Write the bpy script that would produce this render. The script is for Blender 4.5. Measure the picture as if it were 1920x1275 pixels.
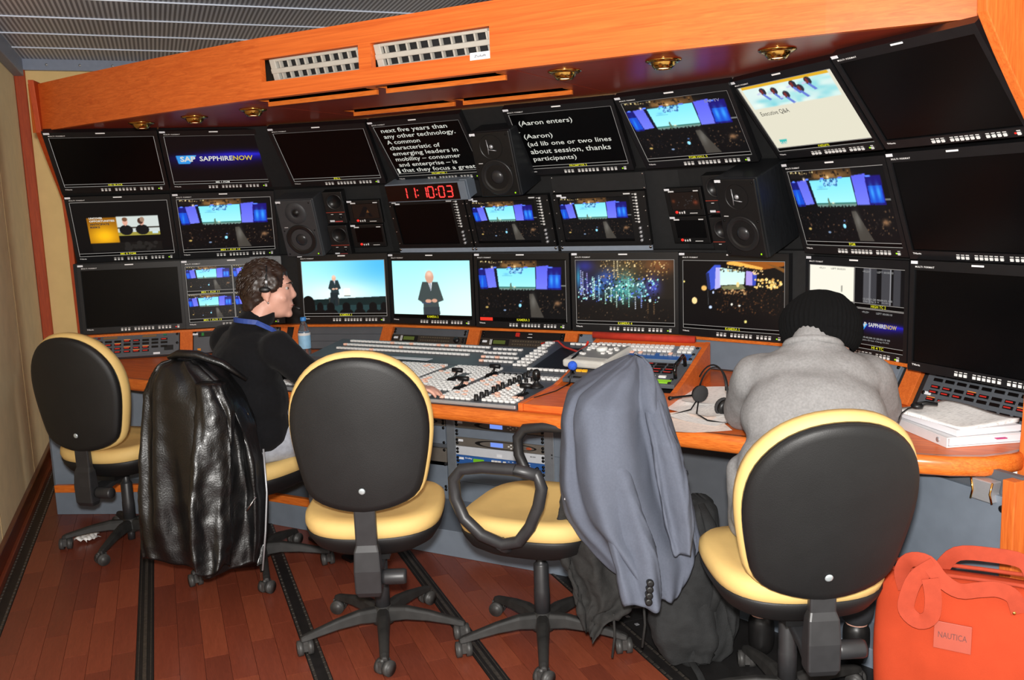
import bpy, math, random
import numpy as np
from mathutils import Matrix, Vector, Euler

# ---------------------------------------------------------------- scene, camera, light
scene = bpy.context.scene
for o in list(bpy.data.objects):
    bpy.data.objects.remove(o, do_unlink=True)
COL = scene.collection
random.seed(7)
rng = np.random.default_rng(5)

cam_d = bpy.data.cameras.new('camera')
cam_d.sensor_fit = 'HORIZONTAL'
cam_d.sensor_width = 36.0
cam_d.lens = 36.0 * 1700.0 / 1920.0
cam_d.clip_start = 0.05
cam = bpy.data.objects.new('camera', cam_d)
COL.objects.link(cam)
cam.matrix_world = Matrix(((0.87909, -0.03804, 0.47515, 0.0),
                           (0.47531, 0.14438, -0.86788, 0.0),
                           (-0.03580, 0.98879, 0.14497, 1.53),
                           (0, 0, 0, 1)))
scene.camera = cam

scene.view_settings.view_transform = 'Standard'
scene.view_settings.look = 'None'
scene.view_settings.exposure = 0.0
scene.view_settings.gamma = 1.0
scene.view_settings.use_curve_mapping = False

world = bpy.data.worlds.new('world')
scene.world = world
world.use_nodes = True
bg = world.node_tree.nodes['Background']
bg.inputs[0].default_value = (1.0, 0.93, 0.84, 1)
bg.inputs[1].default_value = 1.1

def light(name, kind, loc, energy, color=(1, 1, 1), size=0.1, rot=None, spot=None, blend=0.5):
    d = bpy.data.lights.new(name, kind)
    d.energy = energy
    d.color = color
    if kind == 'AREA':
        d.size = size
    else:
        d.shadow_soft_size = size
    if kind == 'SPOT':
        d.spot_size = spot
        d.spot_blend = blend
    o = bpy.data.objects.new(name, d)
    COL.objects.link(o)
    o.location = loc
    if rot:
        o.rotation_euler = rot
    return o

# the photographer's flash, in the hot shoe above the lens
light('camera_flash', 'POINT', (0.0, -0.02, 1.67), 570, (1.0, 0.97, 0.93), 0.045)

# ---------------------------------------------------------------- materials
def lin(c):
    c = c / 255.0
    return c / 12.92 if c <= 0.04045 else ((c + 0.055) / 1.055) ** 2.4

def rgb(r, g, b):
    return (lin(r), lin(g), lin(b), 1.0)

MATS = {}

def mat(name, color, rough=0.5, metal=0.0, spec=0.5, vary=0.0, vscale=30.0, stretch=(1, 1, 1),
        bump=0.0, bscale=200.0, coat=0.0, emit=None, estr=1.0, trans=0.0, sheen=0.0):
    """Principled material with procedural colour variation and fine relief."""
    if name in MATS:
        return MATS[name]
    m = bpy.data.materials.new(name)
    m.use_nodes = True
    nt = m.node_tree
    b = nt.nodes['Principled BSDF']
    b.inputs['Base Color'].default_value = color
    b.inputs['Roughness'].default_value = rough
    b.inputs['Metallic'].default_value = metal
    b.inputs['Specular IOR Level'].default_value = spec
    if coat:
        b.inputs['Coat Weight'].default_value = coat
        b.inputs['Coat Roughness'].default_value = 0.12
    if sheen:
        b.inputs['Sheen Weight'].default_value = sheen
    if trans:
        b.inputs['Transmission Weight'].default_value = trans
    if emit is not None:
        b.inputs['Emission Color'].default_value = emit
        b.inputs['Emission Strength'].default_value = estr
    tc = nt.nodes.new('ShaderNodeTexCoord')
    mp = nt.nodes.new('ShaderNodeMapping')
    mp.inputs['Scale'].default_value = stretch
    nt.links.new(tc.outputs['Object'], mp.inputs['Vector'])
    n = nt.nodes.new('ShaderNodeTexNoise')
    n.inputs['Scale'].default_value = vscale
    n.inputs['Detail'].default_value = 5.0
    nt.links.new(mp.outputs['Vector'], n.inputs['Vector'])
    if vary > 0:
        r = nt.nodes.new('ShaderNodeValToRGB')
        lo = [max(0, c * (1 - vary)) for c in color[:3]] + [1]
        hi = [min(1, c * (1 + vary)) for c in color[:3]] + [1]
        r.color_ramp.elements[0].color = lo
        r.color_ramp.elements[0].position = 0.32
        r.color_ramp.elements[1].color = hi
        r.color_ramp.elements[1].position = 0.68
        nt.links.new(n.outputs['Fac'], r.inputs['Fac'])
        nt.links.new(r.outputs['Color'], b.inputs['Base Color'])
    if bump > 0:
        n2 = nt.nodes.new('ShaderNodeTexNoise')
        n2.inputs['Scale'].default_value = bscale
        n2.inputs['Detail'].default_value = 3.0
        nt.links.new(tc.outputs['Object'], n2.inputs['Vector'])
        bp = nt.nodes.new('ShaderNodeBump')
        bp.inputs['Strength'].default_value = bump
        bp.inputs['Distance'].default_value = 0.004
        nt.links.new(n2.outputs['Fac'], bp.inputs['Height'])
        nt.links.new(bp.outputs['Normal'], b.inputs['Normal'])
    MATS[name] = m
    return m

def wood(name, c0, c1, scale=(1.2, 22, 22), rough=0.35, coat=0.25, ring=0.35):
    """Veneer: stretched noise grain plus distorted bands; grain along local X for the default scale."""
    if name in MATS:
        return MATS[name]
    m = bpy.data.materials.new(name)
    m.use_nodes = True
    nt = m.node_tree
    b = nt.nodes['Principled BSDF']
    b.inputs['Roughness'].default_value = rough
    b.inputs['Specular IOR Level'].default_value = 0.3
    b.inputs['Coat Weight'].default_value = coat
    b.inputs['Coat Roughness'].default_value = 0.2
    tc = nt.nodes.new('ShaderNodeTexCoord')
    mp = nt.nodes.new('ShaderNodeMapping')
    mp.inputs['Scale'].default_value = scale
    nt.links.new(tc.outputs['Object'], mp.inputs['Vector'])
    n = nt.nodes.new('ShaderNodeTexNoise')
    n.inputs['Scale'].default_value = 3.0
    n.inputs['Detail'].default_value = 8.0
    n.inputs['Roughness'].default_value = 0.65
    n.inputs['Distortion'].default_value = 1.2
    nt.links.new(mp.outputs['Vector'], n.inputs['Vector'])
    w = nt.nodes.new('ShaderNodeTexNoise')
    w.inputs['Scale'].default_value = 14.0
    w.inputs['Detail'].default_value = 4.0
    nt.links.new(mp.outputs['Vector'], w.inputs['Vector'])
    mx = nt.nodes.new('ShaderNodeMix')
    mx.inputs['Factor'].default_value = ring
    nt.links.new(n.outputs['Fac'], mx.inputs['A'])
    nt.links.new(w.outputs['Fac'], mx.inputs['B'])
    r = nt.nodes.new('ShaderNodeValToRGB')
    r.color_ramp.elements[0].color = c0
    r.color_ramp.elements[0].position = 0.36
    r.color_ramp.elements[1].color = c1
    r.color_ramp.elements[1].position = 0.62
    nt.links.new(mx.outputs['Result'], r.inputs['Fac'])
    nt.links.new(r.outputs['Color'], b.inputs['Base Color'])
    MATS[name] = m
    return m

def glow(name, color, strength=1.0):
    return mat(name, (0.01, 0.01, 0.01, 1), 0.4, emit=color, estr=strength)

def picture_mat():
    if 'picture' in MATS:
        return MATS['picture']
    m = bpy.data.materials.new('picture')
    m.use_nodes = True
    nt = m.node_tree
    b = nt.nodes['Principled BSDF']
    b.inputs['Base Color'].default_value = (0.004, 0.004, 0.005, 1)
    b.inputs['Roughness'].default_value = 0.3
    b.inputs['Specular IOR Level'].default_value = 0.25
    a = nt.nodes.new('ShaderNodeAttribute')
    a.attribute_name = 'Col'
    nt.links.new(a.outputs['Color'], b.inputs['Emission Color'])
    b.inputs['Emission Strength'].default_value = 1.22
    MATS['picture'] = m
    return m

WOOD = wood('wood_fascia', rgb(200, 90, 34), rgb(226, 114, 48), scale=(0.45, 26, 26), coat=0.1, ring=0.2)
WOODD = wood('wood_desk', rgb(192, 84, 32), rgb(226, 116, 48), scale=(1.5, 16, 16), rough=0.4, coat=0.05)
WOODN = wood('wood_nosing', rgb(188, 88, 30), rgb(230, 126, 50), scale=(1.6, 26, 26), rough=0.3, coat=0.4, ring=0.5)
WOODV = wood('wood_upright', rgb(190, 88, 34), rgb(220, 116, 50), scale=(22, 22, 1.3), coat=0.0)
SOFFIT = wood('soffit_veneer', rgb(140, 48, 28), rgb(164, 60, 36), rough=0.3, coat=0.05)
WOODP = wood('wood_post', rgb(156, 56, 18), rgb(184, 74, 26), scale=(22, 22, 1.3), rough=0.55, coat=0.0)
BLACK = mat('black_plastic', rgb(17, 17, 18), 0.42, vary=0.15, vscale=60)
BLACKM = mat('black_board', rgb(20, 20, 21), 0.75, vary=0.2, vscale=40, bump=0.15, bscale=500)
BEZEL = mat('bezel_black', rgb(22, 22, 24), 0.38, vary=0.12, vscale=25)
GLASS = mat('screen_glass', rgb(7, 7, 8), 0.25, spec=0.22, vary=0.1, vscale=4)
GREY = mat('grey_paint', rgb(112, 122, 134), 0.5, vary=0.06, vscale=14, bump=0.08, bscale=600)
GREYD = mat('grey_paint_dark', rgb(84, 88, 94), 0.5, vary=0.06, vscale=14)
STEEL = mat('brushed_steel', rgb(186, 188, 192), 0.42, metal=0.6, vary=0.08, vscale=60, stretch=(1, 20, 20))
CHROME = mat('chrome', rgb(215, 215, 215), 0.12, metal=1.0, vary=0.03)
BRASS = mat('brass', rgb(214, 164, 84), 0.16, metal=1.0, vary=0.06)
WHITE = mat('white_print', rgb(225, 225, 225), 0.6, vary=0.03)
LABEL = mat('label_tape', rgb(232, 234, 240), 0.5, vary=0.03)
BUTTON = mat('button_white', rgb(232, 232, 230), 0.45, vary=0.05, vscale=80)
BUTTONP = mat('button_pink', rgb(238, 196, 176), 0.45, vary=0.05, emit=rgb(255, 160, 120), estr=0.12)
YELLOWTXT = glow('caption_yellow', rgb(226, 222, 30), 0.9)
WHITETXT = glow('caption_white', rgb(225, 225, 215), 0.9)
LINEGLOW = glow('marker_line', rgb(165, 160, 155), 0.9)
LEDG = glow('led_green', rgb(170, 240, 20), 1.2)
LEDR = glow('led_red', rgb(255, 40, 30), 1.2)

# ---------------------------------------------------------------- mesh helpers
class MB:
    def __init__(self):
        self.v, self.f, self.m, self.s = [], [], [], []

    def add(self, verts, faces, mi=0, M=None, smooth=False):
        k = len(self.v)
        if M is not None:
            verts = [tuple(M @ Vector(p)) for p in verts]
        self.v += [tuple(p) for p in verts]
        for fc in faces:
            self.f.append(tuple(k + i for i in fc))
            self.m.append(mi)
            self.s.append(smooth)
        return self

    def box(self, c, s, mi=0, M=None):
        x, y, z = c
        a, b, d = s[0] / 2, s[1] / 2, s[2] / 2
        vs = [(x + i * a, y + j * b, z + k * d) for k in (-1, 1) for j in (-1, 1) for i in (-1, 1)]
        return self.add(vs, [(0, 2, 3, 1), (4, 5, 7, 6), (0, 1, 5, 4), (2, 6, 7, 3), (0, 4, 6, 2), (1, 3, 7, 5)], mi, M)

    def prism(self, poly, z0, z1, mi=0, M=None, smooth=False):
        n = len(poly)
        vs = [(p[0], p[1], z0) for p in poly] + [(p[0], p[1], z1) for p in poly]
        self.add(vs, [tuple(range(n - 1, -1, -1)), tuple(range(n, 2 * n))], mi, M)
        k = len(self.v) - 2 * n
        for i in range(n):
            j = (i + 1) % n
            self.f.append((k + i, k + j, k + n + j, k + n + i))
            self.m.append(mi)
            self.s.append(smooth)
        return self

    def loft(self, rings, mi=0, M=None, smooth=True, cap=True, closed=True):
        n = len(rings[0])
        vs = [p for r in rings for p in r]
        fs = []
        for a in range(len(rings) - 1):
            for i in range(n if closed else n - 1):
                j = (i + 1) % n
                fs.append((a * n + i, a * n + j, (a + 1) * n + j, (a + 1) * n + i))
        if cap:
            fs.append(tuple(range(n - 1, -1, -1)))
            fs.append(tuple((len(rings) - 1) * n + i for i in range(n)))
        return self.add(vs, fs, mi, M, smooth)

    def tube(self, path, r, n=8, mi=0, M=None, cap=True, flat=None):
        path = [Vector(p) for p in path]
        if not isinstance(r, (list, tuple)):
            r = [r] * len(path)
        rings = []
        up = None
        for i, p in enumerate(path):
            t = (path[min(i + 1, len(path) - 1)] - path[max(i - 1, 0)])
            if t.length < 1e-9:
                t = Vector((0, 0, 1))
            t.normalize()
            if up is None:
                up = Vector((0, 0, 1)) if abs(t.z) < 0.9 else Vector((1, 0, 0))
            x = t.cross(up)
            if x.length < 1e-6:
                x = t.cross(Vector((0, 1, 0)))
            x.normalize()
            y = x.cross(t).normalized()
            up = y
            ry = r[i] * (flat if flat else 1)
            rings.append([tuple(p + x * (r[i] * math.cos(2 * math.pi * k / n)) + y * (ry * math.sin(2 * math.pi * k / n))) for k in range(n)])
        return self.loft(rings, mi, M, True, cap)

    def cyl(self, p0, p1, r0, r1=None, n=16, mi=0, M=None, smooth=True):
        return self.tube([p0, p1], [r0, r0 if r1 is None else r1], n, mi, M)

    def lathe(self, prof, n=20, mi=0, M=None, cap=True, smooth=True):
        rings = [[(r * math.cos(2 * math.pi * k / n), r * math.sin(2 * math.pi * k / n), z) for k in range(n)] for r, z in prof]
        return self.loft(rings, mi, M, smooth, cap)

    def ball(self, c, r, n=14, mi=0, M=None, R=None):
        rx, ry, rz = r if isinstance(r, (tuple, list)) else (r, r, r)
        rings = []
        h = max(6, n // 2 + 2)
        for a in range(1, h):
            t = math.pi * a / h
            ring = []
            for k in range(n):
                p = 2 * math.pi * k / n
                v = Vector((rx * math.sin(t) * math.cos(p), ry * math.sin(t) * math.sin(p), rz * -math.cos(t)))
                if R is not None:
                    v = R @ v
                ring.append(tuple(Vector(c) + v))
            rings.append(ring)
        return self.loft(rings, mi, M, True, True)

    def mesh(self, name):
        me = bpy.data.meshes.new(name)
        me.from_pydata(self.v, [], self.f)
        me.polygons.foreach_set('material_index', self.m)
        me.polygons.foreach_set('use_smooth', self.s)
        me.update()
        return me


def setp(o, label=None, cat=None, group=None, kind=None):
    if label:
        o['label'] = label
    if cat:
        o['category'] = cat
    if group:
        o['group'] = group
    if kind:
        o['kind'] = kind
    return o

def obj(name, geo, mats, parent=None, M=None, bevel=0.0, label=None, cat=None, group=None, kind=None, seg=2):
    me = geo.mesh(name) if isinstance(geo, MB) else geo
    if isinstance(geo, MB) or not me.materials:
        for m in (mats if isinstance(mats, (list, tuple)) else [mats]):
            me.materials.append(m)
    o = bpy.data.objects.new(name, me)
    COL.objects.link(o)
    if parent is not None:
        o.parent = parent
    if M is not None:
        o.matrix_local = M
    if bevel:
        md = o.modifiers.new('bevel', 'BEVEL')
        md.width = bevel
        md.segments = seg
        md.limit_method = 'ANGLE'
        md.angle_limit = math.radians(40)
    return setp(o, label, cat, group, kind)

def thing(name, label, cat, M=None, group=None, kind=None):
    o = bpy.data.objects.new(name, None)
    COL.objects.link(o)
    o.empty_display_size = 0.05
    if M is not None:
        o.matrix_world = M
    return setp(o, label, cat, group, kind)

def T3(x, y, z):
    return Matrix.Translation((x, y, z))

def RZ(deg):
    return Matrix.Rotation(math.radians(deg), 4, 'Z')

def RX(deg):
    return Matrix.Rotation(math.radians(deg), 4, 'X')

def RY(deg):
    return Matrix.Rotation(math.radians(deg), 4, 'Y')

def panel(o, yaw, tilt):
    """Frame on a console face: local x to the right, y up the face, z out towards the viewer."""
    a, t = math.radians(yaw), math.radians(tilt)
    h = Vector((math.cos(a), math.sin(a), 0))
    nb = Vector((-math.sin(a), math.cos(a), 0))
    up = Vector((0, 0, 1)) * math.cos(t) - nb * math.sin(t)
    n = h.cross(up)
    return Matrix(((h.x, up.x, n.x, o[0]), (h.y, up.y, n.y, o[1]), (h.z, up.z, n.z, o[2]), (0, 0, 0, 1)))

def text_mesh(s, bold=0.0, space=1.0, line=1.0):
    cu = bpy.data.curves.new('txt', 'FONT')
    cu.body = s
    cu.size = 1.0
    cu.offset = bold
    cu.resolution_u = 2
    cu.space_character = space
    cu.space_line = line
    o = bpy.data.objects.new('txt', cu)
    COL.objects.link(o)
    dg = bpy.context.evaluated_depsgraph_get()
    dg.update()
    me = bpy.data.meshes.new_from_object(o.evaluated_get(dg))
    bpy.data.objects.remove(o, do_unlink=True)
    bpy.data.curves.remove(cu)
    return me

TXT = {}

def text(name, s, x0, y0, w, h, z, m, parent, bold=0.02, space=1.0, line=1.0, slant=0.0):
    """Lettering fitted to the box x0,y0 (lower left) w x h on the parent's face."""
    key = (s, bold, space, line)
    if key not in TXT:
        TXT[key] = text_mesh(s, bold, space, line)
    src = TXT[key]
    co = np.array([v.co[:] for v in src.vertices])
    lo, hi = co.min(0), co.max(0)
    sx = w / max(1e-6, hi[0] - lo[0])
    sy = h / max(1e-6, hi[1] - lo[1]) if h else sx
    me = src.copy()
    for v in me.vertices:
        yy = (v.co.y - lo[1]) * sy
        v.co = (x0 + (v.co.x - lo[0]) * sx + slant * yy, y0 + yy, z)
    me.materials.clear()
    me.materials.append(m)
    me.name = name
    return obj(name, me, m, parent)

# ---------------------------------------------------------------- the room
ROOM = Matrix(((0.6459, -0.7634, 0, -5.752), (0.7634, 0.6459, 0, 3.852), (0, 0, 1, 0), (0, 0, 0, 1)))

WALLL = mat('wall_fabric', rgb(236, 214, 170), 0.85, vary=0.05, vscale=9, bump=0.3, bscale=420)
WALLB = mat('wall_cream', rgb(240, 206, 142), 0.85, vary=0.03, vscale=9, bump=0.25, bscale=420)
BASEB = wood('wood_baseboard', rgb(70, 22, 12), rgb(100, 36, 20), scale=(22, 1.2, 22), rough=0.3)
CORN = mat('cornice_grey', rgb(128, 138, 158), 0.5, vary=0.05)

def structure(name, geo, mats, M=None, bevel=0.0, parent=None):
    return obj(name, geo, mats, parent, M, bevel, kind=None if parent else 'structure')

fl = structure('floor', MB().box((1.9, -2.7, -0.02), (5.6, 6.4, 0.02)), mat('floor_base', rgb(40, 18, 12), 0.6, vary=0.2), ROOM)
PLK = []
for i, (c0, c1) in enumerate((((104, 48, 33), (122, 59, 41)), ((110, 52, 35), (130, 64, 44)), ((118, 57, 38), (138, 70, 48)),
                              ((106, 49, 34), (126, 61, 43)), ((96, 45, 32), (116, 56, 40)))):
    PLK.append(wood('laminate_%d' % i, rgb(*c0), rgb(*c1), scale=(30, 2.2, 10), rough=0.36, coat=0.12, ring=0.5))
JX = [0.07, 0.61, 1.166, 1.70, 2.225]
plank_me = {}
for b in range(4):
    x0, x1 = JX[b] + 0.03, JX[b + 1] - 0.03
    nw = 6
    w = (x1 - x0) / nw
    for i in range(nw):
        y = -5.15 + (0.0, 0.21, 0.09, 0.31, 0.15, 0.26)[i] - 0.3
        while y < -1.0:
            k = random.randrange(5)
            key = (b, k)
            if key not in plank_me:
                m = MB().box((0, 0, -0.005), (w - 0.0012, 0.4185, 0.01)).mesh('plank')
                m.materials.append(PLK[k])
                plank_me[key] = m
            if y > -5.3:
                obj('plank', plank_me[key], None, fl, T3(x0 + (i + 0.5) * w, y + 0.21, 0.0))
            y += 0.42
# metal joint tracks of the folding floor
JB = mat('floor_joint_black', rgb(24, 22, 22), 0.5, vary=0.3, vscale=30)
JM = mat('floor_joint_metal', rgb(96, 90, 84), 0.4, metal=0.7, vary=0.3, vscale=90)
for k, x in enumerate(JX):
    g = MB()
    wd = 0.058
    g.box((x, -2.9, -0.004), (wd, 5.2, 0.012), 0)
    if k == 1 or k == 3:
        g.box((x, -2.9, 0.003), (0.012, 5.2, 0.004), 1)
        g.box((x - 0.02, -2.9, 0.0025), (0.003, 5.2, 0.002), 1).box((x + 0.02, -2.9, 0.0025), (0.003, 5.2, 0.002), 1)
    else:
        for sx in (-0.022, 0.022):
            for j in range(130):
                g.box((x + sx, -5.4 + 0.04 * j, 0.0025), (0.008, 0.03, 0.004), 1)
    structure('trim_%d' % (k + 1), g, [JB, JM], ROOM)
PLATE = mat('black_floor_plate', rgb(26, 25, 25), 0.45, vary=0.35, vscale=7, bump=0.15, bscale=60)
g = MB()
for i in range(3):
    for j in range(5):
        g.box((2.50 + i * 0.49, -5.2 + j * 0.75, 0.001), (0.485, 0.745, 0.006), 0)
        for sx in (-0.21, 0.21):
            for sy in (-0.34, 0.34):
                g.box((2.50 + i * 0.49 + sx, -5.2 + j * 0.75 + sy, 0.0045), (0.014, 0.014, 0.002), 1)
structure('trim_6', g, [PLATE, STEEL], ROOM)

structure('wall_left', MB().box((-0.05, -2.1, 1.3), (0.1, 4.4, 2.62)), WALLL, ROOM)
g = MB()
for y in (-1.1, -2.3, -3.5):
    g.box((0.001, y, 1.3), (0.003, 0.006, 2.5))
structure('trim_7', g, mat('wall_seam', rgb(168, 142, 100), 0.8, vary=0.05), ROOM)
structure('wall_back', MB().box((2.2, 0.05, 1.3), (4.6, 0.1, 2.62)), WALLB, ROOM)
g = MB().box((0.012, -2.1, 0.055), (0.024, 4.3, 0.11), 0)
g.box((0.032, -2.1, 0.018), (0.02, 4.3, 0.036), 1)
structure('baseboard_left', g, [BASEB, mat('quarter_round', rgb(112, 46, 26), 0.35, vary=0.15)], ROOM, 0.004)
structure('trim_8', MB().box((0.034, -0.02, 1.27), (0.064, 0.04, 2.54)), WOODP, ROOM, 0.004)
g = MB().box((0.03, -2.1, 2.545), (0.06, 4.3, 0.11), 0)
structure('trim_9', g, CORN, ROOM, 0.006)
g = MB().box((2.2, -0.02, 2.565), (4.5, 0.04, 0.07), 0)
for i in range(22):
    g.cyl((0.2 + i * 0.2, -0.045, 2.565), (0.2 + i * 0.2, -0.038, 2.565), 0.009, n=8, mi=1)
structure('trim_10', g, [CORN, STEEL], ROOM)

# ceiling: corrugated perforated panels with bright joints
m = bpy.data.materials.new('ceiling_panel')
m.use_nodes = True
nt = m.node_tree
bs = nt.nodes['Principled BSDF']
bs.inputs['Roughness'].default_value = 0.45
bs.inputs['Metallic'].default_value = 0.0
tc = nt.nodes.new('ShaderNodeTexCoord')
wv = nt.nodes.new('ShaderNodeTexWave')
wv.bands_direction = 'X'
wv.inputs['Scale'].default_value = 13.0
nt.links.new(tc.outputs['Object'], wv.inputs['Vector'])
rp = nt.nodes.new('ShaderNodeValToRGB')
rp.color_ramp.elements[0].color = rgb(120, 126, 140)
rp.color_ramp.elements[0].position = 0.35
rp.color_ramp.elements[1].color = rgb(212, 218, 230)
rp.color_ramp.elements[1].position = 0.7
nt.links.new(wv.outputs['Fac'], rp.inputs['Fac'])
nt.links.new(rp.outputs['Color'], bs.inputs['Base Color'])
CEILM = m
ce = structure('ceiling', MB().box((2.2, -2.6, 2.66), (4.8, 5.6, 0.02)), GREYD, ROOM)
JL = mat('ceiling_joint', rgb(216, 224, 240), 0.4, metal=0.0, vary=0.05)
pm = MB().box((0, 0, 0), (4.7, 0.452, 0.02)).mesh('ceiling_panel')
pm.materials.append(CEILM)
jm = MB().box((0, 0, 0), (4.7, 0.010, 0.026)).mesh('panel_joint')
jm.materials.append(JL)
for i in range(11):
    obj('ceiling_panel', pm, None, ce, T3(2.2, -0.25 - 0.465 * i, 2.61))
    obj('panel_joint', jm, None, ce, T3(2.2, -0.4825 - 0.465 * i, 2.607))

# a grey service duct on the ceiling by the canopy
g = MB().box((0, 0, 0), (0.22, 1.6, 0.12), 0).box((0.16, 0, 0.02), (0.05, 1.6, 0.08), 1)
structure('trim_11', g, [mat('duct_dark', rgb(60, 56, 54), 0.4, vary=0.2), CORN], T3(-2.75, 4.75, 2.53) @ RZ(50))

# ---------------------------------------------------------------- console geometry
def nrm(yaw):
    a = math.radians(yaw)
    return (math.cos(a), math.sin(a)), (-math.sin(a), math.cos(a))
SEG = [(39.6, 5.472), (14.4, 4.799), (0.0, 4.162), (-14.4, 3.692), (-38.7, 2.662)]
TL_, TR_ = -1.445, -1.845

def poly(d):
    """Plan polyline of the console face at normal offset d (positive = deeper)."""
    pts = []
    (h, n) = nrm(SEG[0][0])
    dd = SEG[0][1] + d
    pts.append((n[0] * dd + h[0] * TL_, n[1] * dd + h[1] * TL_))
    for a, b in zip(SEG[:-1], SEG[1:]):
        n1, n2 = nrm(a[0])[1], nrm(b[0])[1]
        A = np.array([n1, n2])
        pts.append(tuple(np.linalg.solve(A, [a[1] + d, b[1] + d])))
    (h, n) = nrm(SEG[4][0])
    dd = SEG[4][1] + d
    pts.append((n[0] * dd + h[0] * TR_, n[1] * dd + h[1] * TR_))
    return pts

mw = thing('monitor_wall', 'black angled monitor wall of the production console with wooden end panels', 'console',
           T3(-2.2, 4.2, 0.0))
LV = [(0.893, 0.034), (1.299, 0.034), (1.302, 0.125), (1.676, -0.004), (1.692, -0.036), (2.005, -0.298)]
W0 = mw.matrix_world.inverted()
for (z0, d0), (z1, d1) in zip(LV[:-1], LV[1:]):
    p0, p1 = poly(d0), poly(d1)
    q0, q1 = poly(d0 + 0.02), poly(d1 + 0.02)
    if z1 - z0 < 0.02:
        for i in range(5):
            g = MB().add([(p0[i][0], p0[i][1], z0), (p0[i + 1][0], p0[i + 1][1], z0), (p1[i + 1][0], p1[i + 1][1], z1), (p1[i][0], p1[i][1], z1)], [(0, 1, 2, 3)])
            obj('ledge', g, BLACKM, mw, W0)
        continue
    for i in range(5):
        vs = [(p0[i][0], p0[i][1], z0), (p0[i + 1][0], p0[i + 1][1], z0), (p1[i + 1][0], p1[i + 1][1], z1), (p1[i][0], p1[i][1], z1),
              (q0[i][0], q0[i][1], z0), (q0[i + 1][0], q0[i + 1][1], z0), (q1[i + 1][0], q1[i + 1][1], z1), (q1[i][0], q1[i][1], z1)]
        g = MB().add(vs, [(0, 1, 2, 3), (5, 4, 7, 6), (4, 0, 3, 7), (1, 5, 6, 2), (3, 2, 6, 7), (4, 5, 1, 0)])
        light_gap = (z0 < 1.0 and i == 0)
        obj('backing_panel', g, BLACKM, mw, W0)
# grey filler between the left bank and the first camera monitor
pA = poly(0.028)
(h0, n0), (h1, n1) = nrm(39.6), nrm(14.4)
J = pA[1]
g = MB().add([(J[0] - h0[0] * 0.13, J[1] - h0[1] * 0.13, 0.90), (J[0], J[1], 0.90), (J[0], J[1], 1.296), (J[0] - h0[0] * 0.13, J[1] - h0[1] * 0.13, 1.296),
              (J[0] + h1[0] * 0.05, J[1] + h1[1] * 0.05, 0.90), (J[0] + h1[0] * 0.05, J[1] + h1[1] * 0.05, 1.296)], [(0, 1, 2, 3), (1, 4, 5, 2)])
obj('filler_panel', g, mat('filler_grey', rgb(150, 152, 154), 0.5, vary=0.04), mw, W0)

# end panels cut to the profile of the rows
def end_panel(yaw, d, t, th, prof, back):
    (h, n) = nrm(yaw)
    base = (n[0] * d + h[0] * t, n[1] * d + h[1] * t)
    M = Matrix(((n[0], 0, h[0], base[0]), (n[1], 0, h[1], base[1]), (0, 1, 0, 0), (0, 0, 0, 1)))
    pts = prof + [(back, prof[-1][1]), (back, prof[0][1])]
    return MB().prism(pts, 0, th, 0, M)
profL = [(-0.32, 2.26), (-0.275, 2.0), (-0.15, 1.87), (0.0, 1.725), (0.06, 1.66), (0.085, 1.5), (0.085, 1.3), (0.10, 0.9), (0.02, 0.757), (-0.10, 0.70), (-0.10, 0.0)]
obj('side_panel', end_panel(39.6, 5.472, TL_ - 0.030, 0.028, profL, 0.30), WOODP, mw, W0, 0.003)
profR = [(-0.525, 2.75), (-0.52, 2.26), (-0.515, 2.0), (-0.45, 1.9), (-0.385, 1.81), (-0.318, 1.72), (-0.27, 1.64), (-0.25, 1.3), (-0.27, 0.85), (-0.28, 0.70), (-0.28, 0.0)]
obj('side_panel', end_panel(-38.7, 2.662, TR_ + 0.005, 0.032, profR, 1.3), WOODV, mw, W0, 0.003)
obj('end_panel', end_panel(-38.7, 2.662, -1.768, 0.04, [(-0.43, 0.714), (-0.43, 0.0)], 0.9), WOODV, mw, W0, 0.003)
# right-hand wall, veneered
structure('wall_right', MB().box((0.0, 0.0, 1.31), (0.06, 3.0, 2.62)), WALLB, T3(1.35, 4.0, 0) @ RZ(-38.7))

# wooden ledge under the lowest row, and the sloping 3U rack strip below it
pa, pb = poly(-0.020), poly(0.05)
for i in range(5):
    g = MB().prism([pa[i], pa[i + 1], pb[i + 1], pb[i]], 0.884, 0.897)
    obj('wood_ledge', g, WOODN, mw, W0)
st, sb = poly(0.014), poly(-0.062)
for i in range(5):
    g = MB().add([(sb[i][0], sb[i][1], 0.757), (sb[i + 1][0], sb[i + 1][1], 0.757), (st[i + 1][0], st[i + 1][1], 0.886), (st[i][0], st[i][1], 0.886)], [(0, 1, 2, 3)])
    obj('strip_backing', g, BLACKM, mw, W0)

def strip(seg, t, off=0.0):
    """Frame on the 3U strip of a segment at tangential position t."""
    yaw, d = SEG[seg]
    (h, n) = nrm(yaw)
    d = d - 0.024 - 0.012 - off
    return panel((n[0] * d + h[0] * t, n[1] * d + h[1] * t, 0.8215), yaw, -29.5)
def seg_t(seg, x, y):
    h = nrm(SEG[seg][0])[0]
    return h[0] * x + h[1] * y
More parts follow.
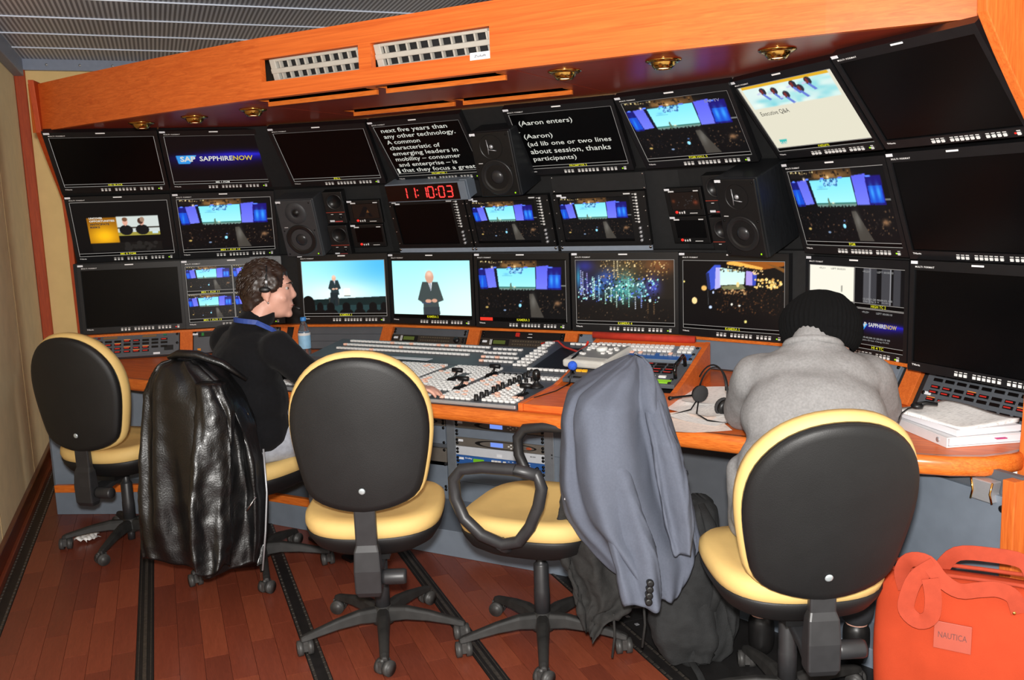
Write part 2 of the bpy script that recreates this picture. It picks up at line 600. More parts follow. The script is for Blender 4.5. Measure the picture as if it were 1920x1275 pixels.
# wooden posts between the racks
A1, A2 = -1.142, -0.581
BT = seg_t(1, -3.333, 4.099)
CT = [-2.785, -2.208, -1.64]
DT = seg_t(3, -1.091, 4.092)
E1, E2 = -2.80, -2.136
PW = 0.07
for seg, t in ((0, A1 - 0.275), (0, (A1 + A2) / 2), (0, A2 + 0.285), (1, BT - 0.285), (2, CT[0] - 0.285), (2, (CT[0] + CT[1]) / 2),
               (2, (CT[1] + CT[2]) / 2), (2, CT[2] + 0.28), (3, DT - 0.275), (3, DT + 0.29), (4, E1 - 0.285), (4, E1 + 0.32), (4, E2 + 0.285)):
    g = MB().box((0, 0, 0.0), (PW, 0.152, 0.022))
    obj('rack_post', g, WOODV, mw, W0 @ strip(seg, t, 0.004), 0.002)

SCREW = MB().lathe([(0.0075, 0), (0.0075, 0.003), (0.004, 0.005), (0.001, 0.005)], 8).mesh('screw')
SCREW.materials.append(mat('screw_black', rgb(16, 16, 16), 0.35, metal=0.4, vary=0.1))
SCREWS = SCREW.copy()
SCREWS.materials.clear()
SCREWS.materials.append(CHROME)

def rack_unit(name, label, cat, M, u, face, w=0.4826, group=None, screws=True, depth=0.02):
    """A 19-inch faceplate u units high with its four screws; returns (thing, height)."""
    h = u * 0.04445
    t = thing(name, label, cat, M, group)
    obj('faceplate', MB().box((0, 0, -depth / 2), (w, h - 0.0012, depth)), face, t, None, 0.0015)
    if screws:
        for sx in (-1, 1):
            for sy in ((-1, 1) if u > 1 else (-0.55, 0.55)):
                obj('screw', SCREW, None, t, T3(sx * (w / 2 - 0.010), sy * (h / 2 - 0.008), 0.0))
    return t, h

# blank panels in the strip
rack_unit('blank_panel', 'plain grey rack panel behind the man, below the split monitor with stage views', 'panel', strip(0, A2) @ T3(0, 0, 0.006), 3, GREYD)
for k, lab in ((-1, 'lower'), (0, 'middle'), (1, 'upper')):
    rack_unit('blank_panel', 'grey one-unit blank rack panel behind the water bottle, %s of three' % lab, 'panel',
              strip(1, BT) @ T3(0, k * 0.0445, 0.006), 1, GREYD, w=0.50, group='blank panels behind the bottle')
for k, lab in ((-1, 'lower'), (1, 'upper')):
    rack_unit('blank_panel', 'grey blank rack panel under KAMERA 2, just %s the effects processor' % ('below' if k < 0 else 'above'), 'panel',
              strip(2, CT[0]) @ T3(0, k * 0.0445, 0.006), 1, GREYD)
rack_unit('blank_panel', 'grey blank rack panel below the audio unit under KAMERA 3', 'panel', strip(2, CT[1]) @ T3(0, -0.0445, 0.006), 1, GREYD)
rack_unit('blank_panel', 'tall grey blank rack panel behind the wooden desk box under KAMERA 4', 'panel', strip(2, CT[2]) @ T3(0, 0, 0.006), 3, GREY)
rack_unit('blank_panel', 'grey blank rack panel under KAMERA 5, behind the headset', 'panel', strip(3, DT) @ T3(0.01, 0, 0.006), 3, GREY, w=0.52)
rack_unit('blank_panel', 'grey rack panel under the four-way monitor, behind the grey hoodie', 'panel', strip(4, E1) @ T3(0, 0, 0.006), 3, GREY, w=0.5)

# ---------------------------------------------------------------- desk
dk = thing('control_desk', 'long orange-brown wooden control desk with a rounded front edge', 'desk', T3(-2.2, 3.3, 0))
WD = dk.matrix_world.inverted()
FRONT = [(-4.40, 3.03), (-4.1, 2.985), (-3.735, 2.962), (-2.9, 2.965), (-2.033, 2.975), (-1.46, 2.955), (-0.951, 2.905), (-0.55, 2.872), (-0.238, 2.862), (-0.12, 2.873), (-0.027, 2.907), (0.03, 2.96), (0.075, 3.02)]
bk = poly(0.03)
top = FRONT + [bk[5], bk[4], bk[3], bk[2], bk[1], bk[0]]
top_in = [(x, y + 0.02) for x, y in FRONT] + top[len(FRONT):]
obj('desk_top', MB().prism(top_in, 0.722, 0.757), WOODD, dk, WD)
prof = [(0.024, 0.0), (0.006, -0.001), (-0.004, -0.006), (-0.009, -0.018), (-0.009, -0.042), (-0.004, -0.054), (0.006, -0.060), (0.03, -0.060)]
rings = []
for i, (x, y) in enumerate(FRONT):
    a, b = FRONT[max(0, i - 1)], FRONT[min(len(FRONT) - 1, i + 1)]
    tx, ty = b[0] - a[0], b[1] - a[1]
    L = math.hypot(tx, ty)
    nx, ny = -ty / L, tx / L
    rings.append([(x + nx * p, y + ny * p, 0.758 + q) for p, q in prof])
obj('nosing', MB().loft(rings, 0, None, True, True), WOODN, dk, WD)
# ---------------------------------------------------------------- under-desk cabinets
CAB = [(-4.50, 2.985), (-3.725, 3.62), (-0.92, 3.62), (0.045, 2.845)]
UC = thing('console_base', 'grey sheet metal base of the console below the desk, with service panels', 'cabinet', T3(-2.2, 3.7, 0))
WU = UC.matrix_world.inverted()
for i in range(3):
    a, b = CAB[i], CAB[i + 1]
    L = math.hypot(b[0] - a[0], b[1] - a[1])
    yaw = math.degrees(math.atan2(b[1] - a[1], b[0] - a[0]))
    Mf = panel((a[0], a[1], 0), yaw, 0)
    n = (3, 6, 3)[i]
    obj('rear_sheet', MB().box((L / 2, 0.362, -0.03), (L + 0.02, 0.72, 0.02)), GREYD, UC, WU @ Mf)
    if i == 1:
        continue
    for k in range(n):
        w = L / n
        obj('service_panel', MB().box(((k + 0.5) * w, 0.355, -0.008), (w - 0.006, 0.60, 0.016)), GREY, UC, WU @ Mf, 0.002)
        for sy in (0.1, 0.62):
            obj('quarter_turn_lock', MB().lathe([(0.011, 0), (0.011, 0.004), (0.006, 0.006)], 10), BLACK, UC, WU @ Mf @ T3((k + 0.5) * w + w * 0.42, sy, 0.0))
# plinth with wooden edge
PL = [(-4.38, 2.90), (-3.60, 3.24), (-1.05, 3.24), (-0.30, 2.95), (0.0, 2.72)]
for i in range(4):
    a, b = PL[i], PL[i + 1]
    L = math.hypot(b[0] - a[0], b[1] - a[1])
    yaw = math.degrees(math.atan2(b[1] - a[1], b[0] - a[0]))
    Mf = panel((a[0], a[1], 0), yaw, 0)
    hh = 0.12 if i < 2 else 0.07
    obj('plinth', MB().box((L / 2, hh / 2, -0.20), (L, hh, 0.40)), GREY, UC, WU @ Mf, 0.003)
    if i < 2:
        obj('plinth_edge', MB().box((L * (0.5 if i == 0 else 0.14), hh + 0.02, -0.012), (L if i == 0 else L * 0.28, 0.04, 0.03)), WOODN, UC, WU @ Mf, 0.004)

# rack bays under the middle
def under(x, z, off=0.0):
    return panel((x, 3.62 - off, z), 0, 0)
RAIL = mat('rack_rail', rgb(150, 158, 166), 0.35, metal=0.6, vary=0.06)
for x in (-2.878, -2.335, -1.805, -1.31):
    g = MB().box((0, 0.33, -0.01), (0.05, 0.62, 0.03))
    obj('rack_rail', g, RAIL, UC, WU @ panel((x, 3.615, 0.06), 0, 0), 0.002)
RK = [(-2.61, [('dev', 0.508), ('blank2', 0.441), ('led', 0.330), ('blank3', 0.241), ('blank3', 0.108)]),
      (-2.07, [('dev', 0.508), ('blank1', 0.463), ('dev', 0.419), ('white', 0.374), ('blue', 0.330), ('blank2', 0.263), ('blank3', 0.152)]),
      (-1.56, [('blank3', 0.46), ('blank3', 0.327), ('blank3', 0.194)]),
      (-3.15, [('blank3', 0.46), ('blank3', 0.327), ('blank3', 0.194)])]
DEVG = mat('device_taupe', rgb(126, 120, 112), 0.4, metal=0.4, vary=0.05)
WHITEP = mat('device_silver', rgb(204, 208, 214), 0.4, vary=0.03)
BLUEP = mat('device_blue', rgb(44, 92, 160), 0.4, vary=0.05)
LCDB = glow('lcd_blue', rgb(126, 160, 255), 0.9)
LCDG = glow('lcd_green', rgb(120, 190, 30), 0.7)
bays = {-2.61: 'left bay under the desk', -2.07: 'middle bay under the desk', -1.56: 'bay behind the armrest chair', -3.15: 'bay behind the seated man'}
for x, units in RK:
    seen = {}
    for kind, z in units:
        seen[kind] = seen.get(kind, 0) + 1
        pos = ('', 'topmost', 'second', 'third')[seen[kind]]
        where = bays[x]
        if kind.startswith('blank'):
            u = int(kind[-1])
            rack_unit('blank_panel', '%s grey blank panel, %s of its size in the %s' % (('low', 'medium', 'tall')[u - 1], pos, where), 'panel', under(x, z, 0.005), u, GREY)
        elif kind == 'dev':
            t, h = rack_unit('processor', 'taupe processor with oval blue-lit display, %s in the %s' % (pos, where), 'rack unit', under(x, z, 0.005), 1, DEVG)
            ov = [(0.01 + 0.19 * math.cos(a) * (1 if math.cos(a) > 0 else 0.75), 0.0185 * math.sin(a)) for a in np.linspace(0, 2 * math.pi, 28)[:-1]]
            o2 = obj('oval_surround', MB().prism(ov, 0.0, 0.002), BLACK, t)
            iv = [(0.012 + 0.176 * math.cos(a) * (1 if math.cos(a) > 0 else 0.66), 0.015 * math.sin(a)) for a in np.linspace(0, 2 * math.pi, 28)[:-1]]
            obj('oval_face', MB().prism(iv, 0.002, 0.003), DEVG, o2)
            obj('display', MB().box((-0.01, 0.001, 0.004), (0.066, 0.020, 0.004)), LCDB, t)
            g = MB()
            for a, b in ((0.055, 0), (0.068, 0.008), (0.068, -0.008), (0.081, 0), (0.1, 0.006), (0.115, 0.006)):
                g.box((a, b, 0.004), (0.008, 0.006, 0.005))
            obj('button_cluster', g, BUTTON, t)
            obj('badge', MB().ball((0.16, 0, 0.003), (0.016, 0.007, 0.003), 12), mat('badge_red', rgb(170, 80, 50), 0.4), t)
            obj('label_sticker', MB().box((-0.213, 0.006, 0.001), (0.03, 0.011, 0.001)), LABEL, t)
        elif kind == 'led':
            t, h = rack_unit('audio_unit', 'grey rack unit with one orange lamp in the left rack bay under the desk', 'rack unit', under(x, z, 0.005), 2, DEVG)
            obj('lamp', MB().ball((0.14, 0.0, 0.002), 0.005, 8), glow('lamp_orange', rgb(255, 170, 60), 2.0), t)
            obj('lettering', MB().box((0.14, 0.02, 0.001), (0.026, 0.004, 0.001)), BLACK, t)
        elif kind == 'white':
            t, h = rack_unit('silver_unit', 'plain silver rack unit above the blue one in the middle rack bay', 'rack unit', under(x, z, 0.005), 1, WHITEP)
            obj('label_sticker', MB().box((0.0, -0.006, 0.001), (0.028, 0.014, 0.001)), LABEL, t)
            text('lettering', 'M1000', 0.165, 0.004, 0.028, 0.006, 0.001, BLACK, t, 0.02)
        elif kind == 'blue':
            t, h = rack_unit('audio_decoder', 'blue rack unit with a green display in the middle rack bay', 'rack unit', under(x, z, 0.005), 1, BLUEP)
            obj('display', MB().box((-0.115, 0.0, 0.002), (0.058, 0.020, 0.003)), LCDG, t)
            text('lettering', 'Dolby', -0.19, 0.004, 0.04, 0.009, 0.001, WHITE, t, 0.03)
            g = MB()
            for i in range(3):
                for j in range(2):
                    g.box((-0.035 + i * 0.018, 0.008 - j * 0.017, 0.003), (0.014, 0.012, 0.006))
            for j in range(2):
                g.box((0.028, 0.008 - j * 0.017, 0.003), (0.014, 0.012, 0.006))
            obj('key_pad', g, BUTTON, t)
            g = MB()
            for i in range(6):
                for j in range(4):
                    g.box((0.05 + i * 0.022, 0.014 - j * 0.009, 0.001), (0.008, 0.0025, 0.001))
            obj('legend_print', g, WHITE, t)
            obj('knob', MB().lathe([(0.009, 0), (0.008, 0.012), (0.001, 0.012)], 12), BLACK, t, T3(0.2, -0.003, 0))
            obj('label_sticker', MB().box((-0.213, 0.006, 0.001), (0.03, 0.011, 0.001)), LABEL, t)

# ---------------------------------------------------------------- canopy: fascia, soffit, vents
cn = thing('canopy', 'orange wood canopy fascia with glossy dark soffit over the monitors', 'canopy', T3(-2.2, 2.9, 2.0))
WC = cn.matrix_world.inverted()
FZ0, FZ1 = 2.01, 2.25
FL = [(-4.476, 3.107), (-4.0, 3.035), (-3.4, 2.96), (-2.80, 2.905)]
FR = [(-1.58, 2.90), (-1.0, 2.905), (-0.5, 2.935), (-0.02, 2.978)]
def strip_board(pts, z0, z1, th=0.03):
    rings = []
    for i, (x, y) in enumerate(pts):
        rings.append([(x, y, z0), (x, y, z1), (x, y + th, z1), (x, y + th, z0)])
    return MB().loft(rings, 0, None, False, True)
obj('fascia_board', strip_board(FL + [(-2.72, 2.90)], FZ0, FZ1), WOOD, cn, WC)
obj('fascia_board', strip_board([(-1.635, 2.90)] + FR, FZ0, FZ1), WOOD, cn, WC)
obj('fascia_rail', strip_board([(-2.72, 2.90), (-1.635, 2.90)], FZ0, 2.075), WOOD, cn, WC)
obj('fascia_rail', strip_board([(-2.72, 2.90), (-1.635, 2.90)], 2.166, FZ1), WOOD, cn, WC)
obj('fascia_mullion', strip_board([(-2.216, 2.90), (-2.158, 2.90)], 2.075, 2.166), WOOD, cn, WC)
obj('vent_recess', MB().box((-2.18, 3.10, 2.12), (1.2, 0.01, 0.14)), BLACK, cn, WC)
obj('fascia_end', MB().box((-4.497, 3.14, 2.13), (0.04, 0.09, 0.25)), WOODV, cn, WC)
obj('canopy_roof', MB().prism([(-4.48, 3.14), (-0.1, 3.0), (-0.1, 3.6), (-1.2, 4.3), (-3.3, 4.4), (-4.3, 3.7)], 2.235, 2.245), GREYD, cn, WC)
# soffit in cells around four slots
def cell(x0, x1, y0, y1):
    return MB().box(((x0 + x1) / 2, (y0 + y1) / 2, 2.02), (x1 - x0, y1 - y0, 0.018))
obj('soffit_panel', MB().prism([(-4.45, 3.13), (-4.0, 3.06), (-3.4, 2.985), (-2.90, 2.93), (-2.90, 4.2), (-3.7, 4.2), (-4.45, 3.5)], 2.011, 2.029), SOFFIT, cn, WC)
obj('soffit_panel', MB().prism([(-1.556, 2.92), (-1.0, 2.93), (-0.5, 2.96), (-0.03, 3.0), (-0.03, 3.4), (-0.9, 4.1), (-1.556, 4.1)], 2.011, 2.029), SOFFIT, cn, WC)
mid = MB()
ys = [2.92, 2.955, 3.018, 3.52, 3.60, 4.25]
xs = [-2.895, -2.80, -2.225, -2.18, -1.64, -1.561]
for j in range(5):
    for i in range(5):
        if j in (1, 3) and i in (1, 3):
            continue
        mid.box(((xs[i] + xs[i + 1]) / 2, (ys[j] + ys[j + 1]) / 2, 2.02), (xs[i + 1] - xs[i], ys[j + 1] - ys[j], 0.018))
obj('soffit_panel', mid, SOFFIT, cn, WC)
for j in (1, 3):
    for i in (1, 3):
        cx, w = (xs[i] + xs[i + 1]) / 2, xs[i + 1] - xs[i]
        y0, y1 = ys[j], ys[j + 1]
        g = MB().box((cx, y1 + 0.006, 2.026), (w, 0.012, 0.066)).box((cx, y0 - 0.006, 2.035), (w, 0.012, 0.048))
        g.box((cx - w / 2, (y0 + y1) / 2, 2.035), (0.012, y1 - y0, 0.048)).box((cx + w / 2, (y0 + y1) / 2, 2.035), (0.012, y1 - y0, 0.048))
        o = obj('slot_lining', g, WOODN, cn, WC)
        obj('slot_void', MB().box((cx, (y0 + y1) / 2, 2.064), (w, y1 - y0, 0.008)), BLACK, o)
# air vents
VENT = mat('vent_plastic', rgb(182, 178, 168), 0.5, vary=0.05, vscale=20)
for (x0, x1, lab) in ((-2.715, -2.22, 'left'), (-2.155, -1.64, 'right')):
    t = thing('air_vent', 'pale grey air vent grille in the %s fascia opening%s' % (lab, ', with a curved end' if lab == 'left' else ' above the white sticker'), 'vent', panel(((x0 + x1) / 2, 2.938, 2.12), 0, 18))
    w = x1 - x0
    xo = 0.03 if lab == 'left' else 0.0
    ww = w - xo
    obj('frame', MB().box((xo / 2, 0.041, 0), (ww, 0.012, 0.02)).box((xo / 2, -0.041, 0), (ww, 0.014, 0.02)).box((xo / 2, 0.0, 0.004), (ww, 0.020, 0.02))
        .box((-w / 2 + xo + 0.016, 0, 0), (0.03, 0.094, 0.022)).box((w / 2 - 0.008, 0, 0), (0.014, 0.094, 0.02)), VENT, t, None, 0.003)
    n = 10
    for r in (-1, 1):
        for i in range(n):
            obj('fin', MB().box((-w / 2 + xo + 0.05 + i * (ww - 0.07) / (n - 1), r * 0.0225, -0.002), (0.007, 0.026, 0.018)), VENT, t)
    obj('dark_core', MB().box((xo / 2, 0, -0.018), (ww - 0.01, 0.085, 0.004)), BLACKM, t)
o = obj('fascia_sticker', MB().box((-1.676, 2.8985, 2.068), (0.082, 0.002, 0.026)), LABEL, None, label='white paper sticker on the fascia below the right air vent', cat='sticker')
text('lettering', 'Zuluft', 0, 0, 0.05, 0.008, 0, GREYD, o).matrix_local = panel((-1.70, 2.8972, 2.064), 0, 0)
# downlights
DL = [(-3.80, 3.19, 'nearest the left end of the soffit'), (-3.43, 3.19, 'second from the left end of the soffit'), (-3.03, 3.165, 'third from the left, beside the soffit seam'),
      (-1.43, 3.08, 'beside the right soffit seam'), (-1.06, 3.09, 'middle one of the right three'), (-0.685, 3.135, 'nearest the right end of the soffit')]
for x, y, lab in DL:
    t = thing('downlight', 'round brass downlight in the dark soffit, ' + lab, 'lamp', T3(x, y, 2.011), 'brass downlights')
    obj('trim_ring', MB().lathe([(0.062, 0), (0.062, -0.004), (0.050, -0.010), (0.040, -0.010), (0.040, 0.0)], 24), BRASS, t)
    obj('eyeball', MB().lathe([(0.042, -0.006), (0.040, -0.018), (0.030, -0.030), (0.025, -0.030), (0.024, -0.016)], 20, cap=False), BRASS, t)
    obj('bulb', MB().lathe([(0.024, -0.020), (0.018, -0.027), (0.001, -0.028)], 16), glow('halogen', (1.0, 0.72, 0.38, 1), 3.0), t)
    l = light('downlight_beam', 'SPOT', (x, y, 1.975), 2.2, (1.0, 0.72, 0.45), 0.02, None, math.radians(95), 0.8)

# ---------------------------------------------------------------- pictures on the monitors
class Pic:
    """Picture painted on a point grid (u right, v down, both 0..1), in display colours."""
    def __init__(self, nx=150, ny=88, base=(0, 0, 0)):
        self.nx, self.ny = nx, ny
        self.S = 2
        X, Y = np.meshgrid((np.arange(nx * 2) + 0.5) / (nx * 2), (np.arange(ny * 2) + 0.5) / (ny * 2))
        self.X, self.Y = X, Y
        self.c = np.zeros(X.shape + (3,))
        self.c[:] = np.array(base) / 255.0

    def put(self, mask, col, a=1.0):
        mask = mask.astype(float) * a
        col = np.array(col) / 255.0 if not isinstance(col, np.ndarray) else col
        self.c = self.c * (1 - mask[..., None]) + col * mask[..., None]
        return self

    def poly(self, pts, col, a=1.0):
        ins = np.zeros(self.X.shape, bool)
        n = len(pts)
        for i in range(n):
            x0, y0 = pts[i]
            x1, y1 = pts[(i + 1) % n]
            if y0 == y1:
                continue
            cond = ((self.Y < max(y0, y1)) & (self.Y >= min(y0, y1)))
            xi = x0 + (self.Y - y0) * (x1 - x0) / (y1 - y0)
            ins ^= cond & (self.X < xi)
        return self.put(ins, col, a)

    def ell(self, x, y, rx, ry, col, a=1.0):
        return self.put(((self.X - x) / rx) ** 2 + ((self.Y - y) / ry) ** 2 < 1, col, a)

    def rect(self, x0, y0, x1, y1, col, a=1.0):
        return self.put((self.X >= x0) & (self.X < x1) & (self.Y >= y0) & (self.Y < y1), col, a)

    def blob(self, x, y, rx, ry, col, a=1.0):
        return self.put(np.exp(-(((self.X - x) / rx) ** 2 + ((self.Y - y) / ry) ** 2)), col, a)

    def vgrad(self, c0, c1):
        t = self.Y[..., None]
        return (np.array(c0) * (1 - t) + np.array(c1) * t) / 255.0

    def specks(self, n, x0, y0, x1, y1, cols, r0, r1, seed):
        g = np.random.default_rng(seed)
        for i in range(n):
            x, y = g.uniform(x0, x1), g.uniform(y0, y1)
            r = g.uniform(r0, r1)
            c = cols[g.integers(len(cols))]
            i0, i1 = int((x - 2 * r) * self.nx * 2), int((x + 2 * r) * self.nx * 2) + 2
            j0, j1 = int((y - 3 * r) * self.ny * 2), int((y + 3 * r) * self.ny * 2) + 2
            i0, j0 = max(i0, 0), max(j0, 0)
            sx, sy = self.X[j0:j1, i0:i1], self.Y[j0:j1, i0:i1]
            if sx.size == 0:
                continue
            mk = (((sx - x) / r) ** 2 + ((sy - y) / (1.6 * r)) ** 2 < 1).astype(float)[..., None]
            self.c[j0:j1, i0:i1] = self.c[j0:j1, i0:i1] * (1 - mk) + np.array(c) / 255.0 * mk
        return self

    def mesh(self, name):
        c = self.c.reshape(self.ny, 2, self.nx, 2, 3).mean((1, 3))
        c = np.clip(c, 0, 1)
        c = np.where(c <= 0.04045, c / 12.92, ((c + 0.055) / 1.055) ** 2.4)
        nx, ny = self.nx, self.ny
        xs = np.linspace(-0.5, 0.5, nx)
        ys = np.linspace(0.5, -0.5, ny)
        V = np.zeros((ny, nx, 3))
        V[..., 0], V[..., 1] = np.meshgrid(xs, ys)
        idx = np.arange(nx * ny).reshape(ny, nx)
        F = np.stack([idx[1:, :-1], idx[1:, 1:], idx[:-1, 1:], idx[:-1, :-1]], -1).reshape(-1, 4)
        me = bpy.data.meshes.new(name)
        me.from_pydata(V.reshape(-1, 3).tolist(), [], F.tolist())
        at = me.color_attributes.new('Col', 'FLOAT_COLOR', 'POINT')
        rgba = np.ones((nx * ny, 4), np.float32)
        rgba[:, :3] = c.reshape(-1, 3)
        at.data.foreach_set('color', rgba.ravel())
        me.materials.append(picture_mat())
        return me

def stage():
    p = Pic(base=(10, 9, 9))
    p.rect(0.28, 0.0, 0.68, 0.12, (58, 40, 22)).blob(0.43, 0.09, 0.2, 0.05, (190, 140, 80), 0.7)
    p.rect(0.02, 0.02, 0.26, 0.10, (24, 20, 18))
    p.specks(14, 0.02, 0.01, 0.30, 0.05, [(220, 200, 140), (120, 100, 70)], 0.003, 0.010, 2)
    p.specks(26, 0.30, 0.02, 0.66, 0.09, [(120, 84, 44), (70, 50, 30), (30, 22, 16)], 0.006, 0.014, 3)
    p.poly([(0.0, 0.15), (0.09, 0.15), (0.11, 0.5), (0.02, 0.5)], (22, 22, 110))
    p.poly([(0.0, 0.26), (0.085, 0.26), (0.105, 0.47), (0.02, 0.47)], (24, 74, 205))
    p.blob(0.045, 0.38, 0.012, 0.10, (40, 140, 235), 0.8)
    p.poly([(0.08, 0.145), (0.186, 0.13), (0.213, 0.467), (0.112, 0.48)], p.vgrad((86, 92, 220), (140, 150, 255)))
    p.poly([(0.19, 0.14), (0.22, 0.14), (0.235, 0.46), (0.213, 0.467)], (14, 16, 40))
    p.poly([(0.22, 0.145), (0.66, 0.122), (0.66, 0.465), (0.24, 0.455)], p.vgrad((110, 216, 244), (214, 252, 238)))
    p.specks(60, 0.34, 0.13, 0.52, 0.22, [(40, 80, 140), (70, 130, 190), (150, 210, 240)], 0.004, 0.011, 4)
    p.blob(0.33, 0.24, 0.03, 0.02, (60, 140, 200), 0.4)
    p.rect(0.28, 0.262, 0.40, 0.270, (90, 170, 190), 0.6)
    p.poly([(0.67, 0.11), (0.81, 0.09), (0.793, 0.497), (0.667, 0.497)], p.vgrad((84, 90, 225), (140, 150, 255)))
    p.poly([(0.80, 0.12), (0.95, 0.12), (0.945, 0.5), (0.79, 0.5)], (26, 16, 110))
    p.poly([(0.81, 0.25), (0.94, 0.25), (0.935, 0.47), (0.80, 0.47)], (22, 70, 200))
    p.blob(0.84, 0.34, 0.018, 0.10, (60, 160, 245), 0.9).blob(0.90, 0.34, 0.020, 0.10, (60, 160, 245), 0.9)
    for x, w in ((0.04, 0.02), (0.20, 0.02), (0.365, 0.022), (0.555, 0.025), (0.83, 0.03)):
        p.ell(x, 0.125 if x > 0.1 else 0.15, w, 0.012, (90, 130, 255))
    p.blob(0.165, 0.12, 0.012, 0.02, (255, 240, 220)).blob(0.43, 0.11, 0.014, 0.02, (255, 225, 170))
    p.poly([(0.24, 0.455), (0.66, 0.465), (0.66, 0.52), (0.25, 0.53)], (108, 140, 132))
    p.rect(0.24, 0.452, 0.66, 0.475, (60, 120, 110))
    p.poly([(0.372, 0.39), (0.386, 0.39), (0.392, 0.51), (0.370, 0.51)], (86, 110, 90))
    p.blob(0.42, 0.46, 0.015, 0.012, (255, 240, 200), 0.9)
    p.rect(0.52, 0.525, 0.66, 0.535, (30, 30, 28))
    # hall
    p.rect(0, 0.53, 1, 1, (10, 9, 9))
    for i in range(70):
        x = (i + 0.5) / 70 * 0.93
        p.ell(x, 0.53 + 0.01 * math.sin(i * 2.3), 0.009, 0.02 + 0.012 * math.sin(i * 1.7) ** 2, (12, 11, 12))
    p.poly([(0.585, 0.575), (0.632, 0.575), (0.745, 0.98), (0.60, 0.98)], (66, 62, 56))
    p.blob(0.63, 0.70, 0.03, 0.12, (112, 110, 104), 0.7)
    p.specks(110, 0.02, 0.58, 0.57, 0.98, [(34, 28, 26), (58, 42, 32), (24, 22, 26), (90, 66, 50)], 0.003, 0.008, 8)
    p.specks(60, 0.70, 0.56, 0.98, 0.9, [(30, 26, 24), (52, 40, 32), (86, 66, 48)], 0.003, 0.009, 9)
    p.blob(0.90, 0.73, 0.03, 0.04, (150, 110, 76), 0.9)
    p.ell(0.478, 0.777, 0.016, 0.028, (150, 225, 255)).ell(0.49, 0.705, 0.009, 0.012, (80, 100, 140))
    p.ell(0.09, 0.82, 0.016, 0.018, (190, 160, 90)).ell(0.30, 0.865, 0.016, 0.014, (120, 140, 170))
    p.rect(0.945, 0.425, 1.0, 0.440, (200, 205, 200))
    return p

def figure(p, x, y, s, skin=(214, 160, 132), suit=(44, 56, 62)):
    """A generic bald presenter in a dark suit, hands together."""
    p.poly([(x - 0.10 * s, y + 0.02 * s), (x + 0.10 * s, y + 0.02 * s), (x + 0.17 * s, y + 0.36 * s), (x + 0.10 * s, y + 0.40 * s), (x + 0.12 * s, y + 0.62 * s), (x - 0.10 * s, y + 0.62 * s), (x - 0.10 * s, y + 0.42 * s), (x - 0.17 * s, y + 0.36 * s)], suit)
    p.poly([(x - 0.03 * s, y), (x + 0.03 * s, y), (x + 0.01 * s, y + 0.2 * s)], (230, 232, 235))
    p.poly([(x - 0.008 * s, y + 0.02 * s), (x + 0.008 * s, y + 0.02 * s), (x + 0.006 * s, y + 0.2 * s)], (90, 104, 130))
    p.ell(x - 0.005 * s, y - 0.07 * s, 0.055 * s, 0.115 * s, skin)
    p.blob(x - 0.005 * s, y - 0.13 * s, 0.04 * s, 0.05 * s, (250, 214, 190), 0.8)
    p.ell(x - 0.03 * s, y + 0.38 * s, 0.04 * s, 0.035 * s, skin).ell(x + 0.05 * s, y + 0.37 * s, 0.035 * s, 0.035 * s, skin)
    return p

def kam1():
    p = Pic()
    p.put(np.ones(p.X.shape), p.vgrad((150, 232, 248), (226, 252, 252)))
    p.blob(1.0, 0.05, 0.5, 0.55, (70, 178, 236), 0.9)
    p.blob(0.45, 0.62, 0.4, 0.2, (240, 255, 255), 0.8)
    p.poly([(0, 0.74), (1, 0.68), (1, 1), (0, 1)], (18, 34, 34))
    p.rect(0, 0.84, 1, 1, (34, 58, 60))
    p.poly([(0.31, 0.70), (0.44, 0.70), (0.44, 0.72), (0.43, 0.86), (0.42, 0.72), (0.33, 0.72), (0.32, 0.84)], (60, 60, 56))
    p.rect(0.505, 0.53, 0.575, 0.66, (255, 246, 230)).rect(0.50, 0.66, 0.58, 0.675, (80, 90, 90))
    figure(p, 0.39, 0.36, 0.46, (226, 178, 152), (38, 52, 56))
    p.poly([(0.335, 0.60), (0.43, 0.60), (0.42, 0.86), (0.385, 0.86), (0.38, 0.68), (0.365, 0.84), (0.335, 0.84)], (30, 40, 44))
    p.ell(0.06, 0.80, 0.075, 0.14, (8, 8, 8)).rect(0, 0.84, 0.14, 1, (8, 8, 8))
    for x, r in ((0.20, 0.05), (0.33, 0.06), (0.52, 0.06), (0.68, 0.05), (0.84, 0.06), (0.97, 0.05)):
        p.ell(x, 0.88, r * 0.8, 0.09, (9, 9, 10)).ell(x, 1.0, r * 1.4, 0.09, (9, 9, 10))
    return p

def kam2():
    p = Pic()
    p.put(np.ones(p.X.shape), p.vgrad((156, 232, 240), (206, 250, 244)))
    p.blob(1.0, 0.9, 0.5, 0.7, (226, 255, 250), 0.7)
    figure(p, 0.49, 0.37, 0.98, (206, 156, 132), (62, 72, 72))
    p.poly([(0.39, 0.86), (0.60, 0.84), (0.60, 1.0), (0.39, 1.0)], (52, 58, 62))
    p.poly([(0.37, 0.76), (0.50, 0.78), (0.50, 0.80), (0.38, 0.79)], (60, 70, 90))
    return p

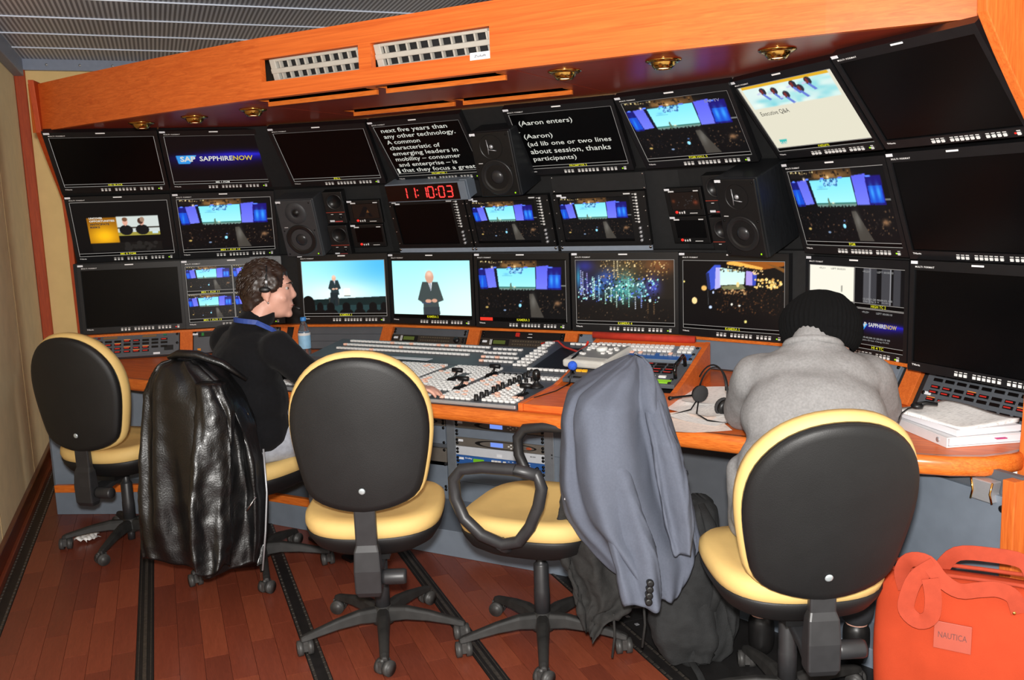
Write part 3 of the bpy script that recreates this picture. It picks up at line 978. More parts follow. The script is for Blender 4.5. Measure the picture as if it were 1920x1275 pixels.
def kam4():
    p = Pic(base=(28, 22, 16))
    p.rect(0, 0.62, 1, 1, (18, 14, 11))
    p.blob(0.85, 0.08, 0.18, 0.14, (130, 74, 36), 0.9).blob(0.5, 0.1, 0.3, 0.12, (90, 72, 44), 0.7)
    for (x, y, rx, ry, c) in ((0.10, 0.10, 0.10, 0.10, (46, 50, 150)), (0.03, 0.30, 0.02, 0.16, (60, 190, 230)), (0.12, 0.42, 0.10, 0.18, (44, 52, 130)),
                              (0.33, 0.30, 0.09, 0.14, (60, 100, 210)), (0.24, 0.45, 0.05, 0.14, (50, 130, 220)), (0.52, 0.42, 0.10, 0.20, (120, 220, 210)), (0.45, 0.52, 0.12, 0.12, (60, 150, 150)),
                              (0.67, 0.46, 0.04, 0.12, (110, 210, 240)), (0.79, 0.42, 0.07, 0.14, (80, 90, 220))):
        p.blob(x, y, rx, ry, c, 0.75)
    p.specks(260, 0.25, 0.0, 0.95, 0.32, [(200, 160, 90), (120, 88, 50), (60, 46, 30), (240, 210, 150), (36, 28, 20)], 0.003, 0.008, 11)
    p.specks(420, 0.02, 0.30, 0.85, 0.68, [(20, 20, 24), (16, 16, 20), (150, 230, 225), (90, 120, 230), (220, 250, 245), (30, 40, 60)], 0.003, 0.010, 12)
    for i, (x, y0, y1, c) in enumerate(((0.055, 0.18, 0.62, (190, 190, 255)), (0.075, 0.2, 0.6, (210, 220, 255)), (0.12, 0.22, 0.6, (170, 160, 240)), (0.18, 0.28, 0.68, (190, 255, 230)), (0.195, 0.3, 0.66, (230, 255, 240)),
                                        (0.245, 0.26, 0.7, (200, 240, 255)), (0.31, 0.5, 0.76, (200, 255, 225)), (0.37, 0.5, 0.72, (210, 255, 230)), (0.425, 0.52, 0.80, (220, 255, 240)), (0.49, 0.5, 0.74, (180, 255, 230)),
                                        (0.55, 0.3, 0.78, (160, 240, 220)), (0.615, 0.6, 0.82, (230, 240, 255)), (0.675, 0.52, 0.80, (170, 190, 255)), (0.405, 0.0, 0.30, (230, 210, 160)), (0.44, 0.02, 0.26, (240, 225, 180)), (0.74, 0.7, 0.9, (110, 84, 54)), (0.80, 0.68, 0.9, (120, 90, 60)))):
        k = int((y1 - y0) / 0.03)
        for j in range(k):
            p.ell(x, y0 + j * 0.03, 0.0055, 0.009, c)
    p.specks(120, 0.02, 0.66, 0.98, 0.98, [(46, 32, 22), (70, 48, 30), (24, 18, 14), (110, 90, 70)], 0.002, 0.006, 13)
    return p

def kam5():
    p = Pic(base=(12, 9, 8))
    p.poly([(0.44, 0.0), (1, 0.0), (1, 0.06), (0.80, 0.12)], (150, 82, 24))
    p.poly([(0.45, 0.02), (0.52, 0.0), (0.80, 0.09), (0.79, 0.125), (0.45, 0.05)], (250, 180, 80))
    p.poly([(0.82, 0.02), (1.0, 0.10), (1.0, 0.16)], (120, 78, 34))
    p.poly([(0.24, 0.20), (0.33, 0.06), (0.39, 0.06), (0.39, 0.38), (0.28, 0.45)], (60, 84, 200))
    p.poly([(0.34, 0.10), (0.39, 0.10), (0.39, 0.40), (0.33, 0.44)], (176, 172, 240))
    p.poly([(0.24, 0.2), (0.27, 0.18), (0.29, 0.44), (0.26, 0.44)], (30, 40, 90))
    p.poly([(0.385, 0.10), (0.63, 0.16), (0.62, 0.34), (0.385, 0.37)], p.vgrad((190, 230, 230), (250, 255, 225)))
    p.poly([(0.64, 0.14), (0.72, 0.16), (0.70, 0.36), (0.635, 0.35)], (170, 150, 225))
    p.poly([(0.70, 0.17), (0.745, 0.18), (0.73, 0.36), (0.70, 0.36)], (50, 70, 180))
    p.specks(40, 0.39, 0.08, 0.66, 0.16, [(60, 60, 40), (220, 200, 140), (30, 24, 20)], 0.004, 0.010, 21)
    p.poly([(0.39, 0.385), (0.60, 0.34), (0.64, 0.41), (0.42, 0.44)], (120, 120, 84))
    p.ell(0.56, 0.35, 0.015, 0.04, (240, 210, 140))
    p.specks(300, 0.34, 0.42, 0.99, 0.78, [(60, 36, 20), (96, 62, 36), (34, 22, 16), (16, 12, 10)], 0.003, 0.008, 22)
    p.specks(44, 0.72, 0.26, 0.97, 0.40, [(250, 200, 110), (200, 150, 80), (255, 226, 150)], 0.006, 0.014, 23)
    p.specks(26, 0.42, 0.42, 0.66, 0.50, [(200, 160, 110), (150, 110, 70)], 0.005, 0.012, 24)
    p.specks(14, 0.70, 0.14, 0.80, 0.20, [(255, 214, 150)], 0.005, 0.009, 25)
    for (x, y, rx, ry, c) in ((0.22, 0.42, 0.028, 0.04, (230, 180, 100)), (0.12, 0.62, 0.028, 0.05, (250, 216, 150)), (0.285, 0.71, 0.016, 0.022, (200, 220, 255)), (0.635, 0.90, 0.013, 0.022, (235, 220, 130)),
                              (0.50, 0.65, 0.01, 0.018, (255, 250, 235)), (0.575, 0.665, 0.011, 0.014, (235, 240, 235)), (0.01, 0.33, 0.01, 0.015, (240, 220, 130)), (0.315, 0.48, 0.01, 0.02, (200, 215, 250))):
        p.ell(x, y, rx, ry, c)
    p.poly([(0.255, 0.45), (0.262, 0.45), (0.268, 0.68), (0.262, 0.68)], (60, 60, 60))
    return p

def logo_glow():
    p = Pic(base=(10, 7, 8))
    p.blob(0.75, 0.44, 0.42, 0.10, (24, 18, 150), 0.95).blob(0.45, 0.55, 0.42, 0.13, (26, 14, 96), 0.8)
    p.blob(0.78, 0.42, 0.30, 0.035, (44, 40, 214), 0.9).blob(0.5, 0.47, 0.4, 0.06, (20, 20, 130), 0.8)
    p.poly([(0.075, 0.42), (0.285, 0.42), (0.205, 0.60), (0.09, 0.60)], (48, 140, 214))
    p.poly([(0.18, 0.42), (0.285, 0.42), (0.24, 0.52), (0.2, 0.5)], (90, 180, 235), 0.7)
    return p

def mix2():
    p = Pic(base=(9, 8, 8))
    p.put(((p.X > 0.14) & (p.X < 0.445) & (p.Y > 0.30) & (p.Y < 0.80)), p.vgrad((130, 78, 6), (150, 96, 12)))
    m = np.exp(-(((p.X - 0.30) / 0.16) ** 2 + ((p.Y - 0.66) / 0.2) ** 2)) * ((p.X > 0.14) & (p.X < 0.445) & (p.Y > 0.30) & (p.Y < 0.80))
    p.put(m, (250, 186, 20), 0.95)
    p.rect(0.445, 0.29, 0.88, 0.66, (196, 204, 200))
    p.rect(0.445, 0.60, 0.88, 0.67, (150, 140, 60)).rect(0.445, 0.50, 0.88, 0.53, (60, 56, 50))
    for x in (0.53, 0.70):
        p.ell(x, 0.56, 0.07, 0.10, (18, 18, 20)).ell(x, 0.40, 0.026, 0.075, (214, 160, 140))
    p.ell(0.53, 0.35, 0.028, 0.04, (110, 72, 50)).ell(0.69, 0.39, 0.03, 0.06, (70, 44, 34)).ell(0.71, 0.36, 0.024, 0.05, (150, 120, 100))
    p.rect(0.80, 0.60, 0.86, 0.64, (190, 215, 225))
    p.rect(0.15, 0.80, 0.88, 0.97, (20, 18, 16)).specks(20, 0.5, 0.82, 0.85, 0.95, [(34, 32, 30)], 0.01, 0.03, 31)
    return p

def slide():
    p = Pic(base=(214, 210, 190))
    p.rect(0.035, 0.0, 0.965, 0.045, (214, 166, 36))
    p.rect(0.035, 0.045, 0.965, 0.36, (206, 226, 222))
    m = ((p.X > 0.035) & (p.X < 0.965) & (p.Y > 0.045) & (p.Y < 0.36))
    g = np.random.default_rng(41)
    for i in range(46):
        x, y = g.uniform(0.05, 0.95), g.uniform(0.05, 0.36)
        mm = np.exp(-(((p.X - x) / g.uniform(0.03, 0.09)) ** 2 + ((p.Y - y) / g.uniform(0.02, 0.05)) ** 2)) * m
        p.put(mm, [(110, 196, 206), (232, 240, 226), (150, 212, 214)][g.integers(3)], 0.6)
    for x, y in ((0.24, 0.12), (0.36, 0.14), (0.46, 0.22), (0.63, 0.17), (0.74, 0.09), (0.58, 0.10)):
        p.ell(x, y, 0.035, 0.055, (40, 40, 52)).ell(x - 0.01, y, 0.015, 0.035, (120, 44, 40))
        p.poly([(x, y + 0.03), (x + 0.05, y + 0.13), (x + 0.02, y + 0.14), (x - 0.02, y + 0.05)], (96, 116, 200))
        p.poly([(x - 0.03, y), (x - 0.08, y + 0.02), (x - 0.07, y + 0.04), (x - 0.02, y + 0.03)], (190, 196, 220))
    p.poly([(0.08, 0.87), (0.17, 0.87), (0.14, 0.94), (0.08, 0.94)], (60, 176, 170))
    return p

def highbars():
    p = Pic(60, 36, base=(8, 8, 9))
    for x0, x1, c in ((0.18, 0.30, 78), (0.30, 0.33, 110), (0.33, 0.45, 56), (0.55, 0.72, 62), (0.72, 0.735, 150), (0.78, 0.92, 58)):
        p.rect(x0, 0.0, x1, 1.0, (c, c, c + 4))
    return p

def highwhite():
    p = Pic(60, 36, base=(234, 230, 214))
    for i in range(4):
        p.rect(0.72 + 0.012 * i, 0.56, 0.726 + 0.012 * i, 0.74, (120, 118, 110))
    return p

def small_dark(seed):
    p = Pic(60, 40, base=(26, 16, 10))
    if seed == 1:
        p.poly([(0.2, 0.9), (0.45, 0.2), (0.55, 0.2), (0.75, 0.9), (0.62, 0.9), (0.55, 0.5), (0.42, 0.9)], (10, 8, 8)).poly([(0.52, 0.6), (0.58, 0.4), (0.64, 0.62)], (96, 60, 30))
    else:
        p.specks(30, 0.2, 0.2, 0.9, 0.9, [(52, 50, 50), (40, 36, 34), (18, 14, 12)], 0.01, 0.03, 51).blob(0.85, 0.6, 0.08, 0.12, (140, 56, 30), 0.7).blob(0.1, 0.5, 0.06, 0.1, (130, 60, 30), 0.6)
    return p

PICS = {'stage': stage().mesh('picture'), 'kam1': kam1().mesh('picture'), 'kam2': kam2().mesh('picture'), 'kam4': kam4().mesh('picture'), 'kam5': kam5().mesh('picture'),
        'logo': logo_glow().mesh('picture'), 'mix2': mix2().mesh('picture'), 'slide': slide().mesh('picture'), 'bars': highbars().mesh('picture'), 'hwhite': highwhite().mesh('picture'),
        'dark1': small_dark(1).mesh('picture'), 'dark2': small_dark(2).mesh('picture')}

# ---------------------------------------------------------------- broadcast monitors
SW, SH = 0.5184, 0.324
BW, BH = 0.5570, 0.3915
def bezel_mesh():
    g = MB()
    o = [(-BW / 2, -BH / 2), (BW / 2, -BH / 2), (BW / 2, BH / 2), (-BW / 2, BH / 2)]
    i = [(-SW / 2 - 0.001, -SH / 2 - 0.001), (SW / 2 + 0.001, -SH / 2 - 0.001), (SW / 2 + 0.001, SH / 2 + 0.001), (-SW / 2 - 0.001, SH / 2 + 0.001)]
    zf, zi, zb = 0.006, 0.0, -0.03
    vs = [(x, y, zf) for x, y in o] + [(x, y, zf) for x, y in i] + [(x, y, zi) for x, y in i] + [(x, y, zb) for x, y in o]
    fs = []
    for k in range(4):
        j = (k + 1) % 4
        fs += [(k, j, 4 + j, 4 + k), (4 + k, 4 + j, 8 + j, 8 + k), (j, k, 12 + k, 12 + j)]
    fs.append((15, 14, 13, 12))
    g.add(vs, fs)
    me = g.mesh('bezel')
    me.materials.append(BEZEL)
    return me
BEZ = bezel_mesh()
SCR = MB().add([(-SW / 2, -SH / 2, 0), (SW / 2, -SH / 2, 0), (SW / 2, SH / 2, 0), (-SW / 2, SH / 2, 0)], [(0, 1, 2, 3)]).mesh('screen')
SCR.materials.append(GLASS)
g = MB()
by = -SH / 2 - 0.0185
US = [0.367, 0.403, 0.439, 0.506, 0.542, 0.578, 0.614, 0.650, 0.689, 0.757, 0.795, 0.832, 0.869, 0.958]
for u in US:
    g.box(((u - 0.5) * SW, by - 0.002, 0.007), (0.0105, 0.0095, 0.005))
for u in US:
    g.box(((u - 0.5) * SW, by + 0.0075, 0.0063), (0.0125, 0.0025, 0.001))
BTN = g.mesh('control_buttons')
BTN.materials.append(BUTTON)
DASH = MB().box((0, SH / 2 + 0.0255, 0.0065), (0.046, 0.0058, 0.002)).mesh('tally_lamp')
DASH.materials.append(mat('print_white', rgb(252, 252, 252), 0.6, vary=0.02))
STK = MB().box((-BW / 2 + 0.0185, SH / 2 + 0.0275, 0.0064), (0.029, 0.0105, 0.001)).mesh('label_sticker')
STK.materials.append(LABEL)
def led_mesh(m):
    me = MB().box(((0.934 - 0.5) * SW, by - 0.001, 0.0065), (0.006, 0.005, 0.002)).mesh('power_led')
    me.materials.append(m)
    return me
LEDME = {'g': led_mesh(LEDG), 'r': led_mesh(LEDR)}

def outline(x0, y0, x1, y1, w, z):
    g = MB()
    g.box(((x0 + x1) / 2, y1, z), (x1 - x0 + w, w, 0.0004)).box(((x0 + x1) / 2, y0, z), (x1 - x0 + w, w, 0.0004))
    g.box((x0, (y0 + y1) / 2, z), (w, y1 - y0 - w, 0.0004)).box((x1, (y0 + y1) / 2, z), (w, y1 - y0 - w, 0.0004))
    return g
LBAR = 0.018
def marker_mesh():
    g = outline(-SW / 2 + 0.002, -SH / 2 + 0.002, SW / 2 - 0.002, SH / 2 - 0.002, 0.0022, 0.0012)
    g.box((0, -SH / 2 + LBAR, 0.0012), (SW - 0.004, 0.0022, 0.0004))
    me = g.mesh('marker_lines')
    me.materials.append(LINEGLOW)
    return me
MARK = marker_mesh()

LOGO0 = text_mesh('TVlogic', 0.03)
MULT0 = text_mesh('MULTI FORMAT', 0.02, 1.3)
def fit_static(src, name, x0, y0, w, h, z, m):
    me = src.copy()
    co = np.array([v.co[:] for v in me.vertices])
    lo, hi = co.min(0), co.max(0)
    for v in me.vertices:
        v.co = (x0 + (v.co.x - lo[0]) / (hi[0] - lo[0]) * w, y0 + (v.co.y - lo[1]) / (hi[1] - lo[1]) * h, z)
    me.materials.clear()
    me.materials.append(m)
    me.name = name
    return me
LOGOME = fit_static(LOGO0, 'maker_lettering', -SW / 2 + 0.001, -SH / 2 - 0.0165, 0.036, 0.0085, 0.0066, mat('print_white', rgb(252, 252, 252), 0.6))
MULTME = fit_static(MULT0, 'format_lettering', -SW / 2 + 0.004, SH / 2 + 0.0095, 0.082, 0.0062, 0.0066, mat('print_white', rgb(252, 252, 252), 0.6))

def monitor(pos, yaw, tilt, label, pic=None, caption=None, lines=True, led='g', group=None, ccol=None):
    t = thing('monitor', label, 'monitor', panel(pos, yaw, tilt), group)
    obj('bezel', BEZ, None, t)
    s = obj('screen', SCR, None, t)
    obj('control_buttons', BTN, None, t, kind='stuff')
    obj('tally_lamp', DASH, None, t)
    obj('label_sticker', STK, None, t)
    obj('power_led', LEDME[led], None, t)
    obj('maker_lettering', LOGOME, None, t)
    obj('format_lettering', MULTME, None, t)
    if lines:
        obj('marker_lines', MARK, None, s)
    if pic:
        yb, yt = -SH / 2 + LBAR + 0.002, SH / 2 - 0.004
        obj('picture', PICS[pic], None, s, T3(0, (yb + yt) / 2, 0.0008) @ Matrix.Diagonal((SW - 0.008, yt - yb, 1, 1)))
    if caption:
        w = 0.0085 * len(caption) + 0.006
        text('caption', caption, -w / 2 + 0.004, -SH / 2 + 0.0035, w, 0.0125, 0.0016, ccol or YELLOWTXT, s, 0.015)
    return t, s

def logo_on(s, cx, cy, sc):
    text('logo_lettering', 'SAP', cx - 0.168 * sc, cy - 0.016 * sc, 0.068 * sc, 0.030 * sc, 0.0016, WHITETXT, s, 0.03)
    text('title_lettering', 'SAPPHIRE', cx - 0.082 * sc, cy - 0.014 * sc, 0.148 * sc, 0.027 * sc, 0.0016, WHITETXT, s, 0.02)
    text('title_lettering', 'NOW', cx + 0.068 * sc, cy - 0.014 * sc, 0.088 * sc, 0.027 * sc, 0.0016, glow('title_gold', rgb(214, 190, 60), 0.9), s, 0.02)

t, s = monitor((-4.242, 3.323, 1.846), 39.6, 40, 'dark monitor captioned HD BLACK, top left corner of the wall', None, 'HD BLACK')
t, s = monitor((-3.827, 3.702, 1.846), 39.6, 40, 'top row monitor showing a white and gold title on a blue glow', 'logo', 'ME 1 PGM', ccol=WHITETXT)
logo_on(s, 0.0, 0.01, 1.18)
t, s = monitor((-3.215, 3.889, 1.837), 14.4, 40, 'dark top row monitor captioned FILL', None, 'FILL')
t, s = monitor((-2.624, 3.962, 1.838), 0, 40, 'prompter monitor with eight lines of white text above the red clock', None, 'PROMPTER 1')
for i, (ln, w, x) in enumerate((('next five years than', 0.40, 0.0), ('any other technology.', 0.432, 0.0), ('A common', 0.205, 0.0), ('characteristic of', 0.31, 0.0),
                                ('emerging leaders in', 0.40, 0.0), ('mobility \u2013 consumer', 0.40, 0.0), ('and enterprise \u2013 is', 0.36, 0.003), ('that they focus a great', 0.455, 0.003))):
    hasd = any(c in 'ygpj' for c in ln)
    y = 0.121 - 0.0365 * i
    text('prompter_line', ln, -0.222 + x, y - (0.0075 if hasd else 0.0), w, 0.0325 if hasd else 0.025, 0.0016, WHITETXT, s, 0.006)
obj('cue_marker', MB().box((-0.238, -0.124, 0.0016), (0.013, 0.030, 0.0006)), WHITETXT, s)
t, s = monitor((-1.818, 3.937, 1.835), 0, 40, 'prompter monitor with five lines of cue text, right of the centre loudspeaker', None, 'PROMPTER 2')
for ln, w, y in (('(Aaron enters)', 0.275, 0.094), ('(Aaron)', 0.150, 0.018), ('(ad lib one or two lines', 0.43, -0.027), ('about session, thanks', 0.415, -0.070), ('participants)', 0.228, -0.115)):
    text('prompter_line', ln, -0.222 + (0.0 if y > 0 else 0.004), y - 0.006, w, 0.033, 0.0016, WHITETXT, s, 0.006)
g = MB().add([(-0.256, 0.068, 0.0016), (-0.256, 0.048, 0.0016), (-0.232, 0.058, 0.0016)], [(0, 1, 2)])
obj('cue_marker', g, WHITETXT, s)
t, s = monitor((-1.219, 3.825, 1.835), -14.4, 40, 'top row monitor captioned PGM HALL 5 showing the stage', 'stage', 'PGM HALL 5')
text('channel_lettering', 'SAP TV', 0.14, 0.115, 0.07, 0.014, 0.0016, mat('chan', (0, 0, 0, 1), emit=rgb(150, 150, 190), estr=0.8), s)
t, s = monitor((-0.688, 3.583, 1.838), -38.7, 40, 'top row monitor with a pale slide reading Executive Q&A', 'slide', 'return')
text('slide_lettering', 'Executive Q&A', -0.222, 0.012, 0.165, 0.024, 0.0016, mat('ink_dark', rgb(36, 36, 36), 0.5, emit=(0.02, 0.02, 0.02, 1), estr=1), s, 0.0)
text('logo_lettering', 'SAP', -0.213, -0.128, 0.034, 0.014, 0.0016, WHITETXT, s, 0.02)
t, s = monitor((-0.234, 3.135, 1.834), -38.7, 40, 'switched-off monitor at the top right corner of the wall', None, None, False, 'r')
t, s = monitor((-4.411, 3.509, 1.489), 39.6, 19.5, 'second row monitor at the far left showing an orange panel and two people', 'mix2', 'ME II PGM')
for ln, y, m in (('UNCOVER', 0.060, WHITETXT), ('OPPORTUNITIES', 0.043, WHITETXT), ('ANTICIPATE', 0.024, mat('ink_dark', rgb(36, 36, 36))), ('RISKS', 0.007, mat('ink_dark', rgb(36, 36, 36)))):
    text('slide_lettering', ln, -0.172, y, 0.0103 * len(ln), 0.0115, 0.0016, m, s, 0.04)
t, s = monitor((-3.961, 3.857, 1.488), 39.6, 19.5, 'second row monitor captioned MIX 1 AUX 14 showing the stage', 'stage', 'MIX 1 AUX 14')
t, s = monitor((-0.566, 3.742, 1.482), -38.7, 19.5, 'second row monitor captioned PGM showing the stage, right of the black loudspeaker', 'stage', 'PGM')
t, s = monitor((-0.120, 3.307, 1.483), -38.7, 19.5, 'switched-off second row monitor at the right end of the wall', None, None, False, 'r')
t, s = monitor((-4.376, 3.498, 1.098), 39.0, 0, 'switched-off monitor at the left end of the bottom row, above the left intercom panel', None, None, False, 'r')
def quad(pos, yaw, label, cells):
    t, s = monitor(pos, yaw, 0, label, None, None, False)
    for (cx, cy, pic, cap) in cells:
        x0, x1 = (-SW / 2 + 0.002, -0.002) if cx == 0 else (0.002, SW / 2 - 0.002)
        y0, y1 = (0.002, SH / 2 - 0.002) if cy == 0 else (-SH / 2 + 0.002, -0.002)
        obj('marker_lines', outline(x0, y0, x1, y1, 0.002, 0.0012).box(((x0 + x1) / 2, y0 + 0.017, 0.0012), (x1 - x0, 0.002, 0.0004)), LINEGLOW, s)
        if pic:
            obj('picture', PICS[pic], None, s, T3((x0 + x1) / 2, (y0 + 0.018 + y1) / 2, 0.0008) @ Matrix.Diagonal((x1 - x0 - 0.003, y1 - y0 - 0.021, 1, 1)))
        if cap:
            w = 0.0078 * len(cap) + 0.006
            text('caption', cap, (x0 + x1) / 2 - w / 2, y0 + 0.003, w, 0.0115, 0.0016, YELLOWTXT, s, 0.015)
    return t, s
quad((-3.929, 3.838, 1.098), 39.6, 'four-way split monitor with stage views, partly behind the seated man', [(0, 0, 'stage', 'MIX 1 AUX 11'), (1, 0, 'stage', 'MIX 1 AUX 12'), (0, 1, 'stage', 'MIX 1 AUX 13'), (1, 1, 'stage', 'MIX 1 AUX 10')])
monitor((-3.333, 4.099, 1.103), 14.4, 0, 'bottom row monitor captioned KAMERA 1 showing a presenter and audience heads', 'kam1', 'KAMERA 1')
monitor((-2.785, 4.176, 1.097), 0, 0, 'bottom row monitor captioned KAMERA 2 showing a presenter close up', 'kam2', 'KAMERA 2', lines=False)
t, s = monitor((-2.208, 4.155, 1.097), 0, 0, 'bottom row monitor captioned KAMERA 3 showing the stage and a red tally bar', 'stage', 'KAMERA 3', lines=False)
obj('tally_bar', MB().box((-SW / 2 + 0.042, -SH / 2 + 0.010, 0.0016), (0.076, 0.017, 0.0006)), glow('tally_red', rgb(240, 50, 30), 1.0), s)
obj('marker_lines', MB().box((SW / 2 - 0.004, 0, 0.0012), (0.002, SH - 0.01, 0.0004)), LINEGLOW, s)
monitor((-1.640, 4.154, 1.096), 0, 0, 'bottom row monitor captioned KAMERA 4 full of sparkling lights', 'kam4', 'KAMERA 4')
monitor((-1.091, 4.092, 1.093), -14.4, 0, 'bottom row monitor captioned KAMERA 5 showing the dark hall from afar', 'kam5', 'KAMERA 5')
t, s = quad((-0.527, 3.824, 1.085), -38.7, 'four-way split monitor with time codes, above the black knitted hat', [(0, 0, 'hwhite', 'HIGH TC 1'), (1, 0, 'bars', 'HIGH TC 2'), (0, 1, None, 'HI 3 TC'), (1, 1, 'logo', 'HI 4 TC')])
logo_on(s, 0.13, -0.062, 0.60)
TCM = mat('tc_text', (0, 0, 0, 1), emit=rgb(170, 170, 170), estr=0.8)
for ln, x, y in (('<PL22>', 0.045, 0.142), ('LEFT 00:00:03', 0.12, 0.142), ('15:25:31:20 00:00:03.100', 0.05, 0.034), ('Clip Clip 3 X   01/01', 0.05, 0.024), ('<PL23>', 0.045, -0.018), ('LEFT 00:00:10', 0.12, -0.018), ('09:40:58:10 00:00:10 00', 0.05, -0.118), ('Jein-Great Clang 01/01', 0.05, -0.129)):
    text('time_code', ln, x, y, 0.0062 * len(ln), 0.0075, 0.0018, TCM, s, 0.01)
for ln, x, y in (('<PL21>', -0.2, 0.145), ('LEFT 00:02:01', -0.13, 0.145), ('14:10:00:01:100', -0.16, 0.034)):
    text('time_code', ln, x, y, 0.0062 * len(ln), 0.0075, 0.0018, GREYD, s, 0.01)
monitor((-0.075, 3.323, 1.098), -38.7, 0, 'switched-off monitor at the right end of the bottom row, above the right intercom panel', None, None, False, 'r')

# ---------------------------------------------------------------- middle band: rack monitors, loudspeakers, clock
C2 = panel((-2.2, 4.172, 1.487), 0, 19.5)
B2 = panel((-3.341, 4.129, 1.4876), 14.4, 19.5)
D2 = panel((-1.078, 4.124, 1.4875), -14.4, 19.5)
def rack_monitor(x, label, pic):
    t = thing('rack_monitor', label, 'monitor', C2 @ T3(x, -0.026, 0.012))
    w, h = 0.484, 0.278
    sx, sy, sw, sh = -0.028, 0.0, 0.375, 0.232
    g = MB()
    g.box((0, h / 2 - 0.0115, 0), (w, 0.023, 0.03)).box((0, -h / 2 + 0.0115, 0), (w, 0.023, 0.03))
    g.box((-w / 2 + (w / 2 + sx - sw / 2) / 2, 0, 0), (w / 2 + sx - sw / 2, h - 0.046, 0.03)).box(((sx + sw / 2 + w / 2) / 2, 0, 0), (w / 2 - sx - sw / 2, h - 0.046, 0.03))
    obj('bezel', g, BLACK, t, None)
    s = obj('screen', MB().box((sx, sy, 0), (sw, sh, 0.016)), GLASS, t)
    if pic:
        obj('picture', PICS[pic], None, s, T3(sx, sy + 0.004, 0.0092) @ Matrix.Diagonal((sw - 0.004, sh - 0.016, 1, 1)))
    g = MB()
    for i in range(10):
        g.box((0.196, 0.125 - 0.0155 * i, 0.018), (0.009, 0.008, 0.006)).box((0.181, 0.125 - 0.0155 * i, 0.0155), (0.012, 0.002, 0.001))
    obj('control_buttons', g, BUTTON, t, kind='stuff')
    for i in range(4):
        obj('knob', MB().lathe([(0.008, 0), (0.007, 0.014), (0.001, 0.014)], 10), STEEL, t, T3(0.199, -0.045 - 0.021 * i, 0.015))
    for sx_ in (-1, 1):
        for y in (0.11, 0.04, -0.04, -0.11):
            obj('screw', SCREWS, None, t, T3(sx_ * 0.235, y, 0.015) @ Matrix.Scale(0.55, 4))
    obj('label_sticker', MB().box((-0.205, 0.131, 0.0158), (0.028, 0.0105, 0.001)), LABEL, t)
    obj('label_sticker', MB().box((-0.183, 0.121, 0.0158), (0.03, 0.008, 0.001)), LABEL, t)
    obj('maker_plate', MB().box((0.150, 0.128, 0.0158), (0.034, 0.006, 0.001)), WHITE, t)
    return t
rack_monitor(-0.555, 'switched-off rack monitor under the red clock', None)
rack_monitor(-0.062, 'middle rack monitor showing the stage under the centre loudspeaker', 'stage')
rack_monitor(0.448, 'right rack monitor of the middle band showing the stage', 'stage')
for x, lab in ((-0.555, 'under the switched-off rack monitor'), (-0.062, 'under the middle rack monitor'), (0.448, 'under the right rack monitor')):
    t = thing('blank_panel', 'narrow grey-blue rack strip with four screws ' + lab, 'panel', C2 @ T3(x, -0.187, 0.024))
    obj('faceplate', MB().box((0, 0, 0), (0.490, 0.0445, 0.01)), mat('strip_grey', rgb(140, 150, 164), 0.5, vary=0.05), t, None, 0.0015)
    for sx in (-1, 1):
        for sy in (-1, 1):
            obj('screw', SCREWS, None, t, T3(sx * 0.236, sy * 0.015, 0.005))
t = thing('blank_panel', 'black blank rack panel above the right rack monitor', 'panel', C2 @ T3(0.452, 0.160, 0.014))
obj('faceplate', MB().box((0, 0, 0), (0.49, 0.085, 0.01)), BLACKM, t, None, 0.002)
for sx in (-1, 1):
    for sy in (-1, 1):
        obj('screw', SCREWS, None, t, T3(sx * 0.236, sy * 0.035, 0.005) @ Matrix.Scale(0.7, 4))

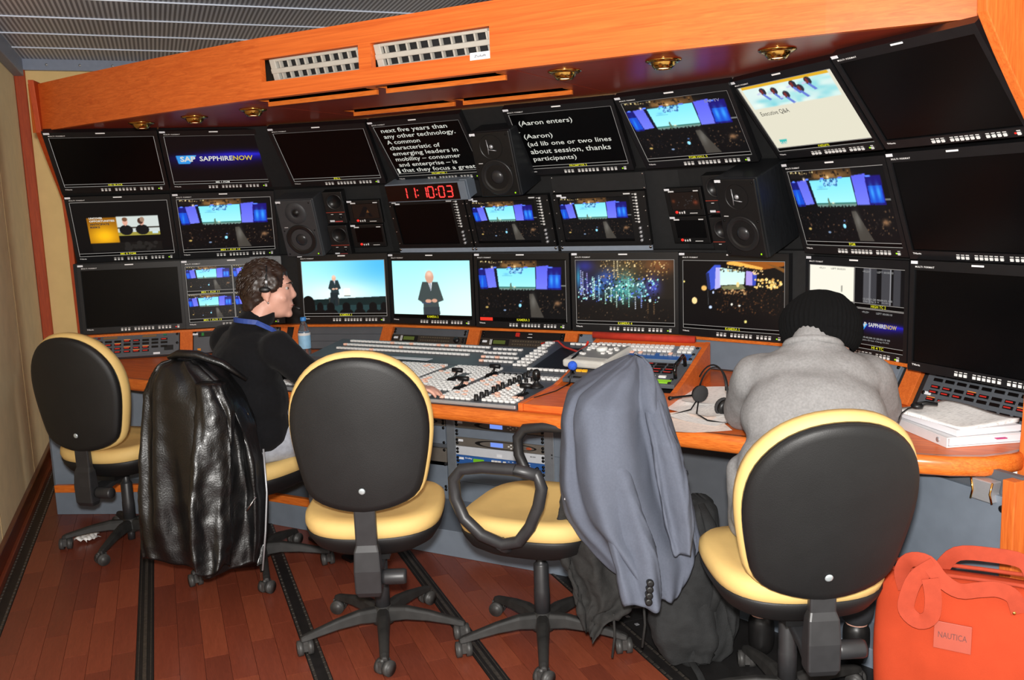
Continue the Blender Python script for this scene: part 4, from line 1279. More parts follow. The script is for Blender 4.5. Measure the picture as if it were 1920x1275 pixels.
CONE = mat('speaker_cone', rgb(30, 30, 31), 0.35, vary=0.1)
DUST = mat('speaker_dustcap', rgb(44, 44, 46), 0.28, vary=0.1)
RUBB = mat('rubber', rgb(18, 18, 18), 0.6, vary=0.1)
VENEER = wood('black_ash_veneer', rgb(16, 17, 19), rgb(32, 34, 37), scale=(60, 4, 60), rough=0.5, coat=0.05)
def speaker(M, label, w, h, d, face, body, tw=0.05, horn=False):
    t = thing('loudspeaker', label, 'loudspeaker', M)
    obj('cabinet', MB().box((0, 0, -d / 2 - 0.006), (w, h, d)), body, t, None, 0.006)
    b = obj('baffle', MB().box((0, 0, 0.0), (w - 0.006, h - 0.006, 0.014)), face, t, None, 0.006)
    r = w * 0.39
    yw = -h * 0.19
    obj('woofer', MB().lathe([(r, 0.007), (r, 0.011), (r * 0.93, 0.013), (r * 0.88, 0.010), (r * 0.82, 0.012), (r * 0.76, 0.010), (r * 0.42, -0.004), (r * 0.40, -0.002)], 32, cap=False), CONE, t, T3(0, yw, 0))
    obj('dust_cap', MB().lathe([(r * 0.43, -0.004), (r * 0.38, 0.008), (r * 0.25, 0.015), (r * 0.1, 0.018), (0.001, 0.0185)], 24), DUST, t, T3(0, yw, 0))
    yt = h * 0.27
    if horn:
        obj('waveguide', MB().lathe([(w * 0.27, 0.0075), (w * 0.22, 0.0), (w * 0.1, -0.006), (0.012, -0.007)], 24, cap=False), BLACK, t, T3(0, yt, 0.001))
        obj('phase_guard', MB().tube([(-0.02, -0.035, 0.008), (-0.012, 0.0, 0.016), (-0.02, 0.035, 0.008)], 0.0022, 6).tube([(-0.015, -0.012, 0.012), (0.012, -0.016, 0.014), (0.024, -0.02, 0.008)], 0.0022, 6).ball((0, 0, 0.002), 0.012, 12), STEEL, t, T3(0, yt, 0.0))
    else:
        obj('tweeter_plate', MB().lathe([(w * 0.275, 0.007), (w * 0.27, 0.0095), (0.03, 0.0095), (0.024, 0.006)], 28, cap=False), face, t, T3(0, yt, 0))
        obj('tweeter_dome', MB().lathe([(0.026, 0.007), (0.022, 0.004), (0.018, 0.009), (0.010, 0.014), (0.001, 0.016)], 20), BLACK, t, T3(0, yt, 0))
    for sx in (-1, 1):
        for y in (h * 0.44, -h * 0.03, -h * 0.44):
            obj('screw', SCREW, None, t, T3(sx * w * 0.40, y, 0.007) @ Matrix.Scale(0.6, 4))
    obj('power_led', MB().box((w * 0.37, -h * 0.44, 0.0085), (0.006, 0.006, 0.003)), LEDG, t)
    obj('label_sticker', MB().box((-w * 0.40, h * 0.465, 0.0075), (0.03, 0.012, 0.001)), LABEL, t)
    obj('maker_plate', MB().box((-w * 0.33, h * 0.03, 0.0075), (0.022, 0.003, 0.001)), WHITE, t)
    return t
SPKF = mat('speaker_grey', rgb(58, 59, 62), 0.5, vary=0.06, bump=0.1, bscale=600)
speaker(B2 @ T3(-0.207, 0.006, 0.12), 'charcoal grey loudspeaker left of the small speakers, above KAMERA 1', 0.232, 0.343, 0.12, SPKF, SPKF)
speaker(C2 @ T3(0.032, 0.340, 0.215), 'black loudspeaker hung between the two prompter monitors', 0.225, 0.325, 0.22, BLACK, VENEER, horn=True)
speaker(D2 @ T3(0.165, 0.05, 0.255) @ RY(-6), 'black wood-sided loudspeaker between the small monitors and the PGM monitor', 0.205, 0.355, 0.24, BLACK, VENEER, horn=True)

SPKS = mat('small_speaker_black', rgb(24, 24, 25), 0.45, vary=0.1)
REDL = mat('red_line', rgb(200, 70, 50), 0.4, vary=0.05)
def small_speaker(M, label):
    t = thing('small_loudspeaker', label, 'loudspeaker', M, 'small rack loudspeakers')
    obj('cabinet', MB().box((0, 0, -0.02), (0.118, 0.186, 0.055)), SPKS, t, None, 0.004)
    obj('cone', MB().lathe([(0.048, 0.008), (0.047, 0.011), (0.043, 0.011), (0.040, 0.008), (0.014, -0.001), (0.011, 0.003), (0.001, 0.006)], 28), CONE, t, T3(0.006, 0.035, 0))
    obj('red_line', MB().box((0.0, -0.026, 0.0083), (0.112, 0.002, 0.001)), REDL, t)
    obj('knob', MB().lathe([(0.010, 0), (0.009, 0.012), (0.001, 0.012)], 12), BLACK, t, T3(0.03, -0.055, 0.0075))
    obj('label_sticker', MB().box((-0.028, -0.077, 0.008), (0.028, 0.010, 0.001)), LABEL, t)
    obj('maker_plate', MB().box((0.012, -0.080, 0.008), (0.045, 0.006, 0.001)), mat('plate_red', rgb(190, 80, 80), 0.4), t)
    obj('legend_print', MB().box((-0.022, -0.038, 0.008), (0.014, 0.003, 0.001)).box((0.03, -0.038, 0.008), (0.016, 0.003, 0.001)), WHITE, t)
    return t
small_speaker(B2 @ T3(0.0, 0.098, 0.05), 'small black rack speaker right of the grey loudspeaker, upper of the left pair')
small_speaker(B2 @ T3(-0.012, -0.100, 0.05), 'small black rack speaker right of the grey loudspeaker, lower of the left pair')
small_speaker(D2 @ T3(-0.058, 0.088, 0.05), 'small black rack speaker left of the wood-sided loudspeaker, upper of the right pair')
small_speaker(D2 @ T3(-0.058, -0.112, 0.05), 'small black rack speaker left of the wood-sided loudspeaker, lower of the right pair')
def small_monitor(M, label, pic):
    t = thing('small_monitor', label, 'monitor', M)
    obj('bezel', MB().box((0, 0, -0.012), (0.198, 0.137, 0.024)), BLACK, t, None, 0.003)
    s = obj('screen', MB().box((0.006, 0.006, 0.0), (0.158, 0.088, 0.004)), GLASS, t)
    if pic:
        obj('picture', PICS[pic], None, s, T3(0.006, 0.006, 0.0025) @ Matrix.Diagonal((0.154, 0.085, 1, 1)))
    obj('button_row', MB().box((-0.035, -0.052, 0.001), (0.006, 0.009, 0.003)).box((-0.022, -0.052, 0.001), (0.006, 0.009, 0.003)).box((-0.009, -0.05, 0.001), (0.006, 0.012, 0.003)).box((0.04, -0.055, 0.001), (0.04, 0.003, 0.002)), BUTTON, t)
    obj('tally_lamp', MB().ball((-0.05, -0.049, 0.002), (0.008, 0.007, 0.003), 10), LEDR, t)
    obj('label_sticker', MB().box((-0.083, 0.063, 0.0008), (0.028, 0.010, 0.001)), LABEL, t)
    obj('maker_plate', MB().box((-0.062, 0.053, 0.0008), (0.03, 0.007, 0.001)), WHITE, t)
    obj('model_plate', MB().box((0.07, 0.053, 0.0008), (0.026, 0.005, 0.001)), WHITE, t)
    return t
small_monitor(B2 @ T3(0.165, 0.058, 0.03), 'tiny rack monitor with a faint orange image, upper of the left pair', 'dark1')
small_monitor(B2 @ T3(0.158, -0.085, 0.03), 'tiny dark rack monitor, lower of the left pair', None)
small_monitor(D2 @ T3(-0.245, 0.050, 0.03), 'tiny rack monitor with a dim crowd image, upper of the right pair', 'dark2')
small_monitor(D2 @ T3(-0.245, -0.090, 0.03), 'tiny dark rack monitor, lower of the right pair', None)

# the red clock
t = thing('digital_clock', 'red seven-segment studio clock reading 11:10:03 in a grey case', 'clock', C2 @ T3(-0.505, 0.180, 0.10))
obj('case', MB().box((0.02, 0, -0.05), (0.50, 0.100, 0.10)), GREY, t, None, 0.003)
obj('face', MB().box((0, 0, 0.001), (0.455, 0.088, 0.004)), mat('clock_face', rgb(26, 6, 6), 0.25, vary=0.1), t)
obj('mount_plate', MB().box((0.252, 0.0, -0.02), (0.044, 0.11, 0.012)), GREY, t, None, 0.002)
for sy in (-1, 1):
    obj('screw', SCREWS, None, t, T3(0.252, sy * 0.04, -0.014))
SEGS = {'1': 'bc', '0': 'abcdef', '3': 'abcdg'}
def seven(ch, x, w, h):
    g = MB()
    th = 0.0062
    P = {'a': (0, h / 2, 1), 'd': (0, -h / 2, 1), 'g': (0, 0, 1), 'b': (w / 2, h / 4, 0), 'c': (w / 2, -h / 4, 0), 'f': (-w / 2, h / 4, 0), 'e': (-w / 2, -h / 4, 0)}
    for k in SEGS[ch]:
        a, b, hor = P[k]
        g.box((x + a + b * 0.08, b, 0.004), (w - 0.004, th, 0.002) if hor else (th, h / 2 - 0.004, 0.002))
    return g
CLK = glow('clock_red', rgb(255, 62, 58), 1.4)
for ch, x in (('1', -0.112), ('1', -0.058), ('1', 0.012), ('0', 0.056), ('0', 0.122), ('3', 0.172)):
    obj('digit', seven(ch, x, 0.032, 0.058), CLK, t)
for x in (-0.026, 0.090):
    obj('colon', MB().box((x + 0.001, 0.014, 0.004), (0.007, 0.007, 0.002)).box((x - 0.001, -0.014, 0.004), (0.007, 0.007, 0.002)), CLK, t)

# ---------------------------------------------------------------- devices in the 3U strip
TAUPE = mat('device_brown', rgb(66, 60, 54), 0.4, metal=0.3, vary=0.08)
LCDO = glow('lcd_olive', rgb(96, 110, 40), 0.6)
def effect_unit(M, label):
    t, h = rack_unit('effects_unit', label, 'rack unit', M, 1, TAUPE)
    d = obj('display_window', MB().box((-0.115, 0, 0.001), (0.10, 0.034, 0.003)), BLACK, t)
    obj('display', MB().box((-0.122, 0, 0.003), (0.072, 0.02, 0.002)), LCDO, d)
    obj('knob', MB().lathe([(0.0175, 0), (0.016, 0.012), (0.001, 0.013)], 18), BLACK, t, T3(0.19, 0, 0))
    g = MB()
    for i in range(13):
        for j in range(2):
            g.box((-0.04 + i * 0.015, 0.009 - j * 0.018, 0.002), (0.009, 0.006, 0.004))
    obj('button_rows', g, mat('button_taupe', rgb(92, 82, 66), 0.5, vary=0.1), t, kind='stuff')
    obj('level_meter', MB().box((-0.178, 0, 0.001), (0.004, 0.03, 0.001)).box((-0.170, 0, 0.001), (0.004, 0.03, 0.001)), BUTTON, t)
    obj('label_sticker', MB().box((-0.212, 0.002, 0.001), (0.028, 0.012, 0.001)), LABEL, t)
    return t
effect_unit(strip(2, CT[0]) @ T3(0, 0, 0.012), 'brown one-unit effects processor with a green display under KAMERA 2')
effect_unit(strip(2, CT[1]) @ T3(0, 0, 0.012), 'brown one-unit effects processor under KAMERA 3, below the red button panel')
t, h = rack_unit('button_panel', 'black one-unit rack panel with a red button under KAMERA 3', 'rack unit', strip(2, CT[1]) @ T3(0, 0.0445, 0.010), 1, BLACK)
obj('red_button', MB().box((-0.02, 0.0, 0.006), (0.022, 0.022, 0.012)), mat('button_red', rgb(196, 40, 34), 0.4, vary=0.05), t, None, 0.002)
obj('legend_print', MB().box((0.05, 0.008, 0.001), (0.022, 0.003, 0.001)).box((0.05, -0.01, 0.001), (0.028, 0.003, 0.001)), WHITE, t)
t = thing('label_plate', 'small dark switch plate with a green lamp behind the man, under the split monitor', 'switch', strip(0, A2) @ T3(-0.17, 0.045, 0.008))
obj('plate', MB().box((0, 0, 0), (0.09, 0.028, 0.004)), BLACK, t)
obj('green_lamp', MB().box((-0.02, 0, 0.003), (0.014, 0.018, 0.004)), glow('lamp_green', rgb(20, 110, 40), 0.8), t)
obj('label_sticker', MB().box((-0.062, 0.004, 0.001), (0.03, 0.012, 0.001)), LABEL, t)
obj('orange_button', MB().box((-0.04, -0.095, 0.004), (0.018, 0.014, 0.01)), mat('button_orange', rgb(220, 140, 40), 0.4), t)

KEYF = mat('key_window', rgb(12, 9, 9), 0.3, vary=0.1)
KEYR = glow('key_red', rgb(205, 34, 22), 0.9)
KEYO = glow('key_orange', rgb(255, 150, 50), 1.0)
KEYB = MB().box((0, 0, 0.002), (0.036, 0.0115, 0.005)).mesh('key_display')
KEYB.materials.append(KEYF)
KEYL = MB().box((-0.0015, 0, 0.0049), (0.026, 0.0048, 0.0006)).mesh('lit_name')
KEYL.materials.append(KEYR)
LEDBAR = MB().box((0, 0.0077, 0.004), (0.034, 0.0022, 0.001)).mesh('call_light')
LEDBAR.materials.append(KEYO)
LEVER = MB().box((0, 0, 0.004), (0.006, 0.020, 0.010)).mesh('lever_key')
LEVER.materials.append(BLACK)
def intercom(M, label, rows, litset, orange, w=0.4826, h=0.133, dx=0.05, dy=0.017, x0=-0.19, y0=0.045, ncol=8):
    t = thing('intercom_panel', label, 'intercom', M)
    obj('faceplate', MB().box((0, 0, -0.012), (w, h, 0.024)), GREYD, t, None, 0.002)
    for sx in (-1, 1):
        for sy in (-1, 0, 1):
            obj('screw', SCREW, None, t, T3(sx * (w / 2 - 0.010), sy * (h / 2 - 0.012), 0.0))
    for r, y in enumerate(rows):
        for c in range(ncol):
            M2 = T3(x0 + c * dx, y, 0)
            if (r, c) in (((3, 6), (3, 7)) if len(rows) == 4 else ((5, 6), (5, 7))):
                continue
            k = obj('key_display', KEYB, None, t, M2)
            if (r, c) in litset:
                obj('lit_name', KEYL, None, k)
            if (r, c) in orange:
                obj('call_light', LEDBAR, None, k)
    return t
litA = {(0, 0), (0, 3), (0, 4), (0, 7), (1, 0), (1, 1), (1, 2), (2, 0), (2, 1), (2, 2), (2, 3), (2, 4), (2, 5), (3, 0), (3, 1), (3, 2), (3, 3), (3, 4), (3, 5)}
t = intercom(strip(0, A1) @ T3(0, 0.0, 0.016), 'dark intercom key panel with red lit names under the far left monitor', [0.028, 0.008, -0.016, -0.036], litA, {(0, 3), (1, 2), (2, 3), (2, 5), (3, 4)})
obj('display_strip', MB().box((-0.13, 0.052, 0.001), (0.075, 0.012, 0.002)).box((0.08, 0.052, 0.001), (0.075, 0.012, 0.002)), mat('lcd_off', rgb(124, 96, 62), 0.4), t)
obj('green_button', MB().box((0.165, 0.054, 0.003), (0.016, 0.010, 0.006)), mat('btn_green', rgb(16, 120, 84), 0.4), t)
obj('red_button', MB().box((-0.19, 0.052, 0.003), (0.014, 0.008, 0.006)), mat('btn_dkred', rgb(110, 18, 14), 0.4), t)
obj('speaker_grille', MB().box((0.185, -0.026, 0.001), (0.05, 0.03, 0.002)), BLACKM, t)
obj('label_sticker', MB().box((0.12, -0.056, 0.001), (0.036, 0.012, 0.001)), LABEL, t)
litE = {(2, 0), (2, 1), (2, 3), (2, 4), (2, 6), (3, 0), (3, 1), (3, 2), (3, 6), (3, 7), (4, 0), (4, 1), (4, 2), (4, 3), (5, 0), (5, 1), (5, 2), (5, 3), (5, 4), (5, 5)}
t = intercom(strip(4, E2 - 0.03) @ T3(0, -0.018, 0.016), 'large intercom key panel with red lit names at the right end of the desk', [0.075, 0.055, 0.028, 0.008, -0.020, -0.040], litE, {(2, 3), (4, 0), (4, 2), (3, 7), (5, 4)}, h=0.19)
obj('label_sticker', MB().box((-0.205, 0.086, 0.001), (0.034, 0.011, 0.001)).box((-0.215, 0.0, 0.001), (0.034, 0.012, 0.001)), LABEL, t)
obj('speaker_grille', MB().box((0.17, -0.064, 0.001), (0.09, 0.04, 0.002)), BLACKM, t)

# ---------------------------------------------------------------- vision mixer on the desk
PANELG = mat('mixer_grey', rgb(72, 76, 82), 0.5, vary=0.06, vscale=20, bump=0.05, bscale=500)
vm = thing('vision_mixer', 'wide dark grey vision mixer covered in white keys, sunk in the middle of the desk', 'mixer', T3(-2.35, 3.3, 0.757))
def slope(x0, x1, y0, z0, y1, z1, th=0.03):
    g = MB()
    vs = [(x0, y0, z0), (x1, y0, z0), (x1, y1, z1), (x0, y1, z1), (x0, y0, 0.757), (x1, y0, 0.757), (x1, y1, 0.757), (x0, y1, 0.757)]
    return g.add(vs, [(0, 1, 2, 3), (4, 5, 1, 0), (5, 6, 2, 1), (6, 7, 3, 2), (7, 4, 0, 3), (7, 6, 5, 4)])
WV = vm.matrix_world.inverted()
MX = (-3.06, -1.628, 2.992, 0.776, 3.60, 0.795)
obj('main_panel', slope(MX[0], MX[1], MX[2], MX[3], MX[4], MX[5]), PANELG, vm, WV)
obj('key_bank', slope(-3.20, -1.985, 3.602, 0.797, 3.90, 0.845), PANELG, vm, WV)
obj('edge_trim', MB().box((-2.344, 2.984, 0.770), (1.432, 0.012, 0.014)), STEEL, vm, WV, 0.003)
def onmain(x, y):
    return 0.776 + (y - 2.992) / 0.608 * 0.019
def onrear(x, y):
    return 0.797 + (y - 3.602) / 0.298 * 0.048
def keys(zf, spots, w=0.0175, d=0.0150, h=0.010):
    g = MB()
    for x, y in spots:
        g.box((x, y, zf(x, y) + h / 2), (w, d, h))
    return g
white, pink = [], []
kr = random.Random(3)
blocks = [(-2.26, -2.06, 3.03, 3.10), (-2.26, -2.02, 3.14, 3.26), (-2.26, -2.16, 3.28, 3.44), (-2.08, -2.03, 3.30, 3.44), (-2.24, -2.02, 3.47, 3.57),
          (-1.985, -1.86, 3.02, 3.12), (-1.965, -1.86, 3.15, 3.28), (-1.965, -1.86, 3.31, 3.42), (-1.95, -1.86, 3.45, 3.56),
          (-1.79, -1.66, 3.025, 3.085), (-1.79, -1.725, 3.10, 3.22), (-1.79, -1.745, 3.25, 3.40), (-1.78, -1.65, 3.43, 3.45),
          (-2.56, -2.30, 3.03, 3.12), (-2.56, -2.30, 3.16, 3.30), (-2.56, -2.32, 3.34, 3.44), (-2.56, -2.32, 3.47, 3.57), (-2.98, -2.64, 3.03, 3.20), (-2.98, -2.64, 3.26, 3.40), (-2.98, -2.64, 3.46, 3.57)]
for x0, x1, y0, y1 in blocks:
    ny = max(1, int(round((y1 - y0) / 0.0275)))
    nx = max(1, int(round((x1 - x0) / 0.0265)))
    for j in range(ny + 1):
        for i in range(nx + 1):
            x, y = x0 + (x1 - x0) * i / nx, y0 + (y1 - y0) * j / ny
            (pink if kr.random() < 0.10 else white).append((x, y))
obj('white_keys', keys(onmain, white), BUTTON, vm, WV, kind='stuff')
obj('lit_keys', keys(onmain, pink), BUTTONP, vm, WV, kind='stuff')
rw, rp_ = [], []
for y, x0, x1 in ((3.86, -3.1, -2.25), (3.80, -3.1, -2.25), (3.74, -3.1, -2.3), (3.845, -2.20, -2.06), (3.785, -2.22, -2.06), (3.725, -2.2, -2.02), (3.67, -2.18, -2.02)):
    n = int((x1 - x0) / 0.024)
    for i in range(n + 1):
        (rp_ if kr.random() < 0.07 else rw).append((x0 + (x1 - x0) * i / n, y))
obj('white_keys', keys(onrear, rw, 0.019, 0.016), BUTTON, vm, WV, kind='stuff')
obj('lit_keys', keys(onrear, rp_, 0.019, 0.016), BUTTONP, vm, WV, kind='stuff')
for i, y in enumerate((3.02, 3.06, 3.10, 3.16, 3.20, 3.24, 3.30, 3.34, 3.38, 3.44, 3.475, 3.51)):
    x = -1.825 + 0.002 * math.sin(i)
    obj('rotary_knob', MB().lathe([(0.0105, 0), (0.009, 0.004), (0.0085, 0.024), (0.001, 0.025)], 14), BLACK, vm, WV @ T3(x, y, onmain(x, y)))
for i, (x, y) in enumerate(((-1.775, 3.30), (-1.765, 3.335), (-1.75, 3.365))):
    obj('rotary_knob', MB().lathe([(0.0105, 0), (0.009, 0.004), (0.0085, 0.024), (0.001, 0.025)], 14), BLACK, vm, WV @ T3(x, y, onmain(x, y)))
for x, y in ((-2.125, 3.335), (-2.005, 3.19), (-2.0, 3.455), (-1.68, 3.14)):
    z = onmain(x, y)
    f = obj('transition_fader', MB().prism([(-0.055, 0.0), (0.055, 0.0), (0.035, 0.012), (-0.035, 0.012)], -0.006, 0.006, 0, Matrix(((0, 0, 1, 0), (1, 0, 0, 0), (0, 1, 0, 0), (0, 0, 0, 1)))), BLACK, vm, WV @ T3(x, y - 0.005, z))
    obj('fader_arm', MB().tube([(0, 0.0, 0.006), (0, 0.025, 0.022), (0, 0.032, 0.032)], [0.006, 0.005, 0.005], 8), BLACK, f)
    obj('fader_grip', MB().cyl((-0.024, 0.034, 0.036), (0.024, 0.034, 0.036), 0.010, n=14), BLACK, f)
x, y = -1.693, 3.29
j = obj('joystick', MB().lathe([(0.030, 0), (0.030, 0.004), (0.024, 0.010), (0.014, 0.018), (0.009, 0.026), (0.009, 0.034)], 20), BLACK, vm, WV @ T3(x, y, onmain(x, y)))
obj('joystick_head', MB().lathe([(0.010, 0.030), (0.016, 0.036), (0.0175, 0.055), (0.016, 0.068), (0.010, 0.076), (0.001, 0.078)], 18), mat('joystick_black', rgb(20, 20, 20), 0.25, vary=0.1), j)
obj('paper_note', MB().box((-2.62, 3.62, 0.812), (0.36, 0.05, 0.002)), LABEL, vm, WV)
# menu display unit
mu = thing('menu_panel', 'slanted dark grey menu panel with a black display at the right of the vision mixer', 'control panel', T3(-1.8, 3.7, 0.757))
WM = mu.matrix_world.inverted()
obj('housing', slope(-1.96, -1.632, 3.47, 0.806, 3.94, 0.876), PANELG, mu, WM, 0.003)
def onmenu(x, y):
    return 0.806 + (y - 3.47) / 0.47 * 0.07
g = MB().add([(-1.84, 3.545, onmenu(0, 3.545) + 0.002), (-1.66, 3.545, onmenu(0, 3.545) + 0.002), (-1.66, 3.84, onmenu(0, 3.84) + 0.002), (-1.84, 3.84, onmenu(0, 3.84) + 0.002)], [(0, 1, 2, 3)])
obj('display', g, mat('display_matt', rgb(30, 30, 32), 0.6, spec=0.2, vary=0.1), mu, WM)
sp = [(-1.935 + a * 0.022, 3.56 + i * 0.042) for i in range(9) for a in (0, 1.0)] + [(-1.885, 3.56 + i * 0.04) for i in range(6)]
obj('key_columns', keys(onmenu, sp, 0.017, 0.026), BUTTON, mu, WM, kind='stuff')
obj('soft_keys', keys(onmenu, [(-1.84 + i * 0.027, 3.515) for i in range(8)], 0.020, 0.016), BUTTON, mu, WM, kind='stuff')
obj('function_keys', keys(onmenu, [(-1.80 + i * 0.03, 3.895) for i in range(6)], 0.022, 0.02), BUTTON, mu, WM, kind='stuff')

# ---------------------------------------------------------------- wooden desk box with router and intercom panels
bx = thing('desk_box', 'sloping orange wooden box on the desk holding two control panels', 'console box', T3(-1.36, 3.3, 0.757))
WB = bx.matrix_world.inverted()
pf = [(2.99, 0.757), (2.99, 0.787), (3.30, 0.800), (3.42, 0.827), (3.765, 0.930), (3.765, 0.757)]
YZ = Matrix(((0, 0, 1, 0), (1, 0, 0, 0), (0, 1, 0, 0), (0, 0, 0, 1)))
obj('box_side', MB().prism(pf, -1.622, -1.602, 0, YZ), WOODD, bx, WB, 0.002)
obj('box_side', MB().prism(pf, -1.118, -1.096, 0, YZ), WOODD, bx, WB, 0.002)
obj('box_lip', MB().prism([(2.995, 0.757), (2.995, 0.784), (3.30, 0.797), (3.305, 0.757)], -1.602, -1.118, 0, YZ), WOODD, bx, WB, 0.002)
obj('box_riser', MB().prism([(3.70, 0.757), (3.70, 0.908), (3.765, 0.928), (3.765, 0.757)], -1.602, -1.118, 0, YZ), WOODD, bx, WB, 0.002)
obj('box_floor', MB().box((-1.36, 3.5, 0.765), (0.48, 0.4, 0.012)), BLACKM, bx, WB)
def onbox(y, off=0.0):
    if y < 3.42:
        z = 0.800 + (y - 3.30) / 0.12 * 0.027
    else:
        z = 0.827 + (y - 3.42) / 0.345 * 0.103
    return z + off
tilt2 = math.degrees(math.atan2(0.103, 0.345))
def flatpanel(yc, tilt_deg, off=0.0, x=-1.36):
    """Frame lying on the box: x right, y away from the operator, z up and out."""
    return T3(x, yc, onbox(yc, off)) @ RX(tilt_deg)
# router control panel (rear, with blue field)
rp = thing('router_panel', 'grey and blue router key panel at the top of the wooden desk box', 'control panel', flatpanel(3.645, tilt2, 0.002))
obj('faceplate', MB().box((0, 0, -0.008), (0.482, 0.135, 0.016)), GREY, rp, None, 0.002)
obj('blue_field', MB().box((0, -0.038, 0.0006), (0.45, 0.056, 0.0012)), BLUEP, rp)
g = MB()
for i in range(20):
    if i != 16:
        g.box((-0.21 + i * 0.022, 0.046, 0.004), (0.017, 0.022, 0.008)).box((-0.21 + i * 0.022, 0.012, 0.004), (0.017, 0.022, 0.008))
obj('key_rows', g, BUTTON, rp, kind='stuff')
g = MB()
for i in range(18):
    if i % 6 != 5:
        g.box((-0.13 + i * 0.019, -0.026, 0.004), (0.015, 0.018, 0.007))
obj('assign_keys', g, mat('button_grey', rgb(150, 152, 156), 0.5, vary=0.05), rp, kind='stuff')
obj('lit_key', MB().box((-0.035, -0.026, 0.0085), (0.016, 0.018, 0.003)), BUTTONP, rp)
obj('lit_key', MB().box((0.003, -0.026, 0.0085), (0.016, 0.018, 0.003)), BUTTONP, rp)
obj('lit_key', MB().box((0.136, -0.026, 0.0085), (0.016, 0.018, 0.003)), BUTTONP, rp)
for sx in (-1, 1):
    for y in (0.05, -0.01, -0.055):
        obj('screw', SCREW, None, rp, T3(sx * 0.23, y, 0.0))
# desk intercom with handles
ip = thing('intercom_panel', 'intercom key panel with black grab handles and yellow keys in the wooden desk box', 'intercom', flatpanel(3.455, 12.5, 0.006))
obj('faceplate', MB().box((0, 0, -0.008), (0.482, 0.225, 0.016)), GREYD, ip, None, 0.002)
for r in range(4):
    for c in range(8):
        k = obj('key_display', KEYB, None, ip, T3(-0.175 + c * 0.05, 0.085 - r * 0.027, 0.0) @ Matrix.Scale(1.12, 4))
        if r in (2, 3) or (r + c) % 5 == 0:
            obj('lit_name', KEYL, None, k)
for i in range(4):
    obj('yellow_key', MB().box((-0.20 + i * 0.026 + (0.03 if i > 1 else 0), -0.030, 0.004), (0.022, 0.012, 0.008)), mat('key_yellow', rgb(226, 168, 40), 0.4, emit=rgb(255, 180, 30), estr=0.3), ip)
obj('card_slot', MB().box((-0.12, -0.092, 0.001), (0.16, 0.012, 0.002)), BLACK, ip)
obj('green_card', MB().box((0.175, -0.085, 0.002), (0.085, 0.03, 0.003)), mat('card_green', rgb(150, 220, 50), 0.5, vary=0.05), ip)
obj('button_block', MB().box((0.12, -0.04, 0.003), (0.04, 0.012, 0.006)).box((0.17, -0.04, 0.003), (0.03, 0.012, 0.006)), BUTTON, ip)
for sx in (-1, 1):
    obj('grab_handle', MB().tube([(sx * 0.225, -0.045, 0), (sx * 0.225, -0.045, 0.035), (sx * 0.225, -0.030, 0.052), (sx * 0.225, 0.07, 0.052), (sx * 0.225, 0.085, 0.035), (sx * 0.225, 0.085, 0.0)], 0.0075, 10), mat('handle_black', rgb(14, 14, 14), 0.2, vary=0.1), ip)
    for y in (-0.095, -0.06, 0.1):
        obj('screw', SCREW, None, ip, T3(sx * 0.215, y, 0.0))
# gooseneck microphone
mc = thing('gooseneck_microphone', 'small microphone with blue foam cap and thin black stem by the left grab handle', 'microphone', T3(-1.56, 3.33, 0.805))
obj('stem', MB().tube([(0, 0, 0), (0.0, 0.01, 0.03), (-0.002, 0.03, 0.055)], 0.003, 8), BLACK, mc)
obj('foam_cap', MB().ball((-0.002, 0.036, 0.066), (0.020, 0.018, 0.020), 16), mat('foam_blue', rgb(44, 96, 220), 0.9, vary=0.25, vscale=300, bump=0.5, bscale=500), mc)
obj('stand_cable', MB().tube([(0, 0, 0.0), (0.0, -0.05, -0.004), (-0.005, -0.12, -0.010), (-0.03, -0.2, -0.014), (-0.05, -0.26, -0.016)], 0.0022, 6), BLACK, mc)
# remote control panel lying on the box
rc = thing('remote_panel', 'light grey hand control panel with white keys lying across the wooden desk box', 'control panel', T3(-1.515, 3.52, 0.888) @ RZ(-6) @ RX(7))
obj('housing', MB().box((0, 0, 0), (0.20, 0.26, 0.035)), mat('remote_beige', rgb(196, 196, 190), 0.45, vary=0.04), rc, None, 0.012, seg=3)
obj('key_field', MB().box((0, 0.02, 0.0178), (0.185, 0.20, 0.002)), mat('remote_field', rgb(128, 130, 130), 0.5, vary=0.05), rc)
g = MB()
for i in range(7):
    g.box((-0.075 + i * 0.025, 0.108, 0.022), (0.014, 0.010, 0.008))
for (x, y) in ((-0.06, 0.07), (-0.04, 0.07), (-0.06, 0.045), (-0.04, 0.045), (-0.05, 0.02), (0.06, 0.06), (0.045, 0.04), (0.075, 0.04), (0.05, 0.01), (0.07, -0.01), (0.04, -0.02), (-0.06, -0.04), (-0.04, -0.045)):
    g.box((x, y, 0.022), (0.015, 0.013, 0.008))
obj('key_set', g, BUTTON, rc, kind='stuff')
obj('track_ball', MB().lathe([(0.026, 0.018), (0.024, 0.032), (0.012, 0.034), (0.001, 0.034)], 18), mat('ball_white', rgb(232, 236, 232), 0.3, vary=0.03), rc, T3(0.008, 0.03, 0))
g = MB().tube([(-1.63, 3.745, 0.945), (-1.4, 3.752, 0.94), (-1.16, 3.756, 0.938)], 0.016, 10)
obj('red_cloth_roll', g, mat('cloth_red', rgb(176, 44, 22), 0.8, vary=0.15), None, label='rolled orange-red cloth along the back of the wooden desk box', cat='cloth')
obj('red_cable', MB().tube([(-1.99, 3.93, 0.862), (-1.9, 3.94, 0.876), (-1.8, 3.80, 0.872), (-1.7, 3.73, 0.866), (-1.645, 3.70, 0.90), (-1.62, 3.66, 0.925)], 0.005, 8), mat('cable_red', rgb(206, 44, 26), 0.45, vary=0.08), None,
    label='thin red cable between the menu panel and the remote panel', cat='cable')

